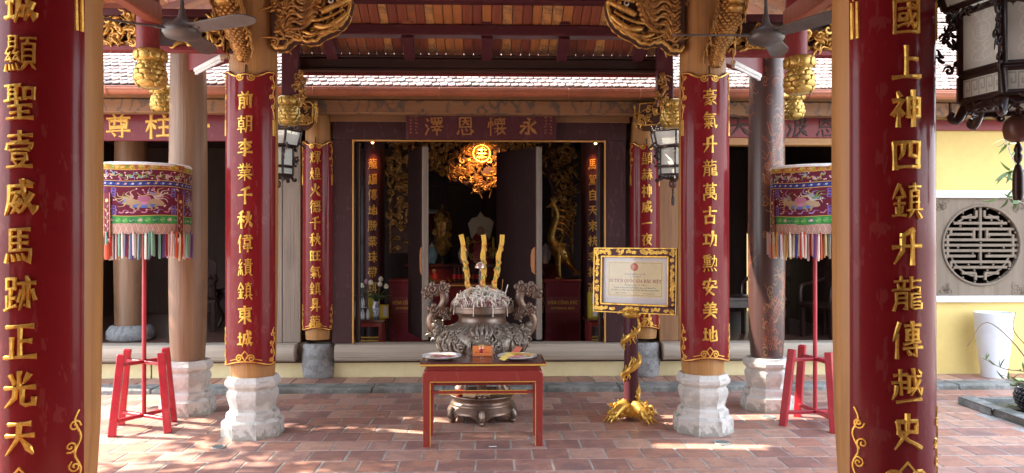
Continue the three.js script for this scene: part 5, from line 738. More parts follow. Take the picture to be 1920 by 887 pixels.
plate('white round plate with pink floral pattern on the left of the altar table', -0.285, -6.28, (c, w, h) => { c.fillStyle = '#efe9e0'; c.fillRect(0, 0, w, h); const R = rng(5); for (let i = 0; i < 60; i++) { c.fillStyle = ['#c23b5a', '#d98ba0', '#b8a24a', '#7d9a6a', '#c86a50', '#a04a70'][i % 6]; c.beginPath(); c.ellipse(40 + R() * 176, 40 + R() * 176, 12 + R() * 20, 8 + R() * 12, R() * 3, 0, 7); c.fill(); } });
plate('white round plate under yellow packets on the right of the altar table', 0.33, -6.26, (c, w, h) => { c.fillStyle = '#ece6dc'; c.fillRect(0, 0, w, h); c.fillStyle = '#c9b35a'; for (let i = 0; i < 20; i++) { c.beginPath(); c.arc(128 + Math.cos(i) * 90, 128 + Math.sin(i) * 90, 12, 0, 7); c.fill(); } });
{
  const pm = [[0.75, 0.5, 0.05], [0.8, 0.6, 0.12], [0.6, 0.12, 0.06], [0.7, 0.4, 0.06], [0.62, 0.2, 0.25]], kinds = ['yellow', 'pale yellow', 'red', 'orange', 'pink'];
  [[0.26, 0.71, -6.2, 0.5, 0.1, 0], [0.3, 0.722, -6.26, 0.15, -0.05, 1], [0.33, 0.735, -6.32, 1.2, 0.35, 2], [0.4, 0.712, -6.25, -0.3, 0.05, 3], [0.24, 0.705, -6.15, 0.9, 0.3, 1], [0.31, 0.706, -6.17, 0.2, 0.06, 4]].forEach(([x, y, z, ry, rx, m], i) => { const g = cbox(0.13, 0.014, 0.055, 0, 0, 0, 0.005); const p = g.attributes.position; for (let k = 0; k < p.count; k++) p.setY(k, p.getY(k) * (1 - Math.pow(Math.abs(p.getX(k)) / 0.07, 4)) + Math.sin(p.getX(k) * 60 + i) * 0.003); g.computeVertexNormals(); const o = solo('sweet_packet', `${['long ', 'topmost ', 'upright ', 'wide ', 'overhanging ', 'flat '][i]}${kinds[m]} foil packet heaped on the altar plate`, 'packet', g, std({ color: pm[m], roughness: 0.3 }), [x, y, z], ry, 'packets on the altar plate'); o.rotation.x = rx; });
  const card = thing('orange_card', 'orange printed card standing behind the small glass on the altar table', 'card', [0.045, 0.67, -6.42], 0.03); const cm = std({ map: canvasTex(512, 256, (c, w, h) => { c.fillStyle = '#f08a4a'; c.fillRect(0, 0, w, h); c.strokeStyle = '#d9662e'; c.lineWidth = 4; c.strokeRect(14, 14, w - 28, h - 28); c.fillStyle = '#b8281a'; c.textAlign = 'center'; scrawl(c, 210, 330, 120, 40, 3); scrawl(c, 60, 450, 180, 42, 5); }), roughness: 0.6 });
  const cg = pbox(0.165, 0.085, 0.003, 0, 0.045, 0), u = cg.attributes.uv; for (let i = 0; i < u.count; i++) u.setXY(i, (u.getX(i) + 0.0825) / 0.165, (u.getY(i) - 0.0025) / 0.085); part(card, 'card', cg, cm); part(card, 'holder', cbox(0.18, 0.008, 0.05, 0, 0.004, 0, 0.002), M.glass);
  const cup = thing('small_glass', 'small glass of red liquid with a gold rim on the altar table', 'glass', [0.037, 0.67, -6.3]); part(cup, 'bowl', lathe([[0.012, 0.0], [0.016, 0.003], [0.006, 0.012], [0.006, 0.03], [0.018, 0.045], [0.023, 0.08], [0.026, 0.11], [0.024, 0.11], [0.021, 0.08], [0.016, 0.048], [0.001, 0.045]], 20), M.glass); part(cup, 'liquid', lathe([[0.001, 0.046], [0.015, 0.048], [0.02, 0.075], [0.001, 0.076]], 18), M.red); part(cup, 'rim', fin(new THREE.TorusGeometry(0.0255, 0.004, 6, 22).rotateX(Math.PI / 2).translate(0, 0.105, 0)), M.gold);
  solo('paper_scrap', 'small white paper scrap on the floor in front of the altar table', 'paper', cbox(0.062, 0.002, 0.022, 0, 0.008, 0, 0.0006), M.paper, [0.13, 0, -6.08], 0.1);
  solo('red_candle', 'small red glass candle on the rim of the burner stand', 'candle', lathe([[0.001, 0], [0.03, 0.002], [0.036, 0.05], [0.034, 0.055], [0.03, 0.05], [0.001, 0.045]], 16), phy({ color: [0.5, 0.01, 0.02], roughness: 0.2, clearcoat: 0.8 }), [-0.165, 0.232, -6.93]);
}

// ---------- bronze incense burner ----------
{
  const t = thing('incense_burner', 'large bronze incense burner with scrolled handles behind the red altar table', 'incense burner', [0.038, 0, -7.08]);
  const st = part(t, 'stand', lathe([[0.19, 0.13], [0.25, 0.125], [0.285, 0.135], [0.292, 0.15], [0.275, 0.165], [0.262, 0.18], [0.275, 0.205], [0.3, 0.222], [0.3, 0.236], [0.285, 0.238], [0.275, 0.225], [0.001, 0.222]], 48), M.bronze);
  { // scalloped skirt of the stand
    const N = 96, l = []; const ring = (a, k) => { const lob = Math.abs(Math.cos(a * 3)), low = lob > 0.93 ? 0.0 : 0.085 * Math.sqrt(1 - Math.pow((lob - 0.35) / 0.65, 2) * (lob > 0.35 ? 1 : 0)) ; const y = k === 0 ? 0.14 : k === 1 ? 0.1 : Math.max(0, low), r = k === 0 ? 0.288 : k === 1 ? 0.318 : 0.325 - (0.1 - Math.min(y, 0.1)) * 0.2; return [Math.sin(a) * r, y, Math.cos(a) * r]; };
    for (let i = 0; i < N; i++) { const a = i / N * 6.2832, b = (i + 1) / N * 6.2832; for (let k = 0; k < 2; k++) { const A = ring(a, k + 1), B = ring(b, k + 1), Cc = ring(b, k), D = ring(a, k); l.push([A, B, Cc], [A, Cc, D]); const s = 0.94, sc = (p) => [p[0] * s, p[1], p[2] * s]; l.push([sc(A), sc(Cc), sc(B)], [sc(A), sc(D), sc(Cc)]); if (k === 1) l.push([sc(A), sc(B), B], [sc(A), B, A]); } }
    part(st, 'skirt', tris(l), M.bronze); for (let i = 0; i < 6; i++) { const a = i / 6 * 6.283, f = part(st, 'foot', [tube(curve([[0, 0.12, 0.29], [0, 0.07, 0.33], [0, 0.03, 0.31], [0, 0.008, 0.335]], 8), [0.035, 0.02], 7)], M.bronze); f.rotation.y = a; }
  }
  for (let i = 0; i < 3; i++) { const l = part(t, 'leg', [tube(curve([[0, 0.56, 0.28], [0, 0.48, 0.32], [0, 0.38, 0.27], [0, 0.29, 0.21], [0, 0.23, 0.235]], 12), (u) => 0.085 - 0.05 * Math.sin(u * 2.6) * 1.0 + 0.01 * u, 10), ball(0.05, 0, 0.245, 0.24, 1, 0.5, 1.1), ball(0.055, 0.03, 0.5, 0.34), ball(0.055, -0.03, 0.5, 0.34)], M.bronze); l.rotation.y = i / 3 * 6.283 + 0.0; }
  part(t, 'belly', lathe([[0.001, 0.49], [0.12, 0.5], [0.24, 0.53], [0.34, 0.59], [0.395, 0.67], [0.405, 0.73], [0.385, 0.79], [0.33, 0.84], [0.262, 0.865], [0.235, 0.885]], 48), M.bronzeOld);
  part(t, 'neck', lathe([[0.237, 0.88], [0.222, 0.9], [0.215, 0.93], [0.222, 0.955], [0.25, 0.97], [0.278, 0.975], [0.284, 0.985], [0.28, 0.995], [0.284, 1.004], [0.28, 1.014], [0.284, 1.024], [0.284, 1.044], [0.27, 1.046], [0.255, 1.0], [0.001, 0.99]], 48), M.bronze);
  const R = rng(821), rel = [], Bp = (a, y, o) => { const P = [[0.24, 0.53], [0.34, 0.59], [0.395, 0.67], [0.405, 0.73], [0.385, 0.79], [0.33, 0.84], [0.262, 0.865]]; let r = 0.3; for (let i = 0; i < 6; i++) if (y >= P[i][1] && y <= P[i + 1][1]) r = mix(P[i][0], P[i + 1][0], (y - P[i][1]) / (P[i + 1][1] - P[i][1])); return [Math.sin(a) * (r + o), y, Math.cos(a) * (r + o)]; };
  for (let i = 0; i < 26; i++) { const a = i / 26 * 6.283, pts = []; for (let k = 0; k <= 8; k++) pts.push(Bp(a + Math.sin(k * 0.8) * 0.03, mix(0.56, 0.76, k / 8), 0.006)); rel.push(tube(pts, (u) => 0.016 * (0.4 + Math.sin(u * 3)), 6)); }
  for (let i = 0; i < 70; i++) { const a = R() * 6.283, y = mix(0.68, 0.85, R()), rr = 0.03 + R() * 0.03, s = spiral(0, 0, rr, 1.2 + R(), R() * 6, R() < 0.5 ? 1 : -1, 10); rel.push(tube(s.map(([x, q], k) => Bp(a + x / 0.37, clamp(y + q, 0.54, 0.862), 0.008 + 0.006 * Math.sin(k))), (u) => 0.013 * (0.5 + 0.6 * Math.sin(u * 2.8)), 6)); }
  part(t, 'dragon_relief', rel, M.bronzeOld).userData.kind = 'stuff';
  part(t, 'mask', [ball(0.06, 0, 0.76, 0.4, 1.1, 0.9, 0.6), ball(0.035, 0, 0.72, 0.43), ball(0.022, -0.04, 0.79, 0.42), ball(0.022, 0.04, 0.79, 0.42), ...[-2, -1, 0, 1, 2].map((i) => tube(curve([[i * 0.03, 0.79, 0.39], [i * 0.045, 0.85, 0.37], [i * 0.035, 0.88, 0.34]], 6), [0.016, 0.006], 6))], M.bronzeOld);
  for (const s of [-1, 1]) {
    const h = part(t, 'handle', tube(curve([[s * 0.34, 0.74, 0], [s * 0.43, 0.8, 0], [s * 0.475, 0.89, 0], [s * 0.445, 0.97, 0], [s * 0.375, 1.03, 0], [s * 0.345, 1.1, 0], [s * 0.37, 1.17, 0], [s * 0.44, 1.19, 0]], 28), (u) => 0.05 - 0.012 * Math.sin(u * 3.1), 10, 0.55, V(0, 0, 1)), M.bronze);
    const cl = (x, y, r) => { const g = [ball(r, x, y, 0, 1, 1, 0.75, 12, 8)]; for (let i = 0; i < 5; i++) { const a = i / 5 * 6.283 + 0.4; g.push(ball(r * 0.62, x + Math.cos(a) * r, y + Math.sin(a) * r * 0.9, 0, 1, 1, 0.8, 10, 7)); } for (const z of [1, -1]) g.push(tube(spiral(x, y, r * 1.0, 1.6, 0, s, 16).map((p) => [p[0], p[1], z * r * 0.72]), r * 0.16, 6)); return g; };
    for (const [x, y, r] of [[0.36, 1.2, 0.045], [0.455, 1.185, 0.05], [0.5, 1.15, 0.04]]) part(h, 'cloud_curl', cl(s * x, y, r), M.bronze); for (const [x, y, r] of [[0.36, 0.985, 0.042], [0.44, 1.0, 0.045], [0.33, 0.95, 0.035]]) part(h, 'cloud_curl', cl(s * x, y, r), M.bronze);
    part(h, 'dragon_head', [ball(0.05, s * 0.4, 0.82, 0.03), ball(0.035, s * 0.43, 0.86, 0.05), ...curlFill(() => true, [s * 0.33, 0.72, s * 0.44, 0.88], 14, 840 + s, 0.02, 0.035, 0.05, 0.012), ...curlFill(() => true, [s * 0.33, 0.72, s * 0.44, 0.88], 14, 850 + s, 0.02, 0.035, -0.05, 0.012)], M.bronzeOld);
  }
  // burnt coils and red stubs that fill the bowl
  const ashM = std({ color: [0.82, 0.77, 0.68], roughness: 0.95 }), coils = [];
  for (let i = 0; i < 300; i++) { const a = R() * 6.283, q = Math.sqrt(R()), x = Math.cos(a) * q * 0.25, z = Math.sin(a) * q * 0.25, y = 1.055 + (1 - q * q) * 0.115 + R() * 0.015, r = 0.022 + R() * 0.032, tilt = R() * 3, n = 14, turns = 0.6 + R() * 0.9, a0 = R() * 6.28, pts = []; for (let k = 0; k <= n; k++) { const b = a0 + k / n * turns * 6.283; pts.push(V(Math.cos(b) * r * (1 - k / n * 0.3), Math.sin(b) * r, (k / n - 0.5) * 0.05).applyEuler(new THREE.Euler(tilt * 0.4, tilt, 0)).add(V(x, y, z))); } coils.push(tube(pts, 0.0038, 5)); }
  for (let i = 0; i < 9; i++) { const a = i / 9 * 6.283 + R() * 0.5, x = Math.sin(a) * 0.27, z = Math.cos(a) * 0.27; coils.push(tube(curve([[x * 0.8, 1.1, z * 0.8], [x * 1.04, 1.075, z * 1.04], [x * 1.08, 1.02 - R() * 0.05, z * 1.08], [x * 1.1, 0.99 - R() * 0.05, z * 1.08]], 8), 0.004, 5)); }
  part(t, 'burnt_incense', coils, ashM, 'pale curls of burnt incense heaped over the rim').userData.kind = 'stuff';
  const stubs = []; for (let i = 0; i < 300; i++) { const a = R() * 6.283, q = Math.sqrt(R()) * 0.25, x = Math.cos(a) * q, z = Math.sin(a) * q; stubs.push(tube([[x, 1.0, z], [x + (R() - 0.5) * 0.03, 1.075 + R() * 0.05, z + (R() - 0.5) * 0.03]], 0.0022, 4)); } part(t, 'incense_stubs', stubs, std({ color: [0.28, 0.03, 0.06], roughness: 0.8 })).userData.kind = 'stuff';
  part(t, 'ash_bed', lathe([[0.001, 1.135], [0.1, 1.125], [0.19, 1.09], [0.24, 1.05], [0.262, 1.005]].reverse(), 32), std({ map: spotTex([0.5, 0.43, 0.38], [0.3, 0.17, 0.16], [0.36, 0.2, 0.2], 30, 825, 0.25), roughness: 1, bumpMap: roughBump, bumpScale: 0.02 }));
  // three dragon incense columns
  const yel = std({ map: canvasTex(256, 512, (c, w, h) => { c.fillStyle = '#e3b94a'; c.fillRect(0, 0, w, h); const r = rng(3); for (let i = 0; i < 60; i++) { c.fillStyle = ['#c8452a', '#d9762e', '#4f8a4a', '#c8452a'][i % 4]; c.beginPath(); c.ellipse((i * 67) % w, r() * h * 0.86, 16, 11, r() * 3, 0, 7); c.fill(); } }), roughness: 0.6 });
  [[-0.105, -0.195, 0.02, 'leaning left'], [0.01, 0.012, -0.02, 'upright in the middle'], [0.09, 0.185, 0.02, 'leaning right']].forEach(([x0, x1, z, how]) => {
    const s = thing('incense_column', `tall yellow and red dragon incense column ${how}, standing in the burner`, 'incense', [0.038, 0, -7.08], 0, 'three dragon incense columns'), N = 24, pts = Array.from({ length: N + 1 }, (_, i) => { const u = i / N; return [mix(x0, x1, u) + 0.006 * Math.sin(u * 16), mix(1.06, 1.69, u), z]; }), g = tube(pts, (u) => 0.022 + 0.004 * Math.sin(u * 30) * (u < 0.85 ? 1 : 0), 10), uv = g.attributes.uv; for (let i = 0; i < uv.count; i++) uv.setXY(i, uv.getX(i) / 0.14, uv.getY(i) / 0.6); part(s, 'shaft', g, yel);
    const wrap = []; for (let i = 0; i <= 44; i++) { const u = i / 44 * 0.84, a = i * 0.62; wrap.push([mix(x0, x1, u) + Math.cos(a) * 0.025, mix(1.07, 1.69, u), z + Math.sin(a) * 0.025]); } part(s, 'dragon_coil', tube(wrap, 0.0075, 6), std({ color: [0.75, 0.45, 0.12], roughness: 0.5 }), 'raised dragon winding up the incense');
  });
  const b = thing('incense_bell_cap', 'small silver stepped cap on a glass tube among the incense', 'ornament', [0.018, 0, -7.0]); part(b, 'tube', fin(new THREE.CylinderGeometry(0.011, 0.011, 0.3, 12, 1, true).translate(0, 1.24, 0)), M.glass); part(b, 'cap', lathe([[0.046, 1.385], [0.048, 1.39], [0.044, 1.398], [0.043, 1.405], [0.038, 1.412], [0.036, 1.424], [0.022, 1.436], [0.001, 1.44]], 24), std({ color: [0.75, 0.6, 0.52], metalness: 0.8, roughness: 0.25 }));
  [[0.17, 1.1, 0.19, 1.28, 'thin brown incense stick burning beside the right dragon column'], [0.195, 1.08, 0.235, 1.23, 'pale incense stick leaning out at the right of the burner']].forEach(([a, y0, c, y1, l], i) => solo('incense_stick', l, 'incense stick', tube([[a, y0, 0], [c, y1, 0]], i ? 0.005 : 0.003, 6), i ? ashM : std({ color: [0.35, 0.16, 0.05] }), [0.038, 0, -7.05]));
}

// ---------- certificate on a dragon post ----------
{
  const t = thing('certificate_stand', 'framed certificate on a red and gold dragon post beside the couplet column', 'sign stand', [1.405, 0, -7.02]);
  const face = new THREE.Group(); const yaw = -0.5, w = 0.79, h = 0.6; face.name = 'frame'; face.position.set(0.03, 1.268, 0.02); face.rotation.set(-0.04, yaw, 0, 'YXZ'); t.add(face);
  for (const s of [-1, 1]) { part(face, 'frame_rail', cbox(w, 0.075, 0.045, 0, s * (h / 2 - 0.0375), 0, 0.006), M.purple); part(face, 'frame_rail', cbox(0.075, h - 0.152, 0.045, s * (w / 2 - 0.0375), 0, 0, 0.006), M.purple); }
  const R = rng(861), orn = [], inner = []; const edge = [[-w / 2 + 0.006, -h / 2 + 0.006], [w / 2 - 0.006, -h / 2 + 0.006], [w / 2 - 0.006, h / 2 - 0.006], [-w / 2 + 0.006, h / 2 - 0.006]], up = (x, y, n) => [x, y, n + 0.023];
  for (let i = 0; i < 4; i++) { orn.push(ribbon([edge[i], edge[(i + 1) % 4]], 0.006, 0.004, up)); const f = [(w / 2 - 0.08) / (w / 2 - 0.006), (h / 2 - 0.08) / (h / 2 - 0.006)]; inner.push(ribbon([[edge[i][0] * f[0], edge[i][1] * f[1]], [edge[(i + 1) % 4][0] * f[0], edge[(i + 1) % 4][1] * f[1]]], 0.009, 0.008, up)); }
  for (let i = 0; i < 150; i++) { const u = R() * 2 * (w + h), q = u < w ? [u - w / 2, h / 2 - 0.04] : u < 2 * w ? [u - w * 1.5, -h / 2 + 0.04] : u < 2 * w + h ? [-w / 2 + 0.04, (u - 2 * w) - h / 2] : [w / 2 - 0.04, u - 2 * w - h * 1.5]; const cx = clamp(q[0], -w / 2 + 0.035, w / 2 - 0.035) + (R() - 0.5) * 0.022, cy = clamp(q[1], -h / 2 + 0.035, h / 2 - 0.035) + (R() - 0.5) * 0.022; orn.push(ribbon(spiral(cx, cy, 0.01 + R() * 0.012, 1 + R() * 0.5, R() * 6, R() < 0.5 ? 1 : -1, 8), 0.005, 0.005, up)); }
  part(face, 'gilt_carving', orn, M.gold).userData.kind = 'stuff'; part(face, 'gilt_fillet', inner, M.gold); part(face, 'backing', pbox(w - 0.02, h - 0.02, 0.02, 0, 0, -0.02), M.purple);
  const sheet = canvasTex(1024, 680, (c, cw, chh) => {
    c.fillStyle = '#d6d2d4'; c.fillRect(0, 0, cw, chh); c.fillStyle = '#dedad4'; c.fillRect(70, 56, cw - 140, chh - 150); c.fillStyle = '#e0d6ae'; c.fillRect(92, 76, cw - 184, chh - 190); const r = rng(4); for (let i = 0; i < 500; i++) { c.fillStyle = `rgba(${r() < 0.5 ? '230,220,180' : '214,200,156'},0.25)`; c.beginPath(); c.arc(92 + r() * (cw - 184), 76 + r() * (chh - 190), 6 + r() * 22, 0, 7); c.fill(); }
    c.strokeStyle = '#b8a468'; c.lineWidth = 6; c.strokeRect(112, 96, cw - 224, chh - 230); c.fillStyle = '#b9483a'; c.beginPath(); c.ellipse(cw / 2 - 12, 152, 60, 54, 0, 0, 7); c.fill(); c.fillStyle = '#c9884a'; c.beginPath(); c.arc(cw / 2 - 12, 152, 32, 0, 7); c.fill(); c.textAlign = 'center';
    c.fillStyle = '#6a7484'; const It = 'italic @px serif'; scrawl(c, 360, 660, 262, 26, 7); scrawl(c, 430, 600, 296, 26, 8);
    c.fillStyle = '#8a2f2a'; vtext(c, 'DI TÍCH QUỐC GIA ĐẶC BIỆT', cw / 2, 366, 58, 'bold @px serif', cw - 230); c.fillStyle = '#4f5e60'; vtext(c, 'Thăng Long Tứ Trấn', cw / 2, 414, 34, It); scrawl(c, 190, 830, 450, 24, 9); scrawl(c, 150, 870, 482, 24, 10); scrawl(c, 220, 380, 520, 18, 11); scrawl(c, 640, 800, 524, 18, 12);
  });
  const sg = pbox(w - 0.15, h - 0.15, 0.004, 0, 0, -0.006), u = sg.attributes.uv; for (let i = 0; i < u.count; i++) u.setXY(i, (u.getX(i) + (w - 0.15) / 2) / (w - 0.15), (u.getY(i) + (h - 0.15) / 2) / (h - 0.15)); part(face, 'certificate', sg, std({ map: sheet, roughness: 0.6 })); part(face, 'glass_pane', fin(new THREE.PlaneGeometry(w - 0.152, h - 0.152).translate(0, 0, 0.004)), M.glass);
  part(t, 'post', cyl(0.062, 0.066, 0.86, 0, 0.55, 0, 24), M.purple);
  const body = []; for (let i = 0; i <= 90; i++) { const q = i / 90, a = q * 15 + 0.5; body.push([Math.sin(a) * (0.068 + 0.004 * Math.sin(i)), 0.2 + q * 0.72, Math.cos(a) * 0.068]); } part(t, 'dragon_coil', tube(body, (q) => 0.02 + 0.012 * Math.sin(q * 3.1), 8), M.gold, 'gilded dragon winding round the post');
  const fl = []; for (let i = 0; i < 120; i++) { const q = R(), a = q * 15 + 0.5 + (R() - 0.5) * 1.6, y = 0.2 + q * 0.72, s = R() < 0.5 ? 1 : -1; fl.push(tube([0, 1, 2, 3, 4].map((k) => [Math.sin(a + k * 0.07 * Math.sin(k + i)) * 0.07, y + s * k * 0.016, Math.cos(a + k * 0.07 * Math.sin(k + i)) * 0.07]), [0.012, 0.003], 5)); } part(t, 'flames', fl, M.gold).userData.kind = 'stuff';
  const hd = [ball(0.075, 0, 0.965, 0.03, 1.2, 0.6, 1)]; for (let i = 0; i < 36; i++) { const a = R() * 6.283, L = 0.07 + R() * 0.06; hd.push(strand([[Math.sin(a) * 0.03, 0.95, 0.02 + Math.cos(a) * 0.03], [Math.sin(a) * L * 0.7, 0.98, Math.cos(a) * L * 0.6], [Math.sin(a) * L, 0.96 + R() * 0.04, Math.cos(a) * L * 0.8]], 0.018, 0.006, 0.006, i)); } part(t, 'dragon_head', hd, M.gold, 'gilded dragon head under the frame');
  for (let i = 0; i < 4; i++) { const a = 0.55 + i * 1.5708, g = [tube(curve([[0, 0.14, 0.05], [0, 0.12, 0.1], [0, 0.075, 0.17], [0, 0.03, 0.22]], 8), (q) => 0.05 - 0.012 * q, 9), ball(0.044, 0, 0.045, 0.215, 0.9, 0.8, 1.1), ball(0.022, 0.03, 0.085, 0.22), ball(0.022, -0.03, 0.085, 0.22), ...curlFill(() => true, [-0.06, 0.05, 0.06, 0.12], 9, 870 + i, 0.015, 0.028, 0.15, 0.01), ...curlFill(() => true, [-0.05, 0.03, 0.05, 0.09], 9, 880 + i, 0.012, 0.022, 0.22, 0.009)]; for (const x of [-0.035, 0, 0.035]) g.push(tube(curve([[x, 0.03, 0.24], [x * 1.2, 0.03, 0.27], [x * 1.3, 0.002, 0.285]], 5), [0.014, 0.006], 5)); const f = part(t, 'foot', g, M.gold, 'gilded lion shaped foot'); f.rotation.y = a; }
  part(t, 'base_block', lathe([[0.09, 0.03], [0.1, 0.08], [0.075, 0.15]], 16), M.gold);
}

// ---------- inside the hall ----------
const FY = 0.29;
for (const [x, chars, l] of [[-1.40, '龍編傳地勝業珠帶珥正天', 'left'], [1.45, '馬駕自天來扶李抑高靈跡', 'right']]) {
  const c = thing('inner_column', `dark column inside the hall doorway carrying the narrow ${l} couplet`, 'column', [x, 0, -10.1], 0, 'dark columns inside the hall'); part(c, 'shaft', lathe([[0.13, FY], [0.14, 1.2], [0.135, 3.3]], 24), M.frame);
  const t = thing('inner_couplet', `narrow dark couplet lit by a small lamp inside the ${l} side of the doorway`, 'couplet board', [x, 0, -10.1], 0, 'narrow couplets inside the doorway'), map = cylMap(0.152); part(t, 'panel', (() => { const g = [], n = 10, h = 0.115; for (let i = 0; i < n; i++) { const a = map(mix(-h, h, i / n), 0.62, 0), b = map(mix(-h, h, (i + 1) / n), 0.62, 0), c2 = map(mix(-h, h, (i + 1) / n), 2.82, 0), d = map(mix(-h, h, i / n), 2.82, 0); g.push([a, b, c2], [a, c2, d]); } return tris(g); })(), M.purple);
  [...chars].forEach((k, i) => part(t, 'character', glyph(k, 0, 2.62 - i * 0.2, 0.135, 0.004, map, 70 + i, 0.84), M.goldPaint));
  const lamp = thing('spot_lamp', `small warm lamp above the ${l} inner couplet`, 'lamp', [x + 0.02, 2.86, -9.82], 0, 'small lamps over the inner couplets'); part(lamp, 'shade', lathe([[0.03, 0.02], [0.034, 0.03], [0.014, 0.08], [0.012, 0.1]], 14), M.iron); part(lamp, 'bulb', ball(0.018, 0, 0.018, 0), std({ color: [1, 0.7, 0.4], emissive: new THREE.Color(1, 0.45, 0.18), emissiveIntensity: 3 }));
  const s = new THREE.SpotLight(new THREE.Color(1, 0.42, 0.16), 0.16, 3, 0.75, 0.8, 2); s.position.set(0, -0.012, -0.01); s.target.position.set(-0.01, -0.8, -0.16); s.castShadow = true; lamp.add(s, s.target);
}
// gilded canopy carving behind the doorway, with its lamp
{
  const P = [[-1.3, 3.05], [-1.3, 1.95], [-1.1, 1.9], [-1.02, 2.3], [-0.9, 2.62], [-0.6, 2.6], [-0.4, 2.46], [-0.2, 2.4], [0, 2.28], [0.2, 2.4], [0.4, 2.46], [0.6, 2.6], [0.9, 2.62], [1.02, 2.3], [1.1, 1.9], [1.3, 1.95], [1.3, 3.05]];
  const t = thing('carved_canopy', 'dark gilded openwork canopy arch inside the hall doorway', 'carving', [0, 0, -10.75]); part(t, 'lattice', ext(poly(P.map(([x, y]) => [x, y])), 0.03, 0.006).translate(0, 0, -0.05), M.giltBack); const ins = inPoly(P);
  part(t, 'scrollwork', curlFill(ins, [-1.3, 1.9, 1.3, 3.05], 420, 901, 0.03, 0.06, 0.02, 0.017), M.giltOld).userData.kind = 'stuff'; part(t, 'medallion', [fin(new THREE.TorusGeometry(0.12, 0.02, 7, 28).translate(0, 2.84, 0.05)), ...[-0.05, 0, 0.05].map((y) => cbox(0.14, 0.018, 0.02, 0, 2.84 + y, 0.05, 0.003)), cbox(0.02, 0.16, 0.022, 0, 2.84, 0.052, 0.003)], M.gilt);
  const lamp = thing('canopy_lamp', 'warm lamp behind the lintel lighting the canopy carving', 'lamp', [-0.02, 2.98, -10.25]); part(lamp, 'shade', lathe([[0.05, 0.02], [0.055, 0.03], [0.02, 0.1], [0.015, 0.14]], 16), M.iron); part(lamp, 'bulb', ball(0.028, 0, 0.02, 0), std({ color: [1, 0.7, 0.4], emissive: new THREE.Color(1, 0.5, 0.2), emissiveIntensity: 3 })); const s = new THREE.SpotLight(new THREE.Color(1, 0.5, 0.2), 1.5, 5, 0.8, 0.9, 2); s.position.set(0, -0.03, -0.02); s.target.position.set(0.03, -0.38, -0.5); s.castShadow = true; lamp.add(s, s.target);
}
// side screens of the canopy
for (const s of [-1, 1]) { const t = thing('carved_screen', s < 0 ? 'narrow gilded openwork screen beside the left inner couplet' : 'narrow gilded openwork screen behind the golden phoenix', 'carving', [s * 1.14, 0, -10.85], 0, 'narrow gilded screens'); part(t, 'backing', cbox(0.3, 1.5, 0.03, 0, 2.2, -0.03, 0.004), M.giltBack); part(t, 'scrollwork', curlFill((x, y) => Math.abs(x) < 0.09 + 0.05 * Math.sin(y * 7), [-0.15, 1.5, 0.15, 2.9], 60, 920 + s, 0.03, 0.06, 0.01, 0.013), M.giltOld).userData.kind = 'stuff'; part(t, 'border', cbox(0.02, 1.5, 0.03, -s * 0.145 * -1, 2.2, 0.0, 0.003), M.giltOld); }
// offering boxes
function offeringBox(label, x, z, turn) {
  const t = thing('offering_box', label, 'donation box', [x, FY, z], turn, 'dark red donation boxes'); part(t, 'body', cbox(0.46, 0.8, 0.4, 0, 0.4, 0, 0.008), M.boardRed); part(t, 'lid', cbox(0.49, 0.03, 0.43, 0, 0.815, 0, 0.006), M.redBeam); part(t, 'slot', pbox(0.16, 0.004, 0.02, 0, 0.832, 0.05), M.black);
  const m = std({ map: canvasTex(512, 256, (c, w, h) => { c.fillStyle = '#6f242c'; c.fillRect(0, 0, w, h); c.fillStyle = '#c89a3a'; c.textAlign = 'center'; vtext(c, 'HÒM CÔNG ĐỨC', w / 2, 120, 78, 'bold @px sans-serif', 480); vtext(c, 'OFFERING BOX', w / 2, 200, 52, 'bold @px sans-serif', 400); }), roughness: 0.4 }), g = pbox(0.42, 0.21, 0.002, 0, 0.5, 0.2015), u = g.attributes.uv; for (let i = 0; i < u.count; i++) u.setXY(i, (u.getX(i) + 0.21) / 0.42, (u.getY(i) - 0.395) / 0.21); part(t, 'lettering', g, m);
}
offeringBox('dark red donation box behind the table of bottles and flowers', -0.98, -10.25, 0.1); offeringBox('dark red donation box under the golden phoenix', 1.07, -10.2, -0.03);
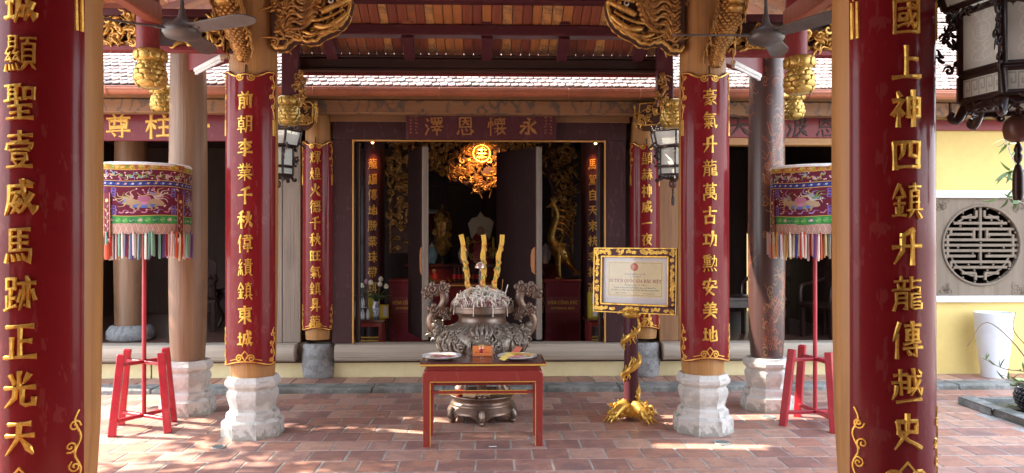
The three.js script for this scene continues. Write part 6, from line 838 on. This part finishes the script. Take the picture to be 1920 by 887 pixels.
// small side tables
function sideTable(label, x, z) { const t = thing('side_table', label, 'table', [x, FY, z], 0, 'small red tables inside the doorway'); part(t, 'table_top', cbox(0.62, 0.03, 0.4, 0, 0.345, 0, 0.005), M.tableTop); for (const s of [-1, 1]) part(t, 'apron', cbox(0.54, 0.06, 0.02, 0, 0.3, s * 0.16, 0.004), M.tableRed); for (const sx of [-1, 1]) for (const sz of [-1, 1]) part(t, 'leg', cbox(0.045, 0.33, 0.045, sx * 0.26, 0.165, sz * 0.16, 0.004), M.tableRed); for (const s of [-1, 1]) part(t, 'stretcher', cbox(0.48, 0.02, 0.02, 0, 0.1, s * 0.16, 0.003), M.goldPaint); }
sideTable('small red table with bottles and flowers just inside the doorway', -1.5, -9.72); sideTable('small red table with yellow boxes behind the framed certificate', 1.62, -9.7);
{ // bottles, vase, flowers, boxes
  const lab = std({ color: [0.75, 0.77, 0.8] }), capM = std({ color: [0.05, 0.09, 0.3], roughness: 0.4 }), bg = lathe([[0.001, 0], [0.022, 0], [0.024, 0.006], [0.024, 0.075], [0.02, 0.09], [0.01, 0.105], [0.009, 0.125], [0.001, 0.126]], 14), lg = lathe([[0.0246, 0.02], [0.0246, 0.066]], 14), cg = lathe([[0.0115, 0.122], [0.0115, 0.138], [0.001, 0.14]], 10);
  const TT = FY + 0.361; let n = 0;
  for (let r = 0; r < 3; r++) { const k = [5, 3, 1][r], y = TT + r * 0.15; if (r) solo('bottle_tray', r === 1 ? 'clear tray between the lower and middle bottle rows' : 'clear tray under the topmost bottle', 'tray', cbox([0, 0.22, 0.1][r], 0.006, 0.09, 0, 0, 0, 0.002), M.porcelain, [-1.535, y - 0.006, -9.64]);
    for (let i = 0; i < k; i++) { const b = thing('water_bottle', `small clear bottle, ${r === 2 ? 'topmost of the pile' : r === 1 ? ['left', 'centre', 'right'][i] + ' one of the middle row' : ['first', 'second', 'third', 'fourth', 'fifth'][i] + ' from the door frame in the bottom row'}`, 'bottle', [-1.535 + (i - (k - 1) / 2) * 0.062, y, -9.64 + (i % 2) * 0.012], 0, 'small bottles on the side table'); part(b, 'body', bg, M.frost); part(b, 'label_band', lg, lab); part(b, 'cap', cg, capM); n++; } }
  const v = thing('flower_vase', 'blue and white porcelain vase of white lotus buds beside the bottles', 'vase', [-1.31, TT, -9.66]); const vt = canvasTex(256, 256, (c, w, h) => { c.fillStyle = '#d5dae2'; c.fillRect(0, 0, w, h); const R = rng(6); c.strokeStyle = '#20346f'; for (let i = 0; i < 70; i++) { c.lineWidth = 3 + R() * 6; c.beginPath(); c.arc(R() * w, R() * h, 5 + R() * 22, R() * 6, R() * 6 + 3); c.stroke(); } c.fillStyle = '#20346f'; c.fillRect(0, 0, w, 22); c.fillRect(0, h - 30, w, 30); });
  const vg = lathe([[0.03, 0], [0.032, 0.01], [0.026, 0.03], [0.045, 0.08], [0.052, 0.12], [0.046, 0.16], [0.026, 0.19], [0.026, 0.22], [0.034, 0.24]], 24), vu = vg.attributes.uv; for (let i = 0; i < vu.count; i++) vu.setXY(i, vu.getX(i) / 0.16, vu.getY(i) / 0.24); part(v, 'body', vg, phy({ map: vt, roughness: 0.2, clearcoat: 0.7 })); vt.wrapS = THREE.RepeatWrapping;
  const green = phy({ color: [0.10, 0.17, 0.05], roughness: 0.6, transmission: 0.2, thickness: 0 }), bud = std({ color: [0.75, 0.76, 0.62], roughness: 0.7 }), pink = std({ color: [0.6, 0.35, 0.5], roughness: 0.7 });
  [[-0.17, 0.42, 0.03], [-0.12, 0.47, 0.0], [-0.06, 0.46, 0.04], [0.06, 0.5, 0.0], [0.055, 0.44, 0.05], [0.13, 0.41, 0.04]].forEach(([x, y, z], i) => { part(v, 'stem', tube(curve([[0, 0.22, 0], [x * 0.5, 0.3, z], [x, y - 0.03, z]], 6), 0.006, 5), green); const g = [ball(0.026, x, y, z, 0.9, 1.2, 0.9)]; for (let k = 0; k < 5; k++) g.push(ball(0.018, x + Math.cos(k * 1.26) * 0.014, y - 0.006, z + Math.sin(k * 1.26) * 0.014, 1, 1.5, 1, 7, 5)); part(v, 'flower', g, i === 1 ? pink : bud); });
  const R = rng(931); for (let i = 0; i < 16; i++) { const a = R() * 6.28, L = 0.08 + R() * 0.06, lf = fin(new THREE.SphereGeometry(1, 7, 4).scale(L, 0.004, 0.03).rotateZ(-0.2 + R() * 0.5).translate(L * 0.7, 0, 0).rotateY(a).translate(0, 0.24 + R() * 0.06, 0)); part(v, 'leaf', lf, green); }
  const yel = std({ color: [0.72, 0.55, 0.05], roughness: 0.45 }), wh = std({ color: [0.72, 0.72, 0.74], roughness: 0.5 });
  [[-1.62, -9.8, 0.12, 0.2, 'behind the bottles by the door frame'], [-1.36, -9.82, 0.14, 0.3, 'tall, behind the vase'], [-1.22, -9.74, 0.11, 0.17, 'short, right of the vase'], [1.42, -9.72, 0.13, 0.15, 'lower one of the pair by the certificate']].forEach(([x, z, w, h, l], i) => { const t = thing('yellow_box', `yellow packaged box ${l}`, 'box', [x, TT, z], 0.1, 'yellow boxes on the side tables'); part(t, 'carton', cbox(w, h, 0.07, 0, h / 2, 0, 0.003), yel); part(t, 'print', cbox(w * 0.45, h * 0.75, 0.004, w * 0.15, h * 0.52, 0.036, 0.001), wh); });
  { const t = thing('yellow_box', 'yellow packaged box on top of the pair by the certificate', 'box', [1.42, TT + 0.152, -9.72], 0, 'yellow boxes on the side tables'); part(t, 'carton', cbox(0.13, 0.17, 0.07, 0, 0.085, 0, 0.003), yel); part(t, 'print', cbox(0.07, 0.13, 0.004, 0.02, 0.088, 0.036, 0.001), wh); }
  { const t = thing('glass_tumblers', 'tray of clear tumblers on the table behind the certificate', 'glasses', [1.6, TT, -9.62]); part(t, 'tray', lathe([[0.001, 0.003], [0.11, 0.004], [0.13, 0.014]], 24), M.porcelain); for (let i = 0; i < 5; i++) { const m = part(t, 'tumbler', lathe([[0.024, 0.008], [0.028, 0.08], [0.026, 0.08], [0.022, 0.012], [0.001, 0.01]], 12), M.glass); m.position.set(Math.cos(i * 1.25) * 0.06, 0.004, Math.sin(i * 1.25) * 0.06); } }
}
// golden phoenix
{
  const t = thing('phoenix_statue', 'golden phoenix statue with a long curved neck standing on the donation box', 'statue', [1.03, 1.122, -10.2]), R = rng(941);
  part(t, 'body', tube(curve([[-0.09, 0.98, 0.03], [-0.05, 0.93, 0.03], [-0.03, 0.82, 0.02], [-0.07, 0.68, 0.01], [-0.1, 0.55, 0], [-0.06, 0.43, 0], [0.04, 0.33, 0], [0.13, 0.22, -0.01], [0.2, 0.12, -0.01]], 30), (u) => (u < 0.06 ? 0.03 : u < 0.5 ? mix(0.028, 0.05, u / 0.5) : u < 0.72 ? mix(0.05, 0.105, (u - 0.5) / 0.22) : mix(0.105, 0.03, (u - 0.72) / 0.28)), 12), M.lotusGold);
  part(t, 'head', [ball(0.04, -0.085, 0.975, 0.03, 1.15, 0.9, 0.8), tube([[-0.12, 0.97, 0.03], [-0.17, 0.945, 0.03]], [0.016, 0.004], 6)], M.lotusGold); for (let i = 0; i < 4; i++) part(t, 'crest', tube(curve([[-0.075 + i * 0.008, 1.0, 0.03], [-0.1 + i * 0.022, 1.05, 0.03], [-0.11 + i * 0.032, 1.08, 0.03]], 5), [0.009, 0.004], 5), M.lotusGold);
  for (let i = 0; i < 4; i++) part(t, 'neck_plume', tube(curve([[-0.04 - i * 0.008, 0.92 - i * 0.08, 0.02], [0.06, 0.9 - i * 0.09, 0.04], [0.12 + i * 0.01, 0.85 - i * 0.1, 0.03], [0.16, 0.8 - i * 0.11, 0.03]], 10), [0.012, 0.005], 6, 0.5, V(0, 0, 1)), M.lotusGold);
  for (let i = 0; i < 5; i++) part(t, 'tail_feather', tube(curve([[0.1, 0.27 - i * 0.012, 0.05 + i * 0.008], [0.18 + i * 0.008, 0.16 - i * 0.012, 0.06], [0.27 - i * 0.02, 0.04 - i * 0.004 + 0.02, 0.06]], 8), [0.018, 0.012], 6, 0.5, V(0, 0, 1)), M.gold);
  for (const s of [-1, 1]) { part(t, 'leg', tube(curve([[0.0, 0.36, s * 0.05], [-0.01, 0.2, s * 0.06], [0.01, 0.02, s * 0.05]], 8), [0.05, 0.022], 8), M.lotusGold); part(t, 'claw', [0, 1, 2].map((k) => tube([[0.01, 0.015, s * 0.05], [-0.05 + k * 0.05, 0.005, s * 0.05 + 0.03]], [0.012, 0.006], 5)), M.lotusGold); const w = []; for (let k = 0; k < 18; k++) w.push(ball(0.02, -0.03 + R() * 0.12, 0.3 + R() * 0.16, s * 0.085, 1, 0.7, 0.5, 6, 4)); part(t, 'wing_scales', w, M.lotusGold).userData.kind = 'stuff'; }
}
// altar further in: table, figures, jars
{
  const a = thing('inner_altar', 'dark red altar deep inside the hall behind the incense burner', 'altar', [0, FY, -12.2]); part(a, 'table_top', cbox(2.4, 0.06, 0.8, 0, 0.95, 0, 0.01), M.tableTop); part(a, 'front_panel', cbox(2.3, 0.9, 0.05, 0, 0.46, 0.34, 0.008), M.boardRed); part(a, 'carved_front', curlFill(() => true, [-1.0, 0.1, 1.0, 0.8], 90, 951, 0.03, 0.06, 0.375, 0.012), M.giltOld).userData.kind = 'stuff';
  const cab = thing('panelled_screen', 'dark panelled wooden screen at the back of the hall', 'screen', [0, FY, -13.2]); part(cab, 'board', cbox(4.4, 2.9, 0.06, 0, 1.45, 0, 0.01), M.rose); for (let i = -3; i <= 3; i++) { part(cab, 'stile', cbox(0.07, 2.9, 0.05, i * 0.62, 1.45, 0.05, 0.006), M.frame); } for (const y of [0.3, 1.3, 2.3]) part(cab, 'rail', cbox(4.4, 0.07, 0.045, 0, y, 0.052, 0.006), M.frame);
  const Y = FY + 0.982, R = rng(953);
  { const t = thing('enthroned_figure', 'pale seated altar figure with flame-shaped crown panel between dragon candles', 'statue', [-0.03, Y, -12.15]); part(t, 'robe', lathe([[0.2, 0], [0.22, 0.1], [0.16, 0.3], [0.12, 0.42], [0.07, 0.48]], 20), std({ color: [0.3, 0.03, 0.05], roughness: 0.5 })); part(t, 'crown_panel', ext(poly([[-0.14, 0.4], [-0.19, 0.62], [-0.13, 0.7], [-0.05, 0.72], [0, 0.8], [0.06, 0.72], [0.14, 0.7], [0.2, 0.64], [0.15, 0.4], [0.08, 0.3], [-0.07, 0.3]]), 0.03, 0.01), std({ color: [0.62, 0.55, 0.4], roughness: 0.5 })); part(t, 'head', ball(0.07, 0, 0.5, 0.08, 0.85, 1.1, 0.9), std({ color: [0.5, 0.33, 0.2], roughness: 0.5 })); part(t, 'ornament', curlFill(() => true, [-0.24, 0.02, 0.24, 0.4], 30, 955, 0.025, 0.045, 0.19, 0.01), M.gilt).userData.kind = 'stuff'; for (const s of [-1, 1]) part(t, 'candle', cyl(0.022, 0.022, 0.3, s * 0.2, 0.26, 0.18, 10), std({ color: [0.6, 0.48, 0.12] })); }
  { const t = thing('gilded_finial', 'tall gilded ritual staff head standing left of the seated figure', 'ritual staff', [-0.62, Y, -11.95]); part(t, 'head', lathe([[0.03, 0.12], [0.11, 0.2], [0.13, 0.45], [0.15, 0.62], [0.11, 0.76], [0.03, 0.84], [0.01, 0.92]], 18), M.giltOld); part(t, 'scrollwork', curlFill((x, y) => Math.abs(x) < 0.12, [-0.12, 0.2, 0.12, 0.76], 40, 957, 0.02, 0.04, 0.12, 0.01), M.gilt).userData.kind = 'stuff'; part(t, 'shaft', cyl(0.02, 0.02, 0.2, 0, 0.06, 0, 10), M.iron); }
  { const t = thing('inner_parasol', 'small white topped parasol deep inside the hall', 'parasol', [-0.95, FY, -12.35]); part(t, 'canopy', fin(new THREE.CylinderGeometry(0.26, 0.26, 0.3, 28, 1, true).translate(0, 1.62, 0)), std({ color: [0.2, 0.03, 0.03], roughness: 0.8 })); part(t, 'top_cover', lathe([[0.272, 1.76], [0.275, 1.79], [0.2, 1.83], [0.01, 1.85]], 28), M.white); part(t, 'pole', cyl(0.016, 0.016, 1.7, 0, 0.86, 0, 8), M.standRed); }
  [[-0.78, 0.09, 'first'], [-0.3, 0.08, 'second'], [0.4, 0.08, 'third'], [0.98, 0.09, 'last']].forEach(([x, r, l], i) => { const t = thing('porcelain_jar', `${l} pale porcelain jar along the inner altar`, 'jar', [x, Y, -11.9], 0, 'porcelain jars on the inner altar'); part(t, 'body', lathe([[r * 0.5, 0], [r * 0.9, 0.08], [r, 0.15], [r * 0.7, 0.22], [r * 0.45, 0.25]], 20), i % 2 ? M.porcelain : std({ color: [0.25, 0.42, 0.42], roughness: 0.3 })); part(t, 'lid', lathe([[r * 0.5, 0.25], [r * 0.4, 0.28], [0.012, 0.3], [0.01, 0.32]], 16), M.porcelain); });
  for (let i = 0; i < 6; i++) { const t = thing('dark_bottle', `dark wine bottle, number ${['one', 'two', 'three', 'four', 'five', 'six'][i]} counted from the staff head, on the lower altar step`, 'bottle', [-0.42 + i * 0.07, 1.0, -11.55], 0, 'dark bottles on the altar step'); part(t, 'body', lathe([[0.028, 0], [0.03, 0.15], [0.012, 0.2], [0.011, 0.26], [0.001, 0.262]], 10), M.black); part(t, 'label_band', lathe([[0.0306, 0.05], [0.0306, 0.12]], 10), M.red); }
  { const t = thing('altar_step', 'lower red altar step with small offerings in front of the inner altar', 'altar', [-0.35, FY, -11.55]); part(t, 'board', cbox(1.3, 0.05, 0.3, 0, 0.68, 0, 0.006), M.tableTop); part(t, 'front_panel', cbox(1.25, 0.62, 0.03, 0, 0.34, 0.12, 0.005), M.boardRed); for (const s of [-1, 1]) part(t, 'leg', cbox(0.05, 0.66, 0.05, s * 0.6, 0.33, 0, 0.005), M.tableRed); part(t, 'gilt_edge', pbox(1.3, 0.02, 0.006, 0, 0.67, 0.154), M.goldPaint); }
  { const t = thing('seated_statuette', 'small red seated statuette on the altar step', 'statuette', [-0.72, 0.995, -11.5]); part(t, 'body', lathe([[0.08, 0], [0.085, 0.04], [0.05, 0.12], [0.025, 0.15]], 14), M.red); part(t, 'head', ball(0.03, 0, 0.175, 0, 1, 1.15, 1), std({ color: [0.5, 0.25, 0.12] })); }
  for (const [x, l] of [[-0.78, 'left of'], [0.72, 'right of']]) { const t = thing('potted_greens', `vase of pointed green leaves ${l} the incense burner inside the hall`, 'plant', [x, 0.7, -11.1], 0, 'vases of green leaves inside the hall'), gr = phy({ color: [0.14, 0.2, 0.06], roughness: 0.6, transmission: 0.2, thickness: 0 }); part(t, 'vase', lathe([[0.06, 0], [0.08, 0.1], [0.05, 0.2], [0.06, 0.24]], 16), M.porcelain); for (let i = 0; i < 18; i++) { const a = i * 2.4, L = 0.16 + R() * 0.14; part(t, 'leaf', tube(curve([[0, 0.22, 0], [Math.cos(a) * L * 0.5, 0.34, Math.sin(a) * L * 0.5], [Math.cos(a) * L, 0.33 + R() * 0.1, Math.sin(a) * L]], 6), (u) => 0.02 * Math.sin(0.4 + u * 2.7), 5, 0.2, V(0, 1, 0)), i % 4 ? gr : std({ color: [0.45, 0.42, 0.1] })); } part(t, 'stand', cyl(0.12, 0.14, 0.41, 0, -0.205, 0, 12), M.rose); }
  for (const s of [-1, 1]) { const t = thing('gilded_chest', s < 0 ? 'low gilded openwork chest behind the left burner handle' : 'low gilded openwork chest beside the donation box', 'chest', [s < 0 ? -0.62 : 0.72, FY, -10.3], 0, 'low gilded chests'); part(t, 'body', cbox(0.24, 0.36, 0.24, 0, 0.2, 0, 0.006), M.giltBack); part(t, 'carving', curlFill(() => true, [-0.1, 0.06, 0.1, 0.34], 24, 961 + s, 0.02, 0.035, 0.125, 0.009), M.giltOld).userData.kind = 'stuff'; part(t, 'lid', cbox(0.27, 0.03, 0.27, 0, 0.392, 0, 0.005), M.giltOld); }
}
// side bays: inner columns, chairs, tables, a standing fan
for (const [x, z, l] of [[-4.72, -10.5, 'dim column with a grey stone foot inside the left open bay'], [-3.05, -11.8, 'dim column deep inside the left open bay'], [3.08, -11.8, 'dim column deep inside the right open bay']]) { const t = thing('inner_column', l, 'column', [x, 0, z], 0, 'dark columns inside the hall'); part(t, 'shaft', lathe([[0.2, 0.5], [0.215, 1.4], [0.2, 3.32]], 24), M.columnOld); part(t, 'stone_base', lathe([[0.25, FY], [0.3, 0.32], [0.3, 0.42], [0.26, 0.48], [0.22, 0.5]], 24), M.stoneGrey); }
function armchair(label, x, z, turn) { const t = thing('carved_chair', label, 'chair', [x, FY, z], turn, 'dark carved chairs in the side bays'); part(t, 'seat', cbox(0.6, 0.05, 0.5, 0, 0.45, 0, 0.006), M.rose); for (const sx of [-1, 1]) for (const sz of [-1, 1]) part(t, 'leg', cbox(0.055, 0.43, 0.055, sx * 0.26, 0.215, sz * 0.2, 0.006), M.rose); const sh = poly([[-0.28, 0.48], [0.28, 0.48], [0.29, 1.0], [0.2, 1.08], [0, 1.14], [-0.2, 1.08], [-0.29, 1.0]]), h = new THREE.Path(); h.absellipse(0, 0.8, 0.09, 0.14, 0, 6.283, true); sh.holes.push(h); part(t, 'backrest', ext(sh, 0.03, 0.006).translate(0, 0, -0.24), M.rose); for (const s of [-1, 1]) part(t, 'armrest', tube(curve([[s * 0.28, 0.8, -0.22], [s * 0.3, 0.74, 0], [s * 0.28, 0.7, 0.2], [s * 0.28, 0.48, 0.22]], 10), 0.025, 7), M.rose); part(t, 'carving', curlFill((a, b) => (a / 0.13) ** 2 + ((b - 0.8) / 0.18) ** 2 > 1, [-0.24, 0.55, 0.24, 1.02], 26, 971, 0.02, 0.04, -0.2, 0.009), M.rose).userData.kind = 'stuff'; }
armchair('dark carved chair in the left bay below the parasol', -4.25, -11.5, 0.3); armchair('dark carved chair in the right bay behind the parasol pole', 4.1, -11.0, -0.6); armchair('dark carved chair half hidden behind the right front column', 4.75, -10.4, -1.2);
for (const [x, z, l] of [[-3.6, -12.3, 'left'], [3.55, -10.5, 'right']]) { const t = thing('carved_table', `dark carved wooden table inside the ${l} open bay`, 'table', [x, FY, z], 0, 'dark carved tables in the side bays'); part(t, 'table_top', cbox(1.1, 0.05, 0.6, 0, 0.55, 0, 0.008), M.rose); for (const sx of [-1, 1]) for (const sz of [-1, 1]) part(t, 'leg', tube(curve([[sx * 0.45, 0.52, sz * 0.22], [sx * 0.52, 0.36, sz * 0.26], [sx * 0.44, 0.15, sz * 0.22], [sx * 0.5, 0.0, sz * 0.26]], 10), [0.05, 0.03], 7), M.rose); part(t, 'apron', cbox(0.95, 0.1, 0.04, 0, 0.48, 0.26, 0.006), M.rose); }
{ const t = thing('standing_fan', 'round wire-caged standing fan inside the left open bay', 'fan', [-4.12, FY, -11.0], 0.1); part(t, 'base', lathe([[0.16, 0], [0.16, 0.02], [0.03, 0.05]], 20), M.fan); part(t, 'post', cyl(0.014, 0.014, 0.8, 0, 0.44, 0, 8), M.fan); const c = []; for (const r of [0.19, 0.13, 0.07]) c.push(fin(new THREE.TorusGeometry(r, 0.004, 4, 28).translate(0, 0.95, 0.05))); for (let i = 0; i < 14; i++) { const a = i / 14 * 6.283; c.push(tube([[0, 0.95, 0.06], [Math.cos(a) * 0.19, 0.95 + Math.sin(a) * 0.19, 0.05]], 0.002, 4)); } part(t, 'cage', c, M.fan); for (let i = 0; i < 3; i++) part(t, 'blade', fin(new THREE.SphereGeometry(1, 8, 4).scale(0.075, 0.045, 0.006).rotateX(0.4).translate(0.09, 0, 0).rotateZ(i * 2.094).translate(0, 0.95, 0.02)), M.fan); part(t, 'motor', lathe([[0.04, -0.1], [0.045, 0], [0.02, 0.03]], 12).rotateX(Math.PI / 2).translate(0, 0.95, 0), M.fan); }
// lattice fans hanging in the side bays, daylight behind
{ const w = thing('rear_courtyard_wall', 'pale yellow wall outdoors seen through the rear openings', 'wall', [0, 0, -16.2]); part(w, 'wall', pbox(16, 1.9, 0.15, 0, 0.95, 0), M.yellow); }

// ---------- right of the courtyard: planter bed, pots, plants ----------
{
  const bed = thing('planter_bed', 'low stone-edged planting bed at the right of the courtyard', 'planter', [0, 0, 0]), R = rng(1001);
  part(bed, 'soil', pbox(2.1, 0.05, 2.1, 5.95, 0.004, -6.55), std({ map: spotTex([0.16, 0.15, 0.10], [0.11, 0.11, 0.075], [0.2, 0.2, 0.15], 12, 1003, 0.5), roughness: 1, bumpMap: roughBump, bumpScale: 0.02 }));
  for (let i = 0; i < 4; i++) part(bed, 'edge_stone', roughen(cbox(0.16, 0.075, 0.52, 4.88, 0.032, -5.72 - i * 0.53, 0.012), 0.003, i), M.kerb); for (let i = 0; i < 4; i++) part(bed, 'edge_stone', roughen(cbox(0.52, 0.075, 0.16, 5.23 + i * 0.53, 0.032, -7.5, 0.012), 0.003, i + 7), M.kerb);
  const moss = []; for (let i = 0; i < 260; i++) moss.push(ball(0.012 + R() * 0.016, 5.0 + R() * 1.0, 0.03, -7.4 + R() * 1.6, 1, 0.45, 1, 5, 3)); part(bed, 'moss', moss, std({ color: [0.12, 0.13, 0.06], roughness: 1 })).userData.kind = 'stuff';
  const pot = thing('tall_planter', 'tall white tapered planter standing against the yellow wall', 'planter', [5.955, 0.048, -8.74]); part(pot, 'body', lathe([[0.12, 0], [0.128, 0.004], [0.16, 0.25], [0.195, 0.55], [0.205, 0.745], [0.2, 0.752], [0.188, 0.745], [0.176, 0.6], [0.001, 0.58]], 40), phy({ map: spotTex([0.72, 0.74, 0.77], [0.68, 0.7, 0.73], [0.70, 0.71, 0.74], 4, 1009, 1.2, 0.45, 0.62, 0.05), roughness: 0.35, clearcoat: 0.2 }));
  const bp = thing('beaded_pot', 'dark knobbly pot of glossy black beads in the planting bed', 'pot', [5.28, 0.03, -6.98]), bm = phy({ color: [0.012, 0.013, 0.02], roughness: 0.22, clearcoat: 0.6 }), beads = []; part(bp, 'core', lathe([[0.17, 0], [0.235, 0.08], [0.25, 0.16], [0.22, 0.23], [0.15, 0.235]], 28), M.black);
  for (let r = 0; r < 7; r++) { const y = 0.02 + r * 0.034, rad = [0.185, 0.215, 0.236, 0.248, 0.25, 0.24, 0.222][r]; for (let i = 0; i < 34; i++) { const a = (i + (r % 2) * 0.5) / 34 * 6.283; beads.push(ball(0.021, Math.cos(a) * rad, y, Math.sin(a) * rad, 1, 1, 1, 7, 5)); } } part(bp, 'beads', beads, bm).userData.kind = 'stuff';
  const leafM = phy({ color: [0.09, 0.16, 0.05], roughness: 0.5, transmission: 0.25, thickness: 0 }), leafB = phy({ color: [0.16, 0.26, 0.07], roughness: 0.5, transmission: 0.3, thickness: 0 }), twig = std({ color: [0.2, 0.14, 0.09], roughness: 0.9 }), bark = std({ map: spotTex([0.40, 0.36, 0.31], [0.28, 0.25, 0.21], [0.2, 0.19, 0.16], 10, 1013, 0.2), roughness: 0.9, bumpMap: roughBump, bumpScale: 0.004 });
  const leafG = (() => { const s = new THREE.Shape(); s.moveTo(0, 0); s.quadraticCurveTo(0.28, 0.22, 1, 0); s.quadraticCurveTo(0.28, -0.22, 0, 0); const g = new THREE.ShapeGeometry(s, 5), p = g.attributes.position; for (let i = 0; i < p.count; i++) { const x = p.getX(i), y = p.getY(i); p.setXYZ(i, x, Math.abs(y) * 0.5 - x * x * 0.25, y); } g.computeVertexNormals(); return fin(g); })();
  const addLeaf = (t, p, dir, size, m) => { const o = part(t, 'leaf', leafG, m); o.position.copy(p); o.quaternion.setFromUnitVectors(V(1, 0, 0), dir.clone().normalize()); o.rotateX((R() - 0.5) * 2.4); o.scale.setScalar(size); };
  const pl = thing('bed_shrub', 'low green shrub with arching twigs growing in the black beaded pot', 'shrub', [5.28, 0.25, -6.98]); part(pl, 'foliage_mat', (() => { const g = []; for (let i = 0; i < 120; i++) g.push(ball(0.02 + R() * 0.02, (R() - 0.5) * 0.4, R() * 0.07, (R() - 0.5) * 0.4, 1.2, 0.5, 1, 5, 3)); return g; })(), std({ color: [0.13, 0.2, 0.1], roughness: 0.9 })).userData.kind = 'stuff';
  for (const [pts, n] of [[[[0, 0, 0], [-0.2, 0.16, 0.02], [-0.42, 0.2, 0.02], [-0.62, 0.3, 0.0]], 16], [[[0, 0, 0.02], [-0.16, 0.08, 0.08], [-0.34, 0.09, 0.1], [-0.5, 0.13, 0.1]], 14], [[[0, 0, 0], [-0.1, 0.3, 0], [-0.28, 0.55, -0.05], [-0.26, 0.72, -0.05]], 0], [[[0, 0, 0], [-0.3, 0.45, -0.05], [-0.55, 0.62, -0.05], [-0.72, 0.4, -0.05]], 0], [[[0.03, 0, 0], [0.0, 0.2, 0.05], [-0.06, 0.14, 0.1]], 10], [[[0.1, 0, 0], [0.08, 0.3, 0], [0.15, 0.55, 0]], 8]]) { const c = curve(pts, 14); part(pl, 'twig', tube(c, [0.007, 0.003], 5), twig); for (let i = 0; i < n; i++) { const k = 3 + Math.floor(R() * 11), p = c[k], d = V((R() - 0.7), R() * 0.8, (R() - 0.5)); addLeaf(pl, p, d, 0.07 + R() * 0.05, R() < 0.5 ? leafM : leafB); } }
  const tr = thing('young_tree', 'slender grey-barked young tree with pale green leaves beside the hanging lantern', 'tree', [5.52, 0.02, -7.15]); const trunk = curve([[0.06, 0, 0], [0.04, 0.6, 0.02], [-0.02, 1.1, 0.02], [-0.1, 1.5, 0], [-0.2, 1.95, 0], [-0.16, 2.4, 0.02], [-0.14, 2.8, 0]], 24); part(tr, 'trunk', tube(trunk, [0.042, 0.018], 9), bark);
  for (const [b0, pts] of [[17, [[-0.32, 2.15, 0.05], [-0.5, 2.42, 0.06], [-0.56, 2.62, 0.06]]], [14, [[-0.3, 1.9, 0.06], [-0.48, 2.0, 0.08], [-0.62, 2.02, 0.08]]], [19, [[-0.05, 2.4, 0.04], [0.04, 2.6, 0.05], [0.1, 2.75, 0.05]]], [16, [[-0.34, 2.2, -0.04], [-0.44, 2.28, -0.02], [-0.52, 2.22, 0]]]]) { const c = curve([trunk[b0].toArray(), ...pts], 12); part(tr, 'branch', tube(c, [0.012, 0.004], 6), bark); for (let i = 0; i < 11; i++) { const p = c[5 + Math.floor(R() * 8)], d = V(R() - 0.6, R() * 0.7 - 0.35, R() - 0.4); addLeaf(tr, p, d, 0.11 + R() * 0.06, R() < 0.35 ? leafM : leafB); } }
  // drain covers let into the floor
  [[-2.04, -6.15, 0.05, 'beside the left couplet column'], [1.98, -6.15, 0.062, 'in front of the right couplet column'], [2.68, -7.02, 0.06, 'by the dragon column']].forEach(([x, z, r, l]) => { const t = thing('drain_cover', `round metal drain cover set in the tiles ${l}`, 'drain', [x, 0.002, z], 0, 'drain covers'); part(t, 'rim', fin(new THREE.TorusGeometry(r, 0.007, 5, 24).rotateX(Math.PI / 2).translate(0, 0.002, 0)), std({ color: [0.3, 0.32, 0.31], roughness: 0.5, metalness: 0.4 })); part(t, 'plate', cyl(r, r, 0.006, 0, 0.002, 0, 24), std({ color: [0.2, 0.23, 0.22], roughness: 0.6, metalness: 0.4 })); });
  // trees outside the left of the view that dapple the sunlight on the tiles
  const crownLeaf = phy({ color: [0.07, 0.12, 0.04], roughness: 0.6, transmission: 0.2, thickness: 0 });
  for (const [x, z, h, crowns, l] of [[-6.6, -6.4, 4.2, [[0, 1.75, 0.2, 0.9, 700], [0, 1.7, -0.5, 0.62, 420], [0.1, 1.9, 1.2, 0.9, 600], [0, 0.1, -0.25, 0.75, 85], [-0.1, 0.0, 0.6, 0.75, 70], [0, 2.05, -1.6, 0.65, 450], [0, 2.1, -0.6, 0.65, 420], [0, 1.3, -0.3, 0.7, 450], [0, 1.35, -1.1, 0.7, 450], [0, 0.3, -1.45, 0.75, 260]], 'leafy tree outside the left of the courtyard'], [-6.6, -9.2, 4.0, [[0, 0.9, 0.25, 0.7, 480], [0, 0.0, 0.3, 0.72, 500], [0.1, 0.4, -0.7, 0.6, 420], [0, -0.2, -0.6, 0.7, 480]], 'second leafy tree outside the left of the courtyard']]) {
    const t = thing('shade_tree', l, 'tree', [x, 0, z], 0, 'trees beside the courtyard'); part(t, 'trunk', tube(curve([[0, 0, 0], [0.06, h * 0.4, 0.05], [-0.05, h * 0.8, 0], [0, h + 0.6, 0]], 14), [0.13, 0.05], 9), bark);
    for (const c of crowns) part(t, 'limb', tube(curve([[0, h * 0.8, 0], [c[0] * 0.5, h + c[1] * 0.4, c[2] * 0.5], [c[0], h + c[1], c[2]]], 8), [0.05, 0.015], 6), bark);
    const g = []; for (const c of crowns) for (let i = 0; i < c[4]; i++) { const u = R() * 2 - 1, a = R() * 6.283, q = Math.cbrt(R()) * c[3], s = Math.sqrt(1 - u * u); const lf = leafG.clone().scale(0.22, 0.22, 0.3).rotateX(R() * 3).rotateY(R() * 6).rotateZ((R() - 0.5) * 2).translate(c[0] + Math.cos(a) * s * q, h + c[1] + u * q, c[2] + Math.sin(a) * s * q); g.push(lf); } part(t, 'crown', g, crownLeaf).userData.kind = 'stuff';
  }
}

renderer.render(scene, camera);
